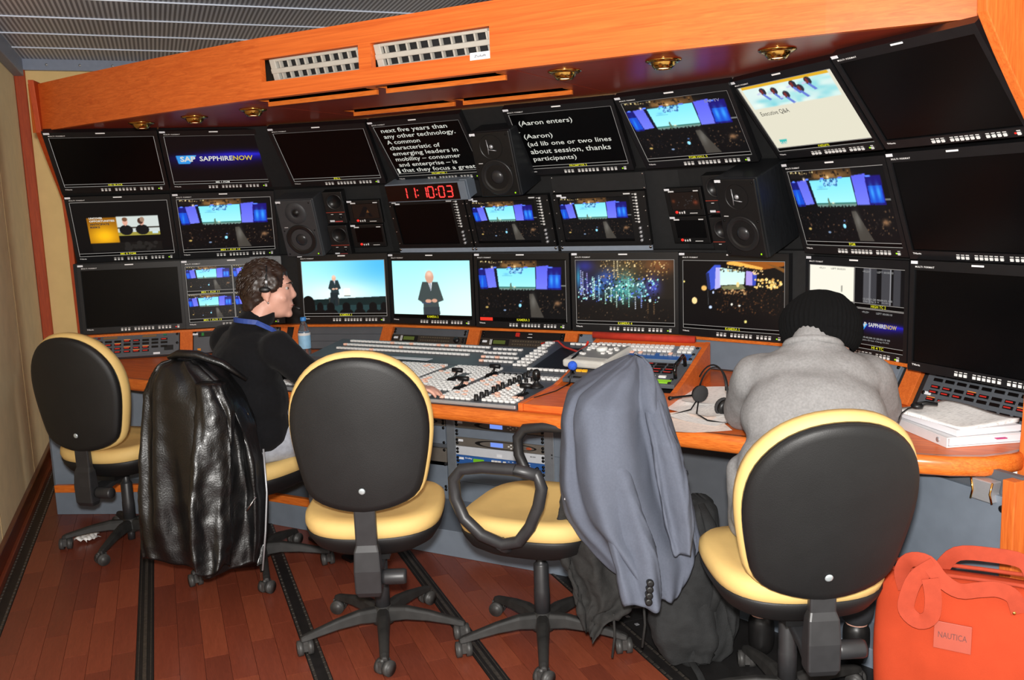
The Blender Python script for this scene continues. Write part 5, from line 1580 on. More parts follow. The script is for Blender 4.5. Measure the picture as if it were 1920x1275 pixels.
# ---------------------------------------------------------------- papers, headsets, bottle, binders
def sheet_mat(name, tint, seed):
    """Paper with faint lines of print."""
    if name in MATS:
        return MATS[name]
    m = bpy.data.materials.new(name)
    m.use_nodes = True
    nt = m.node_tree
    b = nt.nodes['Principled BSDF']
    b.inputs['Roughness'].default_value = 0.8
    tc = nt.nodes.new('ShaderNodeTexCoord')
    w = nt.nodes.new('ShaderNodeTexWave')
    w.bands_direction = 'Y'
    w.inputs['Scale'].default_value = 26
    w.inputs['Distortion'].default_value = 0.4
    nt.links.new(tc.outputs['Object'], w.inputs['Vector'])
    n = nt.nodes.new('ShaderNodeTexNoise')
    n.inputs['Scale'].default_value = 60 + seed
    nt.links.new(tc.outputs['Object'], n.inputs['Vector'])
    mu_ = nt.nodes.new('ShaderNodeMath')
    mu_.operation = 'MULTIPLY'
    nt.links.new(w.outputs['Fac'], mu_.inputs[0])
    nt.links.new(n.outputs['Fac'], mu_.inputs[1])
    r = nt.nodes.new('ShaderNodeValToRGB')
    r.color_ramp.elements[0].color = tint
    r.color_ramp.elements[0].position = 0.38
    r.color_ramp.elements[1].color = [c * 0.62 for c in tint[:3]] + [1]
    r.color_ramp.elements[1].position = 0.62
    nt.links.new(mu_.outputs[0], r.inputs['Fac'])
    nt.links.new(r.outputs['Color'], b.inputs['Base Color'])
    MATS[name] = m
    return m
PAP = sheet_mat('paper_printed', rgb(250, 248, 246), 1)
PAP2 = sheet_mat('paper_pink', rgb(252, 236, 226), 5)
def paper(x, y, z, rot, label, m, curl=0.006, w=0.21, h=0.297, n=9):
    g = MB()
    vs, fs = [], []
    for j in range(n):
        for i in range(n):
            u, v = i / (n - 1) - 0.5, j / (n - 1) - 0.5
            zz = curl * (1.2 * (u + v) ** 2 + 0.4 * math.sin(5 * u + 3 * v))
            vs.append((u * w, v * h, max(0.0004, zz)))
    k = len(vs)
    vs += [(a, b, c - 0.0004) for a, b, c in vs]
    for j in range(n - 1):
        for i in range(n - 1):
            a = j * n + i
            fs.append((a, a + 1, a + n + 1, a + n))
            fs.append((k + a + n, k + a + n + 1, k + a + 1, k + a))
    g.add(vs, fs, 0, None, True)
    return obj('paper_sheet', g, m, None, T3(x, y, z) @ RZ(rot), label=label, cat='paper', group='script sheets by the headset')
paper(-0.955, 3.03, 0.7585, 32, 'lowest script sheet with a pinkish tint at the desk edge left of the hoodie', PAP2)
paper(-0.985, 3.24, 0.764, 62, 'middle script sheet under the headset', PAP)
paper(-1.005, 3.43, 0.769, 18, 'uppermost script sheet behind the headset, nearest the desk box', PAP, 0.009)
paper(-0.90, 3.16, 0.761, -20, 'script sheet sticking out beside the left sleeve of the hoodie', PAP)
paper(-0.86, 3.40, 0.7615, 40, 'script sheet half under the hoodie and closest to the grey rack panel', PAP)

EARF = mat('ear_foam', rgb(50, 49, 50), 0.95, vary=0.1, bump=0.3, bscale=400)
def headset(M, label, fold=0.0):
    t = thing('headset', label, 'headset', M)
    arc = []
    for i in range(17):
        a = math.pi * i / 16
        arc.append((0.080 * math.cos(a), 0.0, 0.02 + 0.105 * math.sin(a)))
    obj('headband', MB().tube(arc, 0.0045, 8, flat=0.5), BLACK, t)
    arc2 = [(x * 1.06, y - 0.012, z * 1.06) for x, y, z in arc[2:-2]]
    obj('support_band', MB().tube(arc2, 0.003, 8), BLACK, t)
    for sx in (-1, 1):
        e = obj('ear_cup', MB().lathe([(0.028, -0.006), (0.029, 0.004), (0.022, 0.012), (0.001, 0.012)], 18), BLACK, t, T3(sx * 0.078, 0, 0.0) @ RY(90 * sx))
        obj('ear_pad', MB().lathe([(0.030, -0.020), (0.034, -0.014), (0.033, -0.006), (0.010, -0.006)], 18), EARF, e)
    obj('mic_boom', MB().tube([(-0.085, 0.0, -0.01), (-0.085, -0.05, -0.016), (-0.078, -0.11, -0.020), (-0.07, -0.135, -0.020)], [0.004, 0.004, 0.005, 0.008], 8), BLACK, t)
    return t
headset(T3(-0.935, 3.22, 0.800) @ RZ(-35) @ RX(-8) @ RY(10), 'black headset with a boom microphone standing on the loose script sheets')
obj('headset_cable', MB().tube([(-1.0, 3.26, 0.79), (-1.0, 3.18, 0.768), (-1.05, 3.08, 0.7625), (-1.1, 3.05, 0.7605), (-1.094, 2.98, 0.761)], 0.0028, 6), BLACK, None, label='black headset lead running left over the papers towards the blue blazer', cat='cable')
obj('headset_cable', MB().tube([(-0.99, 3.24, 0.785), (-0.96, 3.12, 0.768), (-0.90, 3.05, 0.765), (-0.84, 3.04, 0.7625), (-0.80, 3.1, 0.7625)], 0.0028, 6), BLACK, None, label='black headset lead curling right over the papers towards the hoodie', cat='cable')

# water bottle
wb = thing('water_bottle', 'clear plastic water bottle with a blue cap and pale blue label behind the seated man', 'bottle', T3(-3.355, 3.765, 0.757))
CLEAR = mat('clear_plastic', rgb(180, 190, 200), 0.08, trans=0.9, vary=0.03)
obj('bottle_body', MB().lathe([(0.030, 0.0), (0.033, 0.006), (0.033, 0.135), (0.030, 0.150), (0.018, 0.182), (0.013, 0.192), (0.013, 0.203)], 24), CLEAR, wb)
obj('bottle_label', MB().lathe([(0.0337, 0.05), (0.0337, 0.135)], 24, cap=False), mat('label_blue', rgb(146, 196, 230), 0.5, vary=0.1), wb)
obj('label_edge', MB().lathe([(0.0342, 0.122), (0.0342, 0.136)], 24, cap=False), WHITE, wb)
obj('cap', MB().lathe([(0.0155, 0.200), (0.016, 0.203), (0.016, 0.218), (0.014, 0.221), (0.001, 0.221)], 20), mat('cap_blue', rgb(60, 140, 220), 0.4, vary=0.05), wb)

# binder stack at the right
def stack_board(name, label, x, y, z, rot, w, d, h, m, sheets=True):
    t = thing(name, label, 'binder' if name == 'ring_binder' else 'papers', T3(x, y, z) @ RZ(rot))
    return t
bd = thing('ring_binder', 'thick white ring binder at the bottom of the paper pile on the right', 'binder', T3(-0.125, 3.175, 0.7575) @ RZ(36))
obj('cover', MB().box((0, 0, 0.002), (0.25, 0.31, 0.004)).box((0, 0, 0.030), (0.25, 0.31, 0.004)).box((-0.124, 0, 0.016), (0.004, 0.31, 0.032)), mat('binder_white', rgb(218, 218, 220), 0.4, vary=0.03), bd, None, 0.001)
obj('page_block', MB().box((0.004, 0, 0.016), (0.235, 0.30, 0.022)), mat('page_edges', rgb(226, 224, 228), 0.8, vary=0.05, vscale=3, stretch=(1, 1, 200)), bd)
obj('spine_ring', MB().lathe([(0.008, 0), (0.008, 0.002), (0.004, 0.002)], 14), STEEL, bd, T3(-0.1265, -0.11, 0.016) @ RY(-90))
obj('tab', MB().box((0.05, -0.158, 0.020), (0.035, 0.012, 0.002)), mat('tab_pink', rgb(200, 60, 130), 0.5), bd)
t2 = obj('script_stack', None or MB().box((0, 0, 0.010), (0.225, 0.30, 0.020)), mat('page_edges', rgb(226, 224, 228), 0.8), None, T3(-0.12, 3.18, 0.7905) @ RZ(40), 0.002, label='bound white script lying on the ring binder', cat='papers')
cv = MB()
n = 12
vs, fs = [], []
for j in range(n):
    for i in range(n):
        u, v = i / (n - 1) - 0.5, j / (n - 1) - 0.5
        vs.append((u * 0.225, v * 0.30, 0.006 + 0.016 * max(0, u + 0.2) ** 2 + 0.004 * math.sin(6 * v)))
k = len(vs)
vs += [(a, b, 0.0) for a, b, c in vs]
for j in range(n - 1):
    for i in range(n - 1):
        a = j * n + i
        fs.append((a, a + 1, a + n + 1, a + n))
for i in range(n - 1):
    fs.append((k + i, k + i + 1, i + 1, i))
    a, b = (n - 1) * n + i, (n - 1) * n + i + 1
    fs.append((a, b, k + b, k + a))
    fs.append((i * n, (i + 1) * n, k + (i + 1) * n, k + i * n))
    a, b = i * n + n - 1, (i + 1) * n + n - 1
    fs.append((a, k + a, k + b, b))
cv.add(vs, fs, 0, None, True)
obj('loose_pages', cv, PAP, None, T3(-0.13, 3.185, 0.811) @ RZ(48), label='curling printed pages on top of the paper pile, under the dark earpiece', cat='papers')
hs = thing('earpiece', 'small black earpiece and clip lying on the top sheets of the paper pile', 'earpiece', T3(-0.235, 3.15, 0.838) @ RZ(20))
obj('ear_cup', MB().lathe([(0.018, 0.0), (0.020, 0.008), (0.014, 0.016), (0.001, 0.016)], 16), BLACK, hs)
obj('clip', MB().tube([(0.0, 0, 0.01), (0.03, 0.01, 0.014), (0.065, 0.008, 0.010)], [0.009, 0.007, 0.006], 8), BLACK, hs)
obj('lead', MB().tube([(0, 0, 0.006), (-0.03, -0.01, 0.0), (-0.06, -0.04, -0.01), (-0.075, -0.07, -0.03)], 0.0025, 6), BLACK, hs)
# small bracket below the desk edge
br = thing('metal_holder', 'small brushed metal holder with gilt edges screwed below the right end of the desk', 'holder', panel((0.01, 2.94, 0.665), -38.7, 0) @ T3(0, 0, 0.055))
obj('body', MB().prism([(-0.035, 0.03), (-0.028, -0.005), (-0.035, -0.032), (0.035, -0.032), (0.028, -0.005), (0.035, 0.03)], -0.02, 0.02), STEEL, br, None, 0.003)
for sx in (-1, 1):
    obj('gilt_edge', MB().tube([(sx * 0.036, 0.03, 0.02), (sx * 0.029, -0.005, 0.021), (sx * 0.036, -0.033, 0.02)], 0.003, 8), BRASS, br)

# ---------------------------------------------------------------- office chairs
CHB = mat('chair_black', rgb(17, 17, 18), 0.55, vary=0.14, vscale=14, bump=0.12, bscale=350)
CHP = mat('chair_plastic', rgb(40, 40, 42), 0.42, vary=0.12, vscale=30)
CHD = mat('chair_dusty', rgb(34, 33, 32), 0.6, vary=0.35, vscale=22)
CHY = mat('chair_yellow', rgb(214, 180, 112), 0.7, vary=0.04, vscale=12, bump=0.08, bscale=500)
CHE = mat('chair_piping', rgb(24, 24, 24), 0.22, vary=0.1)
WHL = mat('castor_wheel', rgb(58, 57, 56), 0.5, vary=0.2, vscale=60)

def mirror_outline(half):
    return half + [(-x, z) for x, z in reversed(half[1:-1])]
def smooth_outline(pts, n=56):
    P = np.array(pts + [pts[0]])
    d = np.r_[0, np.cumsum(np.hypot(*np.diff(P, axis=0).T))]
    s = np.linspace(0, d[-1], n + 1)[:-1]
    Q = np.stack([np.interp(s, d, P[:, k]) for k in (0, 1)], 1)
    for _ in range(1):
        Q = 0.25 * np.roll(Q, 1, 0) + 0.5 * Q + 0.25 * np.roll(Q, -1, 0)
    return Q
BACKO = smooth_outline(mirror_outline([(0, 0), (0.08, 0.010), (0.14, 0.029), (0.176, 0.050), (0.189, 0.072), (0.203, 0.13), (0.217, 0.2), (0.226, 0.27), (0.224, 0.33), (0.210, 0.39), (0.182, 0.44), (0.143, 0.484), (0.092, 0.514), (0.045, 0.527), (0, 0.53)]))
def pad(outline, c, rings, curve=0.0, plane='xz'):
    """Stack of scaled outlines: rings are (scale, depth); depth along -y for a back, z for a seat."""
    R = []
    for s, d in rings:
        ring = []
        for x, q in outline:
            xx, qq = c[0] + (x - c[0]) * s, c[1] + (q - c[1]) * s
            if plane == 'xz':
                ring.append((xx, d + curve * xx * xx, qq))
            else:
                ring.append((xx, qq, d + curve * (abs(xx) ** 2)))
        R.append(ring)
    return MB().loft(R, 0, None, True, True)
SEATO = smooth_outline([(0.235 * (abs(math.cos(a)) ** 0.62) * (1 if math.cos(a) >= 0 else -1), 0.01 + 0.235 * (abs(math.sin(a)) ** 0.62) * (1 if math.sin(a) >= 0 else -1)) for a in np.linspace(0, 2 * math.pi, 61)[:-1]])
CH = {}
CH['shell'] = pad(BACKO, (0, 0.26), [(0.99, 0.012), (1.0, 0.0), (0.998, -0.012), (0.975, -0.020), (0.90, -0.023), (0.6, -0.027), (0.25, -0.028), (0.02, -0.028)], 0.75)
CH['rim'] = pad(BACKO, (0, 0.26), [(0.985, -0.014), (1.006, -0.006), (1.004, 0.004), (0.99, 0.010)], 0.75)
CH['cush'] = pad(BACKO, (0, 0.26), [(0.97, 0.004), (1.03, 0.008), (1.055, 0.026), (1.04, 0.050), (0.95, 0.064), (0.7, 0.066), (0.3, 0.060), (0.02, 0.058)], 0.75)
CH['seat'] = pad(SEATO, (0, 0.01), [(0.94, 0.440), (1.0, 0.448), (1.03, 0.468), (1.02, 0.492), (0.95, 0.508), (0.75, 0.506), (0.4, 0.498), (0.02, 0.496)], 0.25, 'xy')
CH['pan'] = pad(SEATO, (0, 0.01), [(1.0, 0.452), (1.015, 0.445), (0.985, 0.425), (0.90, 0.395), (0.72, 0.370), (0.5, 0.362), (0.02, 0.362)], 0.2, 'xy')
g = MB()
g.lathe([(0.042, 0.055), (0.044, 0.075), (0.036, 0.100), (0.030, 0.118)], 20)
for k in range(5):
    a = 2 * math.pi * k / 5
    ca, sa = math.cos(a), math.sin(a)
    rings = []
    for r, z, w, h in ((0.02, 0.088, 0.026, 0.026), (0.09, 0.094, 0.023, 0.022), (0.17, 0.086, 0.020, 0.017), (0.24, 0.073, 0.018, 0.013), (0.285, 0.064, 0.017, 0.011), (0.305, 0.058, 0.012, 0.008)):
        rings.append([(r * ca - dx * sa, r * sa + dx * ca, z + dz) for dx, dz in ((-w, -h), (w, -h), (w * 0.8, h * 0.5), (w * 0.45, h), (-w * 0.45, h), (-w * 0.8, h * 0.5))])
    g.loft(rings, 0, None, False, True)
CH['base'] = g
g = MB()
for sx in (-1, 1):
    g.cyl((sx * 0.008, 0, 0.027), (sx * 0.026, 0, 0.027), 0.027, n=18)
    g.cyl((sx * 0.024, 0, 0.027), (sx * 0.028, 0, 0.027), 0.020, n=14)
g.box((0, 0.004, 0.036), (0.016, 0.046, 0.036)).cyl((0, 0.012, 0.03), (0, 0.012, 0.06), 0.008, n=10)
CH['castor'] = g
CH['lift'] = MB().lathe([(0.028, 0.10), (0.028, 0.20), (0.0265, 0.205), (0.0265, 0.29), (0.024, 0.295), (0.018, 0.30), (0.016, 0.385), (0.03, 0.39)], 20)
CH['foot'] = MB().cyl((0, 0, 0.012), (0, 0, 0.07), 0.017, n=14)
CH['mech'] = MB().box((0, -0.02, 0.360), (0.11, 0.24, 0.03))
rings = []
for y, z, w, h in ((-0.05, 0.345, 0.034, 0.012), (-0.18, 0.315, 0.036, 0.014), (-0.245, 0.30, 0.042, 0.02)):
    rings.append([(-w, y, z - h), (w, y, z - h), (w, y, z + h), (-w, y, z + h)])
g = MB().loft(rings, 0, None, False, True)
rings = []
for y, z, w, h in ((-0.250, 0.265, 0.036, 0.022), (-0.255, 0.285, 0.044, 0.028), (-0.258, 0.36, 0.045, 0.028), (-0.258, 0.425, 0.042, 0.022), (-0.256, 0.445, 0.036, 0.014), (-0.260, 0.56, 0.036, 0.012), (-0.264, 0.66, 0.034, 0.010)):
    rings.append([(-w, y - h, z), (w, y - h, z), (w, y + h, z), (-w, y + h, z)])
g.loft(rings, 0, None, False, True)
CH['bracket'] = g
CH['lever'] = MB().lathe([(0.024, 0.0), (0.026, 0.01), (0.026, 0.07), (0.023, 0.078), (0.001, 0.078)], 16)
CH['bolt'] = MB().lathe([(0.011, 0), (0.011, 0.002), (0.007, 0.004), (0.001, 0.004)], 16)
loop = [(-0.105, 0.70), (-0.03, 0.712), (0.08, 0.712), (0.155, 0.700), (0.186, 0.665), (0.184, 0.60), (0.155, 0.535), (0.095, 0.485), (0.02, 0.462), (-0.035, 0.478), (-0.075, 0.53), (-0.105, 0.60), (-0.118, 0.66)]
for sx in (-1, 1):
    pts = loop + [loop[0], loop[1]]
    CH['arm%d' % sx] = MB().tube([(sx * 0.275, y, z) for y, z in pts], 0.020, 12).tube([(sx * 0.275, 0.03, 0.465), (sx * 0.24, 0.03, 0.435), (sx * 0.12, 0.02, 0.40)], [0.022, 0.018, 0.016], 10)
CHM = {}
for k, m in (('shell', CHB), ('rim', CHE), ('cush', CHY), ('seat', CHY), ('pan', CHB), ('base', CHD), ('castor', WHL), ('lift', CHP), ('foot', CHP), ('mech', BLACK), ('bracket', CHP), ('lever', CHP), ('bolt', mat('bolt_zinc', rgb(190, 200, 204), 0.35, metal=0.5, vary=0.05)), ('arm1', CHP), ('arm-1', CHP)):
    me = CH[k].mesh(k)
    me.materials.append(m)
    CHM[k] = me
def sub(name, key, parent, M=None, bevel=0.0, ss=0):
    o = obj(name, CHM[key], None, parent, M, bevel)
    if ss:
        md = o.modifiers.new('sub', 'SUBSURF')
        md.levels = md.render_levels = ss
    return o
def office_chair(x, y, face, star, label, arms=False, lever=1, recl=7, bdz=0.0, bdy=0.0):
    t = thing('office_chair', label, 'chair', T3(x, y, 0) @ RZ(face - 90), 'yellow and black office chairs')
    b = sub('star_base', 'base', t, RZ(star - face + 90), 0.004)
    for k in range(5):
        a = 72 * k
        r = 0.29
        sub('castor', 'castor', b, T3(r * math.cos(math.radians(a)), r * math.sin(math.radians(a)), 0) @ RZ(a * 1.7 + 25))
    sub('gas_lift', 'lift', t)
    sub('lift_foot', 'foot', t)
    sub('mechanism', 'mech', t)
    sub('seat_cushion', 'seat', t)
    sub('seat_pan', 'pan', t)
    sub('backrest_bracket', 'bracket', t, None, 0.006)
    sub('tension_knob', 'lever', t, T3(0.045, -0.245, 0.325) @ RY(90))
    R = T3(0, -0.252 + bdy, 0.535 + bdz) @ RX(recl)
    s = sub('backrest_shell', 'shell', t, R)
    sub('shell_rim', 'rim', s)
    sub('fixing_bolt', 'bolt', s, T3(0.0, -0.027, 0.085) @ RX(90))
    sub('backrest_cushion', 'cush', t, R)
    if arms:
        sub('armrest', 'arm1', t)
        sub('armrest', 'arm-1', t)
    return t
office_chair(-3.66, 2.79, 103, 8, 'empty yellow and black office chair at the far left by the beige wall', bdz=-0.02)
office_chair(-2.83, 2.80, 90, 30, 'yellow and black office chair the man sits on, its back under the leather jacket', bdz=-0.19)
office_chair(-1.945, 2.50, 119, 19, 'empty yellow and black office chair without armrests in the middle of the room', bdz=0.02)
office_chair(-1.39, 2.69, 186, 9, 'yellow and black office chair with black loop armrests under the blue blazer', arms=True, bdz=-0.10, bdy=-0.04, recl=10)
office_chair(-0.525, 2.59, 121, 56, 'yellow and black office chair nearest the camera, under the person in the grey hoodie', recl=16, bdz=-0.055)

# ---------------------------------------------------------------- garments on the chairs
def drape(rows, th, amp=0.05, seed=1, n=128, power=0.8, k=(5, 9, 14), sub_=1, shift=0.0, ncrease=34, camp=0.016, crease_tilt=0.9, ramp=False):
    """Hanging cloth: rings between left/right points, thickness th(t), pleats growing downwards."""
    r = random.Random(seed)
    ph = [r.uniform(0, 6.28) for _ in range(6)]
    # resample rows
    A = np.array(rows)
    tt = np.linspace(0, 1, len(A))
    T = np.linspace(0, 1, 64)
    CR = [(r.uniform(0, 6.283), r.uniform(0.05, 0.95), r.gauss(0, crease_tilt), r.uniform(0.10, 0.34), r.uniform(0.05, 0.13), r.uniform(-1, 1)) for _ in range(ncrease)]
    A = np.stack([np.interp(T, tt, A[:, i]) for i in range(6)], 1)
    for _ in range(2):
        A[1:-1] = 0.25 * A[:-2] + 0.5 * A[1:-1] + 0.25 * A[2:]
    rings = []
    for t, a in zip(T, A):
        L, Rr = Vector(a[:3]), Vector(a[3:])
        c = (L + Rr) / 2
        h = (Rr - L) / 2
        d = Vector((h.y, -h.x, 0)).normalized()
        ring = []
        for i in range(n):
            an = 2 * math.pi * i / n
            ca, sa = math.cos(an), math.sin(an)
            x = abs(ca) ** power * (1 if ca >= 0 else -1)
            y = abs(sa) ** power * (1 if sa >= 0 else -1)
            f = amp * min(1, 0.25 + 1.2 * t) * (math.sin(k[0] * an + ph[0] + 1.5 * t) + 0.7 * math.sin(k[1] * an + ph[1] - 2 * t) + 0.45 * math.sin(k[2] * an + ph[2] + 3 * t + 0.6 * math.sin(6 * t + ph[3])))
            w = 0.35 * f
            cr = 0.0
            for a0, t0, tl, ln, wd, am in CR:
                v = (t - t0) / ln
                if abs(v) < 2:
                    u = an - a0 - tl * (t - t0)
                    u = (u + math.pi) % (2 * math.pi) - math.pi
                    if abs(u) < 3 * wd:
                        cr += am * math.exp(-v * v - (u / wd) ** 2)
            cr *= camp
            p = c + h * (x * (1 + 0.25 * w)) + d * (th(t) * y + shift * (min(1, 0.15 + 3 * t) if ramp else 1)) + d * (f * 0.16 * (0.4 + abs(sa)))
            out = (h.normalized() * ca + d * sa)
            p = p + out * cr
            p.z += 0.02 * amp * math.sin(3 * an + ph[4]) * t * 6
            ring.append(tuple(p))
        rings.append(ring)
    return MB().loft(rings, 0, None, True, True)
def cloth(o, subd=1, disp=0.0, scale=0.12):
    if disp:
        tex = bpy.data.textures.new('crease', 'CLOUDS')
        tex.noise_scale = scale
        tex.noise_depth = 2
        md = o.modifiers.new('crease', 'DISPLACE')
        md.texture = tex
        md.strength = disp
        md.mid_level = 0.5
        md.texture_coords = 'LOCAL'
    if subd:
        md = o.modifiers.new('sub', 'SUBSURF')
        md.levels = md.render_levels = subd
    return o
LEATH = mat('black_leather', rgb(14, 14, 15), 0.36, spec=0.55, vary=0.2, vscale=18, bump=0.35, bscale=160, coat=0.15)
LEATHER = [(-2.886, 2.495, 0.985, -2.80, 2.535, 0.983), (-2.942, 2.462, 0.965, -2.764, 2.558, 0.955), (-2.972, 2.438, 0.905, -2.695, 2.588, 0.895), (-2.986, 2.418, 0.82, -2.636, 2.607, 0.806), (-2.997, 2.394, 0.716, -2.594, 2.612, 0.699), (-2.999, 2.372, 0.59, -2.567, 2.606, 0.572), (-2.998, 2.351, 0.463, -2.551, 2.593, 0.445), (-2.995, 2.332, 0.337, -2.546, 2.575, 0.319), (-2.988, 2.319, 0.245, -2.55, 2.555, 0.225), (-2.979, 2.316, 0.195, -2.554, 2.539, 0.165)]
LSLEEVE = [(-2.72, 2.454, 0.905, -2.63, 2.497, 0.90), (-2.711, 2.426, 0.79, -2.585, 2.488, 0.785), (-2.709, 2.392, 0.659, -2.577, 2.462, 0.654), (-2.709, 2.371, 0.538, -2.576, 2.443, 0.533), (-2.705, 2.353, 0.417, -2.572, 2.425, 0.411), (-2.693, 2.339, 0.295, -2.57, 2.405, 0.29), (-2.679, 2.334, 0.217, -2.578, 2.388, 0.213)]
LEATHER = [(a, b, c, d + 0.012, e - 0.06, f) for a, b, c, d, e, f in LEATHER]
lj = thing('leather_jacket', 'black leather jacket hanging over the back of the seated man\'s chair', 'jacket', T3(-2.77, 2.48, 0.15))
WL = lj.matrix_world.inverted()
cloth(obj('jacket_body', drape(LEATHER, lambda t: 0.06 + 0.10 * min(1, t * 3.5) - 0.085 * t * t, 0.13, 4, k=(4, 7, 11), shift=-0.03), LEATH, lj, WL), 0, 0.02, 0.10)
cloth(obj('sleeve', drape(LSLEEVE, lambda t: 0.06, 0.12, 9, n=80, k=(2, 3, 5), ncrease=22, camp=0.009, crease_tilt=2.0, shift=0.03), LEATH, lj, WL), 0, 0.02, 0.07)
obj('sleeve_seam', MB().tube([(-2.66, 2.345, 0.42), (-2.62, 2.352, 0.418), (-2.585, 2.38, 0.416)], 0.003, 6), LEATH, lj, WL)
obj('pocket_zip', MB().tube([(-2.555, 2.47, 0.40), (-2.53, 2.50, 0.45)], 0.004, 6), CHROME, lj, WL)
obj('zip', MB().tube([(-2.545, 2.52, 0.14), (-2.528, 2.535, 0.30), (-2.53, 2.56, 0.45), (-2.55, 2.58, 0.62)], 0.004, 6), STEEL, lj, WL)
obj('zip_pull', MB().box((-2.547, 2.513, 0.118), (0.008, 0.006, 0.035)), CHROME, lj, WL)
obj('collar', MB().tube([(-2.90, 2.47, 0.99), (-2.85, 2.47, 1.005), (-2.78, 2.50, 1.0), (-2.70, 2.55, 0.96), (-2.63, 2.60, 0.89)], [0.018, 0.028, 0.030, 0.026, 0.012], 12, flat=0.6), LEATH, lj, WL)

BLZ = mat('blazer_cloth', rgb(90, 95, 108), 0.85, vary=0.05, vscale=160, bump=0.25, bscale=900, spec=0.2)
BLAZER = [(-1.061, 2.702, 1.045, -1.023, 2.723, 1.043), (-1.098, 2.679, 1.023, -1.001, 2.731, 1.019), (-1.157, 2.641, 0.991, -0.982, 2.736, 0.984), (-1.224, 2.596, 0.943, -0.962, 2.738, 0.933), (-1.243, 2.575, 0.876, -0.938, 2.74, 0.864), (-1.244, 2.557, 0.774, -0.913, 2.736, 0.761), (-1.238, 2.541, 0.655, -0.881, 2.734, 0.641), (-1.212, 2.537, 0.553, -0.856, 2.73, 0.538), (-1.136, 2.562, 0.448, -0.831, 2.727, 0.435), (-1.073, 2.585, 0.377, -0.862, 2.699, 0.369), (-1.011, 2.61, 0.33, -0.890, 2.675, 0.325)]
BSLEEVE = [(-1.149, 2.525, 0.918, -1.062, 2.572, 0.914), (-1.122, 2.505, 0.77, -1.02, 2.56, 0.766), (-1.08, 2.493, 0.622, -0.971, 2.552, 0.618), (-1.046, 2.485, 0.491, -0.927, 2.549, 0.486), (-1.008, 2.475, 0.339, -0.907, 2.53, 0.335)]
BSLEEVE2 = [(-0.998, 2.637, 0.935, -0.939, 2.668, 0.933), (-0.979, 2.625, 0.835, -0.913, 2.661, 0.833), (-0.952, 2.613, 0.702, -0.871, 2.656, 0.699), (-0.925, 2.605, 0.569, -0.847, 2.647, 0.566), (-0.903, 2.604, 0.489, -0.853, 2.631, 0.487)]
bj = thing('blazer', 'grey-blue blazer draped over the back of the chair with armrests', 'jacket', T3(-1.06, 2.64, 0.34))
WJ = bj.matrix_world.inverted()
cloth(obj('blazer_body', drape(BLAZER, lambda t: 0.04 + 0.15 * min(1, t * 3.0) - 0.12 * max(0, t - 0.5), 0.15, 21, k=(3, 6, 10), shift=0.01), BLZ, bj, WJ), 0, 0.018, 0.14)
cloth(obj('sleeve', drape(BSLEEVE, lambda t: 0.05, 0.06, 22, n=80, k=(2, 3, 5), ncrease=22, camp=0.009, crease_tilt=2.0, shift=0.07, ramp=True), BLZ, bj, WJ), 0, 0.014, 0.10)
cloth(obj('sleeve', drape(BSLEEVE2, lambda t: 0.045, 0.06, 23, n=80, k=(2, 3, 5), ncrease=22, camp=0.009, crease_tilt=2.0, shift=0.11, ramp=True), BLZ, bj, WJ), 0, 0.014, 0.10)
for i in range(4):
    obj('cuff_button', MB().lathe([(0.011, -0.02), (0.011, 0.003), (0.007, 0.005), (0.001, 0.004)], 14), BLACK, bj, WJ @ T3(-0.884 - 0.0015 * i, 2.409 - 0.0012 * i, 0.418 - 0.019 * i) @ RZ(28) @ RX(90))
obj('buttonhole', MB().tube([(-1.19, 2.48, 0.615), (-1.182, 2.482, 0.632)], 0.003, 6), WHITE, bj, WJ)
obj('lining', MB().tube([(-0.875, 2.60, 0.48), (-0.86, 2.61, 0.51), (-0.862, 2.625, 0.53)], [0.012, 0.016, 0.006], 8, flat=0.4), mat('lining_blue', rgb(70, 130, 200), 0.5, vary=0.1), bj, WJ)

COATM = mat('coat_black', rgb(34, 33, 32), 0.9, vary=0.2, vscale=60, bump=0.4, bscale=260)
COAT = [(-1.246, 2.628, 0.72, -1.087, 2.703, 0.716), (-1.264, 2.594, 0.60, -1.027, 2.722, 0.59), (-1.262, 2.58, 0.499, -0.969, 2.739, 0.487), (-1.251, 2.569, 0.395, -0.95, 2.732, 0.382), (-1.22, 2.567, 0.307, -0.954, 2.71, 0.296), (-1.191, 2.566, 0.237, -0.99, 2.674, 0.228), (-1.182, 2.565, 0.202, -1.089, 2.615, 0.198), (-1.167, 2.564, 0.143, -1.146, 2.576, 0.142)]
ct = thing('black_coat', 'crumpled black coat with drawstrings hanging under the blue blazer', 'coat', T3(-1.12, 2.64, 0.15))
WT = ct.matrix_world.inverted()
cloth(obj('coat_body', drape(COAT, lambda t: 0.085 - 0.05 * t, 0.11, 31, k=(4, 7, 12), shift=-0.015), COATM, ct, WT), 0, 0.04, 0.06)
for x, y, z0 in ((-1.07, 2.57, 0.22), (-0.985, 2.62, 0.25)):
    obj('drawstring', MB().tube([(x, y, z0), (x + 0.005, y - 0.005, z0 - 0.07), (x - 0.006, y - 0.004, z0 - 0.15)], 0.004, 6), COATM, ct, WT)

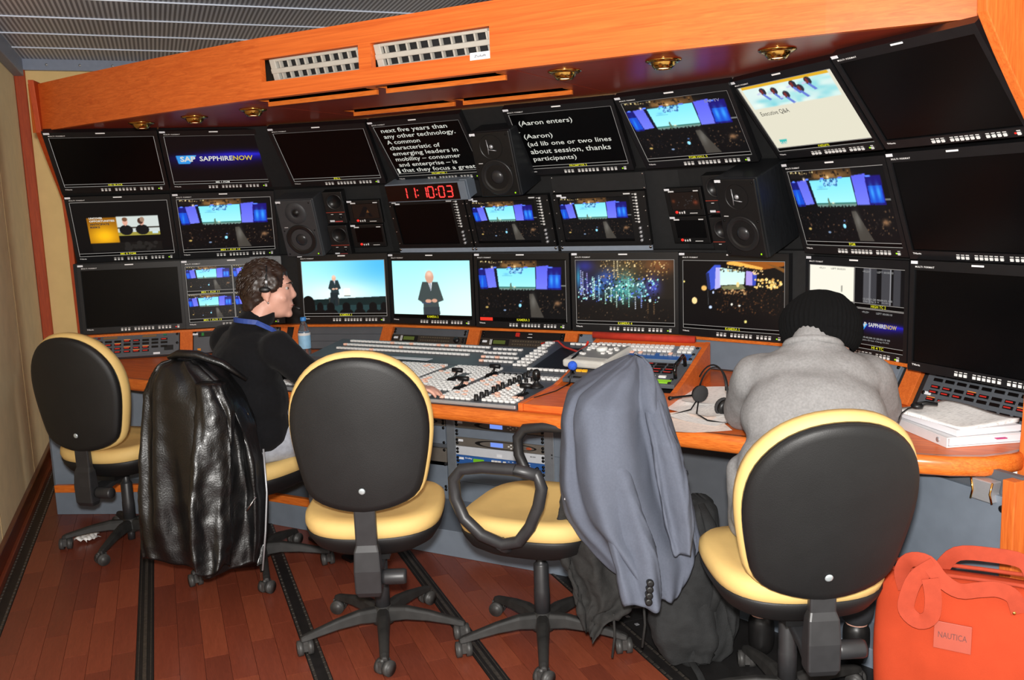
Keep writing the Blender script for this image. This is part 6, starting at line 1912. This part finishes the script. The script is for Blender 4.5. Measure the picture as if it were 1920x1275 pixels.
# ---------------------------------------------------------------- backpack, tote, tissue
PACKM = mat('pack_black', rgb(30, 31, 32), 0.85, vary=0.2, vscale=40, bump=0.4, bscale=300)
PACK = [(-0.891, 2.865, 0.531, -0.852, 2.886, 0.529), (-0.912, 2.848, 0.505, -0.826, 2.892, 0.502), (-0.94, 2.82, 0.436, -0.805, 2.892, 0.431), (-0.975, 2.782, 0.35, -0.779, 2.89, 0.342), (-1.0, 2.756, 0.281, -0.761, 2.888, 0.271), (-1.005, 2.741, 0.211, -0.743, 2.886, 0.2), (-0.997, 2.735, 0.129, -0.737, 2.88, 0.119), (-0.961, 2.745, 0.05, -0.758, 2.86, 0.045), (-0.915, 2.77, 0.008, -0.796, 2.835, 0.006)]
bp_ = thing('backpack', 'slumped black backpack on the floor between the blazer and the nearest chair', 'backpack', T3(-0.87, 2.82, 0.0))
WP = bp_.matrix_world.inverted()
cloth(obj('pack_body', drape(PACK, lambda t: 0.05 + 0.06 * math.sin(math.pi * min(1, t * 0.9)), 0.05, 41, k=(2, 4, 7), shift=-0.02), PACKM, bp_, WP), 0, 0.03, 0.12)
POCK = [(-0.985, 2.72, 0.27, -0.82, 2.80, 0.265), (-0.995, 2.69, 0.2, -0.80, 2.79, 0.19), (-0.985, 2.685, 0.10, -0.79, 2.785, 0.09), (-0.95, 2.70, 0.03, -0.81, 2.775, 0.025)]
cloth(obj('pocket', drape(POCK, lambda t: 0.04 + 0.02 * math.sin(3.1 * t), 0.04, 42, n=40, k=(2, 4, 7)), PACKM, bp_, WP), 0, 0.02, 0.08)
obj('strap', MB().tube([(-0.86, 2.84, 0.53), (-0.82, 2.80, 0.48), (-0.79, 2.78, 0.38), (-0.785, 2.775, 0.26), (-0.80, 2.76, 0.2)], [0.012, 0.022, 0.024, 0.02, 0.014], 10, flat=0.4), PACKM, bp_, WP)
obj('patch', MB().box((-0.815, 2.738, 0.135), (0.035, 0.004, 0.038), 0, RZ(0)), mat('patch_grey', rgb(140, 140, 142), 0.7, vary=0.1), bp_, WP)
obj('loose_strap', MB().tube([(-0.86, 2.72, 0.03), (-0.82, 2.68, 0.012), (-0.79, 2.63, 0.008), (-0.775, 2.60, 0.008)], 0.013, 8, flat=0.25), PACKM, bp_, WP)
obj('buckle', MB().box((-0.772, 2.592, 0.010), (0.034, 0.022, 0.008)), mat('buckle', rgb(60, 60, 60), 0.4), bp_, WP)

TOTE = mat('tote_orange', rgb(174, 62, 34), 0.85, spec=0.15, vary=0.05, vscale=14, bump=0.2, bscale=700)
TOTED = mat('tote_strap', rgb(166, 64, 42), 0.75, spec=0.2, vary=0.06, vscale=40, bump=0.15, bscale=700)
tb = thing('tote_bag', 'large orange-red tote bag with looped fabric handles at the lower right', 'bag', T3(-0.03, 2.63, 0.0) @ RZ(-4))
rings = []
for z, w, d, oy in [(zz * 1.135, a_, b_, c_) for zz, a_, b_, c_ in ((0.0, 0.245, 0.075, 0.0), (0.02, 0.252, 0.085, 0.0), (0.12, 0.256, 0.086, -0.006), (0.22, 0.262, 0.080, -0.008), (0.32, 0.260, 0.066, 0.0), (0.40, 0.252, 0.050, 0.012), (0.432, 0.248, 0.040, 0.016))]:
    ring = []
    for i in range(48):
        a = 2 * math.pi * i / 48
        ca, sa = math.cos(a), math.sin(a)
        x = abs(ca) ** 0.45 * (1 if ca >= 0 else -1) * w
        y = abs(sa) ** 0.45 * (1 if sa >= 0 else -1) * d
        dent = -0.030 * math.exp(-((x + 0.14) / 0.045) ** 2 - ((z - 0.14) / 0.09) ** 2) * (-1 if sa < 0 else 0)
        dent2 = 0.026 * math.exp(-((x - 0.20) / 0.05) ** 2 - ((z - 0.12) / 0.1) ** 2) * (1 if sa < 0 else 0)
        ring.append((x, y + oy + dent + dent2 + 0.004 * math.sin(9 * x * 6 + z * 20), z + 0.010 * math.sin(5 * x + 1) * (z > 0.3)))
    rings.append(ring)
cloth(obj('bag_body', MB().loft(rings, 0, None, True, True), TOTE, tb), 1)
obj('rim_tape', MB().tube([(p[0], p[1], p[2] + 0.002) for p in rings[-1]] + [rings[-1][0]], 0.006, 8), TOTED, tb)
def ribbon(pts, w, m, name, parent, th=0.0015):
    """Flat strap along a path; width vector horizontal-ish."""
    P = [Vector((p[0], p[1], p[2] * 1.135)) for p in pts]
    Q = []
    for i in range(len(P) - 1):
        for s in range(4):
            u = s / 4
            p0, p1, p2, p3 = P[max(0, i - 1)], P[i], P[i + 1], P[min(len(P) - 1, i + 2)]
            Q.append(0.5 * ((2 * p1) + (-p0 + p2) * u + (2 * p0 - 5 * p1 + 4 * p2 - p3) * u * u + (-p0 + 3 * p1 - 3 * p2 + p3) * u ** 3))
    Q.append(P[-1])
    rings = []
    for i, p in enumerate(Q):
        t = (Q[min(i + 1, len(Q) - 1)] - Q[max(0, i - 1)]).normalized()
        side = t.cross(Vector((0.25, -1, 0.15)))
        if side.length < 1e-3:
            side = Vector((0, 0, 1))
        side.normalize()
        nn = side.cross(t).normalized()
        rings.append([tuple(p + side * (w / 2 * a)) for a in (-1, -0.33, 0.33, 1)])
    o = obj(name, MB().loft(rings, 0, None, True, False, False), m, parent)
    md = o.modifiers.new('th', 'SOLIDIFY')
    md.thickness = 0.003
    md.offset = 0
    md = o.modifiers.new('edge', 'EDGE_SPLIT')
    md.split_angle = math.radians(50)
    return o
ribbon([(-0.175, -0.052, 0.395), (-0.185, -0.058, 0.44), (-0.165, -0.065, 0.475), (-0.12, -0.070, 0.478), (-0.085, -0.078, 0.445), (-0.04, -0.080, 0.425), (0.01, -0.075, 0.435), (0.05, -0.068, 0.44), (0.085, -0.058, 0.425), (0.10, -0.050, 0.385)], 0.040, TOTED, 'handle', tb)
ribbon([(-0.10, -0.070, 0.475), (-0.145, -0.085, 0.440), (-0.165, -0.096, 0.385), (-0.162, -0.098, 0.355), (-0.132, -0.098, 0.338), (-0.104, -0.096, 0.355), (-0.10, -0.092, 0.40), (-0.11, -0.088, 0.445)], 0.042, TOTED, 'handle', tb)
ribbon([(-0.10, 0.045, 0.43), (-0.06, 0.04, 0.475), (0.02, 0.04, 0.485), (0.10, 0.035, 0.482), (0.125, 0.03, 0.44), (0.12, 0.03, 0.41)], 0.040, TOTED, 'handle', tb)
for x in (0.088, 0.20):
    obj('rivet', MB().ball((x, -0.052, 0.437), 0.006, 10), BRASS, tb)
pt = obj('name_patch', MB().box((0.0, 0.0, 0.0), (0.092, 0.006, 0.074)), mat('patch_rubber', rgb(168, 72, 52), 0.5, vary=0.03), tb, T3(-0.052, -0.074, 0.346) @ RX(-7), 0.001)
text('patch_lettering', 'NAUTICA', 0, 0, 0.070, 0.016, 0, mat('patch_ink', rgb(96, 52, 48), 0.6), pt, 0.0).matrix_local = T3(-0.035, -0.0036, -0.006) @ RX(90)

tis = MB()
vs, fs = [], []
n = 14
for j in range(n):
    for i in range(n):
        u, v = i / (n - 1) - 0.5, j / (n - 1) - 0.5
        k = 1 + 0.35 * math.sin(7 * u + 9 * v * v) 
        vs.append((u * 0.12 * k, v * 0.10 * (1 + 0.3 * math.cos(8 * u)), 0.008 + 0.022 * abs(math.sin(11 * u + 4 * v)) * (1 - 2 * abs(u)) + 0.010 * abs(math.sin(13 * v))))
for j in range(n - 1):
    for i in range(n - 1):
        a = j * n + i
        fs.append((a, a + 1, a + n + 1, a + n))
tis.add(vs, fs, 0, None, True)
o = obj('paper_tissue', tis, mat('tissue_white', rgb(226, 224, 222), 0.9, vary=0.03), None, T3(-3.88, 2.71, 0.0), label='crumpled white paper tissue on the floor below the far left chair', cat='tissue')
md = o.modifiers.new('th', 'SOLIDIFY')
md.thickness = 0.001
cb = obj('floor_cable', MB().tube([(-4.95, 3.42, 0.15), (-4.93, 3.40, 0.05), (-4.85, 3.33, 0.008), (-4.7, 3.27, 0.006), (-4.55, 3.25, 0.006), (-4.42, 3.2, 0.006)], 0.006, 8), BLACK, None, label='black cable lying on the floor by the baseboard behind the far left chair', cat='cable')

# ---------------------------------------------------------------- people
SKIN = mat('skin', rgb(204, 154, 136), 0.5, vary=0.08, vscale=25, bump=0.06, bscale=500)
def capsule(g, a, ra, b, rb, n=14):
    a, b = Vector(a), Vector(b)
    g.ball(tuple(a), ra, n)
    g.ball(tuple(b), rb, n)
    g.tube([tuple(a + (b - a) * (i / 4)) for i in range(5)], [ra + (rb - ra) * (i / 4) for i in range(5)], n)
def remesh(o, vox, smooth=6, disp=0.0, scale=0.1):
    md = o.modifiers.new('remesh', 'REMESH')
    md.mode = 'VOXEL'
    md.voxel_size = vox
    md.use_smooth_shade = True
    md = o.modifiers.new('smooth', 'SMOOTH')
    md.iterations = smooth
    md.factor = 0.5
    if disp:
        tex = bpy.data.textures.new('crease', 'CLOUDS')
        tex.noise_scale = scale
        tex.noise_depth = 2
        md = o.modifiers.new('crease', 'DISPLACE')
        md.texture = tex
        md.strength = disp
        md.texture_coords = 'LOCAL'
    return o
def hand(g, wrist, d, palm_n, side):
    """Palm and five bent fingers; d = forward, palm_n = palm normal (down), side = thumb side sign."""
    w, d, pn = Vector(wrist), Vector(d).normalized(), Vector(palm_n).normalized()
    s = d.cross(pn).normalized() * side
    g.ball(tuple(w + d * 0.045), (0.030, 0.030, 0.018), 12)
    capsule(g, w, 0.026, w + d * 0.06, 0.024)
    capsule(g, w + d * 0.05 + s * 0.02, 0.020, w + d * 0.075 - s * 0.018, 0.018)
    for k, (off, ln) in enumerate(((0.030, 0.070), (0.010, 0.080), (-0.010, 0.074), (-0.028, 0.058))):
        p0 = w + d * 0.080 + s * off
        p1 = p0 + d * ln * 0.5 + pn * 0.004
        p2 = p1 + d * ln * 0.32 + pn * 0.016
        p3 = p2 + d * ln * 0.14 + pn * 0.014
        for a, b, r0, r1 in ((p0, p1, 0.0095, 0.0088), (p1, p2, 0.0088, 0.0080), (p2, p3, 0.0080, 0.0072)):
            capsule(g, a, r0, b, r1, 10)
    t0 = w + d * 0.030 + s * 0.028
    t1 = t0 + d * 0.035 + s * 0.026
    t2 = t1 + d * 0.030 + s * 0.004 + pn * 0.008
    capsule(g, t0, 0.013, t1, 0.011, 10)
    capsule(g, t1, 0.011, t2, 0.009, 10)
def head(g, M):
    """Head facing local +Y, centre at the origin."""
    h = MB()
    h.ball((0, -0.012, 0.028), (0.076, 0.096, 0.090), 24)
    h.ball((0, 0.028, -0.025), (0.064, 0.066, 0.088), 20)
    h.ball((0, 0.038, -0.075), (0.050, 0.050, 0.042), 16)
    h.ball((0, 0.078, -0.098), (0.024, 0.018, 0.018), 12)
    h.ball((0, 0.070, 0.034), (0.052, 0.024, 0.016), 14)
    capsule(h, (0, 0.086, 0.018), 0.010, (0, 0.102, -0.018), 0.0125, 12)
    h.ball((0, 0.098, -0.024), (0.0175, 0.012, 0.010), 12)
    h.ball((0, 0.090, -0.055), (0.024, 0.010, 0.007), 12)
    h.ball((0, 0.087, -0.067), (0.022, 0.011, 0.008), 12)
    for sx in (-1, 1):
        h.ball((sx * 0.044, 0.052, -0.028), (0.022, 0.026, 0.024), 12)
        h.ball((sx * 0.078, -0.008, -0.008), (0.010, 0.020, 0.033), 14, R=Matrix.Rotation(sx * -0.3, 3, 'Z'))
        h.ball((sx * 0.080, -0.002, -0.036), (0.008, 0.010, 0.011), 10)
    g.add(h.v, h.f, 0, M, True)
def person_frame(hip, face):
    return T3(*hip) @ RZ(face - 90)

# --- seated man in the black sweater
PF = person_frame((-2.79, 2.79, 0.60), 68)
def pw(p):
    return tuple(PF @ Vector(p))
man = thing('person', 'man with short dark hair, black sweater and light jeans, seated at the vision mixer', 'person', T3(-2.79, 2.79, 0.50))
WN = man.matrix_world.inverted()
HC = (0.045, 0.085, 0.620)
HM = T3(*pw(HC)) @ RZ(40 - 90) @ RX(-3)
RS, LS = (0.195, 0.03, 0.395), (-0.200, -0.02, 0.400)
RE, LE = (0.36, 0.17, 0.205), (-0.27, 0.20, 0.205)
RW, LW = (0.555, 0.395, 0.215), (-0.12, 0.44, 0.205)
g = MB()
head(g, HM)
capsule(g, pw((0.02, 0.0, 0.44)), 0.058, pw((0.04, 0.055, 0.55)), 0.055)
g.ball(pw((0, 0, 0.10)), (0.13, 0.10, 0.2), 16, R=PF.to_3x3())
g.ball(pw((0, 0, 0.32)), (0.16, 0.10, 0.16), 16, R=PF.to_3x3())
for a, b, r0, r1 in ((RS, RE, 0.042, 0.035), (RE, RW, 0.034, 0.026), (LS, LE, 0.042, 0.035), (LE, LW, 0.034, 0.026)):
    capsule(g, pw(a), r0, pw(b), r1)
fr, fl_ = Vector(pw(RW)) - Vector(pw(RE)), Vector(pw(LW)) - Vector(pw(LE))
hand(g, pw(RW), fr, (0, 0, -1), 1)
hand(g, pw(LW), fl_, (0, 0, -1), -1)
RK_, LK = (0.14, 0.40, -0.02), (-0.14, 0.38, -0.02)
RA, LA = (0.16, 0.36, -0.46), (-0.16, 0.36, -0.46)
for sx, K, A in ((1, RK_, RA), (-1, LK, LA)):
    capsule(g, pw((sx * 0.09, 0.0, 0.0)), 0.07, pw(K), 0.05)
    capsule(g, pw(K), 0.05, pw(A), 0.035)
remesh(obj('body', g, SKIN, man, WN), 0.0065, 5)
SWEAT = mat('sweater_black', rgb(13, 13, 16), 0.92, spec=0.2, vary=0.18, vscale=90, bump=0.35, bscale=420, sheen=0.04)
g = MB()
R3 = PF.to_3x3()
g.ball(pw((0.01, -0.015, 0.04)), (0.200, 0.150, 0.13), 20, R=R3)
g.ball(pw((0.005, -0.02, 0.17)), (0.200, 0.150, 0.16), 20, R=R3)
g.ball(pw((0, -0.02, 0.31)), (0.200, 0.138, 0.15), 20, R=R3)
g.ball(pw((0.0, -0.015, 0.40)), (0.165, 0.10, 0.075), 20, R=R3)
capsule(g, pw((0.012, -0.02, 0.44)), 0.078, pw((0.028, 0.02, 0.490)), 0.064)
for a, b, r0, r1 in ((RS, RE, 0.074, 0.058), (RE, RW, 0.057, 0.042), (LS, LE, 0.074, 0.058), (LE, LW, 0.057, 0.042)):
    capsule(g, pw(a), r0, pw(b), r1)
remesh(obj('sweater', g, SWEAT, man, WN), 0.010, 8, 0.016, 0.10)
g = MB()
rings = []
for i in range(5):
    z = i / 4
    rings.append([tuple(Vector(pw((0.026 + 0.010 * z + (0.071 - 0.006 * z) * math.cos(a), 0.018 + 0.030 * z + (0.074 - 0.006 * z) * math.sin(a), 0.470 + 0.055 * z + 0.012 * math.sin(a))))) for a in np.linspace(0, 2 * math.pi, 33)[:-1]])
o = obj('collar', MB().loft(rings, 0, None, True, False), SWEAT, man, WN)
md = o.modifiers.new('th', 'SOLIDIFY')
md.thickness = 0.006
lan = [pw((0.03 + 0.080 * math.cos(a), 0.02 + 0.085 * math.sin(a), 0.490 - 0.016 * math.sin(a) + 0.004)) for a in np.linspace(math.radians(-20), math.radians(-215), 18)]
lan = [pw((0.115, 0.10, 0.415)), pw((0.112, 0.055, 0.462))] + lan
ro = []
for i, p in enumerate(lan):
    p = Vector(p)
    t = (Vector(lan[min(i + 1, len(lan) - 1)]) - Vector(lan[max(0, i - 1)])).normalized()
    out = (p - Vector(pw((0.03, 0.02, p.z - 0.6)))).normalized()
    sd = t.cross(out).normalized()
    ro.append([tuple(p + sd * a * 0.010 + out * (0.001 * b + 0.002)) for a, b in ((-1, -1), (1, -1), (1, 1), (-1, 1))])
obj('lanyard', MB().loft(ro, 0, None, False, True), mat('lanyard_blue', rgb(40, 66, 140), 0.6, vary=0.08), man, WN)
JEAN = mat('jeans_pale', rgb(158, 162, 172), 0.9, vary=0.12, vscale=60, bump=0.3, bscale=600)
g = MB()
g.ball(pw((0, 0.0, -0.01)), (0.178, 0.15, 0.10), 20, R=R3)
for sx, K, A in ((1, RK_, RA), (-1, LK, LA)):
    capsule(g, pw((sx * 0.09, 0.0, -0.005)), 0.098, pw(K), 0.072)
    capsule(g, pw(K), 0.072, pw((A[0], A[1], A[2] + 0.06)), 0.058)
remesh(obj('jeans', g, JEAN, man, WN), 0.010, 6, 0.012, 0.08)
BOOT = mat('boot_black', rgb(22, 21, 21), 0.4, vary=0.2, vscale=30)
for A in (RA, LA):
    g = MB()
    capsule(g, pw((A[0], A[1] - 0.01, A[2])), 0.052, pw((A[0], A[1], A[2] - 0.07)), 0.048)
    capsule(g, pw((A[0], A[1], A[2] - 0.085)), 0.046, pw((A[0], A[1] + 0.14, A[2] - 0.092)), 0.040)
    o = remesh(obj('boot', g, BOOT, man, WN), 0.008, 5)
    obj('sole', MB().box(pw((A[0], A[1] + 0.06, A[2] - 0.132)), (0.08, 0.24, 0.014), 0), BLACK, o)
    o.children[0].data.transform(T3(*pw((A[0], A[1] + 0.06, 0))) @ RZ(68 - 90) @ T3(*[-c for c in pw((A[0], A[1] + 0.06, 0))]))
HAIR = mat('hair_brown', rgb(44, 30, 23), 0.42, spec=0.5, vary=0.5, vscale=60, stretch=(1, 1, 6))
h = MB()
h.ball((0, -0.022, 0.040), (0.086, 0.100, 0.094), 24)
h.ball((0, -0.055, 0.0), (0.080, 0.066, 0.085), 20)
h.ball((0, -0.070, -0.055), (0.062, 0.042, 0.055), 16)
h.ball((0, 0.022, 0.078), (0.064, 0.052, 0.034), 16)
for sx in (-1, 1):
    h.ball((sx * 0.074, 0.012, 0.035), (0.012, 0.038, 0.040), 12)
g = MB()
g.add(h.v, h.f, 0, HM, True)
o = remesh(obj('hair', g, HAIR, man, WN), 0.008, 3, 0.016, 0.02)
hr = random.Random(12)
g = MB()
for i in range(420):
    th = hr.uniform(0, 2 * math.pi)
    el = hr.uniform(-0.75, 1.45)
    d = Vector((math.cos(el) * math.cos(th), math.cos(el) * math.sin(th), math.sin(el)))
    if d.y > 0.35 and d.z < 0.62:
        continue
    if abs(d.x) > 0.55 and d.z < 0.05 and d.y > -0.15:
        continue
    c = Vector((0, -0.024, 0.030))
    p = c + Vector((d.x * 0.083, d.y * 0.098, d.z * 0.094))
    flow = Vector((0.1 * d.x, -0.55 * (1 - abs(d.y)) + 0.25 * d.y, -0.9 + 0.5 * max(0, d.z)))
    if d.z > 0.6:
        flow = Vector((0.5 * hr.uniform(-1, 1), 0.55, 0.12))
    flow = (flow - d * flow.dot(d)).normalized()
    L = hr.uniform(0.025, 0.05)
    q = [p - d * 0.006, p + flow * L * 0.5 + d * 0.006, p + flow * L + d * hr.uniform(0.0, 0.010)]
    g.tube([tuple(x) for x in q], [0.0045, 0.0038, 0.0006], 5)
g2 = MB()
g2.add(g.v, g.f, 0, HM, True)
obj('hair_tufts', g2, HAIR, man, WN, kind='stuff')
EYEW = mat('eye_white', rgb(170, 160, 154), 0.35, vary=0.02)
for sx in (-1, 1):
    obj('eye', MB().ball(tuple(HM @ Vector((sx * 0.031, 0.070, 0.012))), 0.0100, 14), EYEW, man, WN)
    obj('iris', MB().ball(tuple(HM @ Vector((sx * 0.032, 0.0765, 0.012))), 0.0058, 12), mat('iris', rgb(52, 40, 30), 0.2), man, WN)
    g = MB().tube([tuple(HM @ Vector((sx * x, y, z))) for x, y, z in ((0.014, 0.094, 0.030), (0.030, 0.090, 0.036), (0.050, 0.072, 0.032))], [0.003, 0.004, 0.0015], 8)
    obj('eyebrow', g, HAIR, man, WN)
obj('mouth', MB().tube([tuple(HM @ Vector(p)) for p in ((-0.022, 0.090, -0.061), (0, 0.1005, -0.061), (0.022, 0.090, -0.061))], [0.001, 0.002, 0.001], 8), mat('lips', rgb(150, 84, 76), 0.5), man, WN)
obj('ear_ring', MB().ball(tuple(HM @ Vector((0.088, 0.0, -0.044))), 0.0045, 10), CHROME, man, WN)
# his headset
mh = thing('headset', 'thin black headset worn by the man in the black sweater', 'headset', HM)
arc = [(0.092 * math.cos(a), -0.006, 0.012 + 0.118 * math.sin(a)) for a in np.linspace(-0.05, math.pi + 0.05, 20)]
obj('headband', MB().tube(arc, 0.0045, 8, flat=0.55), BLACK, mh)
obj('temple_pad', MB().ball((0.090, -0.012, 0.010), (0.010, 0.024, 0.013), 12), BLACK, mh)
obj('silver_joint', MB().ball((0.093, -0.006, 0.042), (0.005, 0.007, 0.009), 10), STEEL, mh)
obj('mic_boom', MB().tube([(-0.088, 0.0, 0.0), (-0.080, 0.05, -0.045), (-0.05, 0.095, -0.075), (-0.02, 0.125, -0.080)], [0.003, 0.003, 0.003, 0.007], 8), BLACK, mh)

# --- person in the grey hoodie, bent over the desk
PF = person_frame((-0.468, 2.65, 0.60), 102)
R3 = PF.to_3x3()
wo = thing('person', 'person in grey hoodie and black knitted hat, bent over the desk', 'person', T3(-0.50, 2.64, 0.50))
WN = wo.matrix_world.inverted()
HM = T3(*pw((0.03, 0.375, 0.455))) @ RZ(100 - 90) @ RX(-38)
RS, LS = (0.165, 0.29, 0.355), (-0.165, 0.27, 0.355)
RE, LE = (0.225, 0.43, 0.215), (-0.215, 0.40, 0.215)
RW, LW = (0.13, 0.64, 0.205), (-0.04, 0.64, 0.205)
g = MB()
head(g, HM)
capsule(g, pw((0.0, 0.28, 0.42)), 0.055, pw((0.01, 0.345, 0.475)), 0.052)
g.ball(pw((0, 0.03, 0.08)), (0.13, 0.10, 0.15), 16, R=R3)
g.ball(pw((0, 0.15, 0.26)), (0.15, 0.10, 0.16), 16, R=R3)
capsule(g, pw((0, 0.05, 0.1)), 0.1, pw((0, 0.26, 0.38)), 0.09)
for a, b, r0, r1 in ((LS, RS, 0.05, 0.05), (RS, RE, 0.042, 0.035), (RE, RW, 0.034, 0.026), (LS, LE, 0.042, 0.035), (LE, LW, 0.034, 0.026)):
    capsule(g, pw(a), r0, pw(b), r1)
hand(g, pw(RW), Vector(pw(RW)) - Vector(pw(RE)), (0, 0, -1), 1)
hand(g, pw(LW), Vector(pw(LW)) - Vector(pw(LE)), (0, 0, -1), -1)
for sx in (-1, 1):
    K, A = (sx * 0.16, 0.36, -0.02), (sx * 0.15, 0.30, -0.46)
    capsule(g, pw((sx * 0.09, 0.0, 0.0)), 0.075, pw(K), 0.05)
    capsule(g, pw(K), 0.05, pw(A), 0.035)
remesh(obj('body', g, SKIN, wo, WN), 0.0065, 5)
HOOD = mat('hoodie_grey', rgb(134, 133, 133), 0.95, vary=0.12, vscale=140, bump=0.3, bscale=500, spec=0.2)
g = MB()
g.ball(pw((0, 0.03, 0.0)), (0.245, 0.185, 0.13), 22, R=R3)
g.ball(pw((0, 0.07, 0.13)), (0.220, 0.165, 0.16), 22, R=R3)
g.ball(pw((0, 0.15, 0.26)), (0.218, 0.150, 0.16), 22, R=R3)
g.ball(pw((0, 0.235, 0.365)), (0.205, 0.115, 0.105), 22, R=R3)
g.ball(pw((0, 0.265, 0.43)), (0.12, 0.075, 0.06), 18, R=R3)
capsule(g, pw((0, 0.262, 0.42)), 0.080, pw((0.004, 0.285, 0.475)), 0.068)
for a, b, r0, r1 in ((LS, RS, 0.085, 0.085), (RS, RE, 0.084, 0.068), (RE, RW, 0.062, 0.044), (LS, LE, 0.084, 0.068), (LE, LW, 0.062, 0.044)):
    capsule(g, pw(a), r0, pw(b), r1)
for sx in (-1, 1):
    capsule(g, pw((sx * 0.19, 0.06, -0.05)), 0.06, pw((sx * 0.20, 0.10, 0.10)), 0.055)
remesh(obj('hoodie', g, HOOD, wo, WN), 0.010, 22, 0.020, 0.13)
o = obj('neck_ribbing', MB().tube([pw((0.004 + 0.082 * math.cos(a), 0.292 + 0.066 * math.sin(a), 0.462 - 0.035 * math.sin(a))) for a in np.linspace(0, 2 * math.pi, 33)], 0.012, 8), HOOD, wo, WN)
g = MB()
TROU = mat('trousers_dark', rgb(40, 40, 44), 0.9, vary=0.12, vscale=60)
for sx in (-1, 1):
    K, A = (sx * 0.16, 0.36, -0.02), (sx * 0.15, 0.30, -0.46)
    capsule(g, pw((sx * 0.09, 0.0, -0.01)), 0.095, pw(K), 0.070)
    capsule(g, pw(K), 0.070, pw((A[0], A[1], A[2] + 0.05)), 0.055)
remesh(obj('trousers', g, TROU, wo, WN), 0.010, 6)
for sx in (-1, 1):
    A = (sx * 0.15, 0.30, -0.46)
    g = MB()
    capsule(g, pw((A[0], A[1], A[2] - 0.02)), 0.044, pw((A[0], A[1], A[2] - 0.085)), 0.044)
    capsule(g, pw((A[0], A[1], A[2] - 0.095)), 0.042, pw((A[0], A[1] + 0.14, A[2] - 0.10)), 0.036)
    remesh(obj('shoe', g, BOOT, wo, WN), 0.008, 5)
EM = HM
for sx in (-1, 1):
    obj('eye', MB().ball(tuple(EM @ Vector((sx * 0.031, 0.070, 0.012))), 0.0100, 14), EYEW, wo, WN)
    obj('iris', MB().ball(tuple(EM @ Vector((sx * 0.032, 0.0765, 0.012))), 0.0058, 12), MATS['iris'], wo, WN)
# ribbed beanie
BEAN = mat('beanie_black', rgb(9, 9, 10), 0.95, spec=0.15, vary=0.15, vscale=120, bump=0.3, bscale=500)
rings = []
N = 192
bm_ = HM @ T3(0, -0.030, 0.045) @ RX(14)
for i in range(22):
    t = i / 21
    a = -0.62 + t * (math.pi / 2 + 0.60)
    r = math.cos(a)
    if a < -0.45:
        r += 0.0
    ring = []
    for k in range(N):
        p = 2 * math.pi * k / N
        rib = 1 + 0.020 * math.cos(48 * p) * min(1, 3 * (1 - t) + 0.1)
        sl = 1 + 0.05 * math.sin(2 * p + 0.6) * math.cos(a)
        ring.append((0.124 * r * rib * sl * math.cos(p), 0.130 * r * rib * math.sin(p), 0.122 * math.sin(a)))
    rings.append(ring)
g = MB().loft(rings, 0, bm_, True, False)
o = obj('beanie', g, BEAN, wo, WN)
cloth(o, 0, 0.012, 0.06)
brim = []
for dz, rr in ((-0.078, 0.094), (-0.070, 0.106), (-0.048, 0.116), (-0.030, 0.118), (-0.024, 0.112)):
    brim.append([(rr * (1 + 0.018 * math.cos(48 * p)) * math.cos(p), rr * 1.08 * (1 + 0.018 * math.cos(48 * p)) * math.sin(p), dz) for p in np.linspace(0, 2 * math.pi, N + 1)[:-1]])
obj('beanie_brim', MB().loft(brim, 0, bm_, True, False), BEAN, wo, WN)
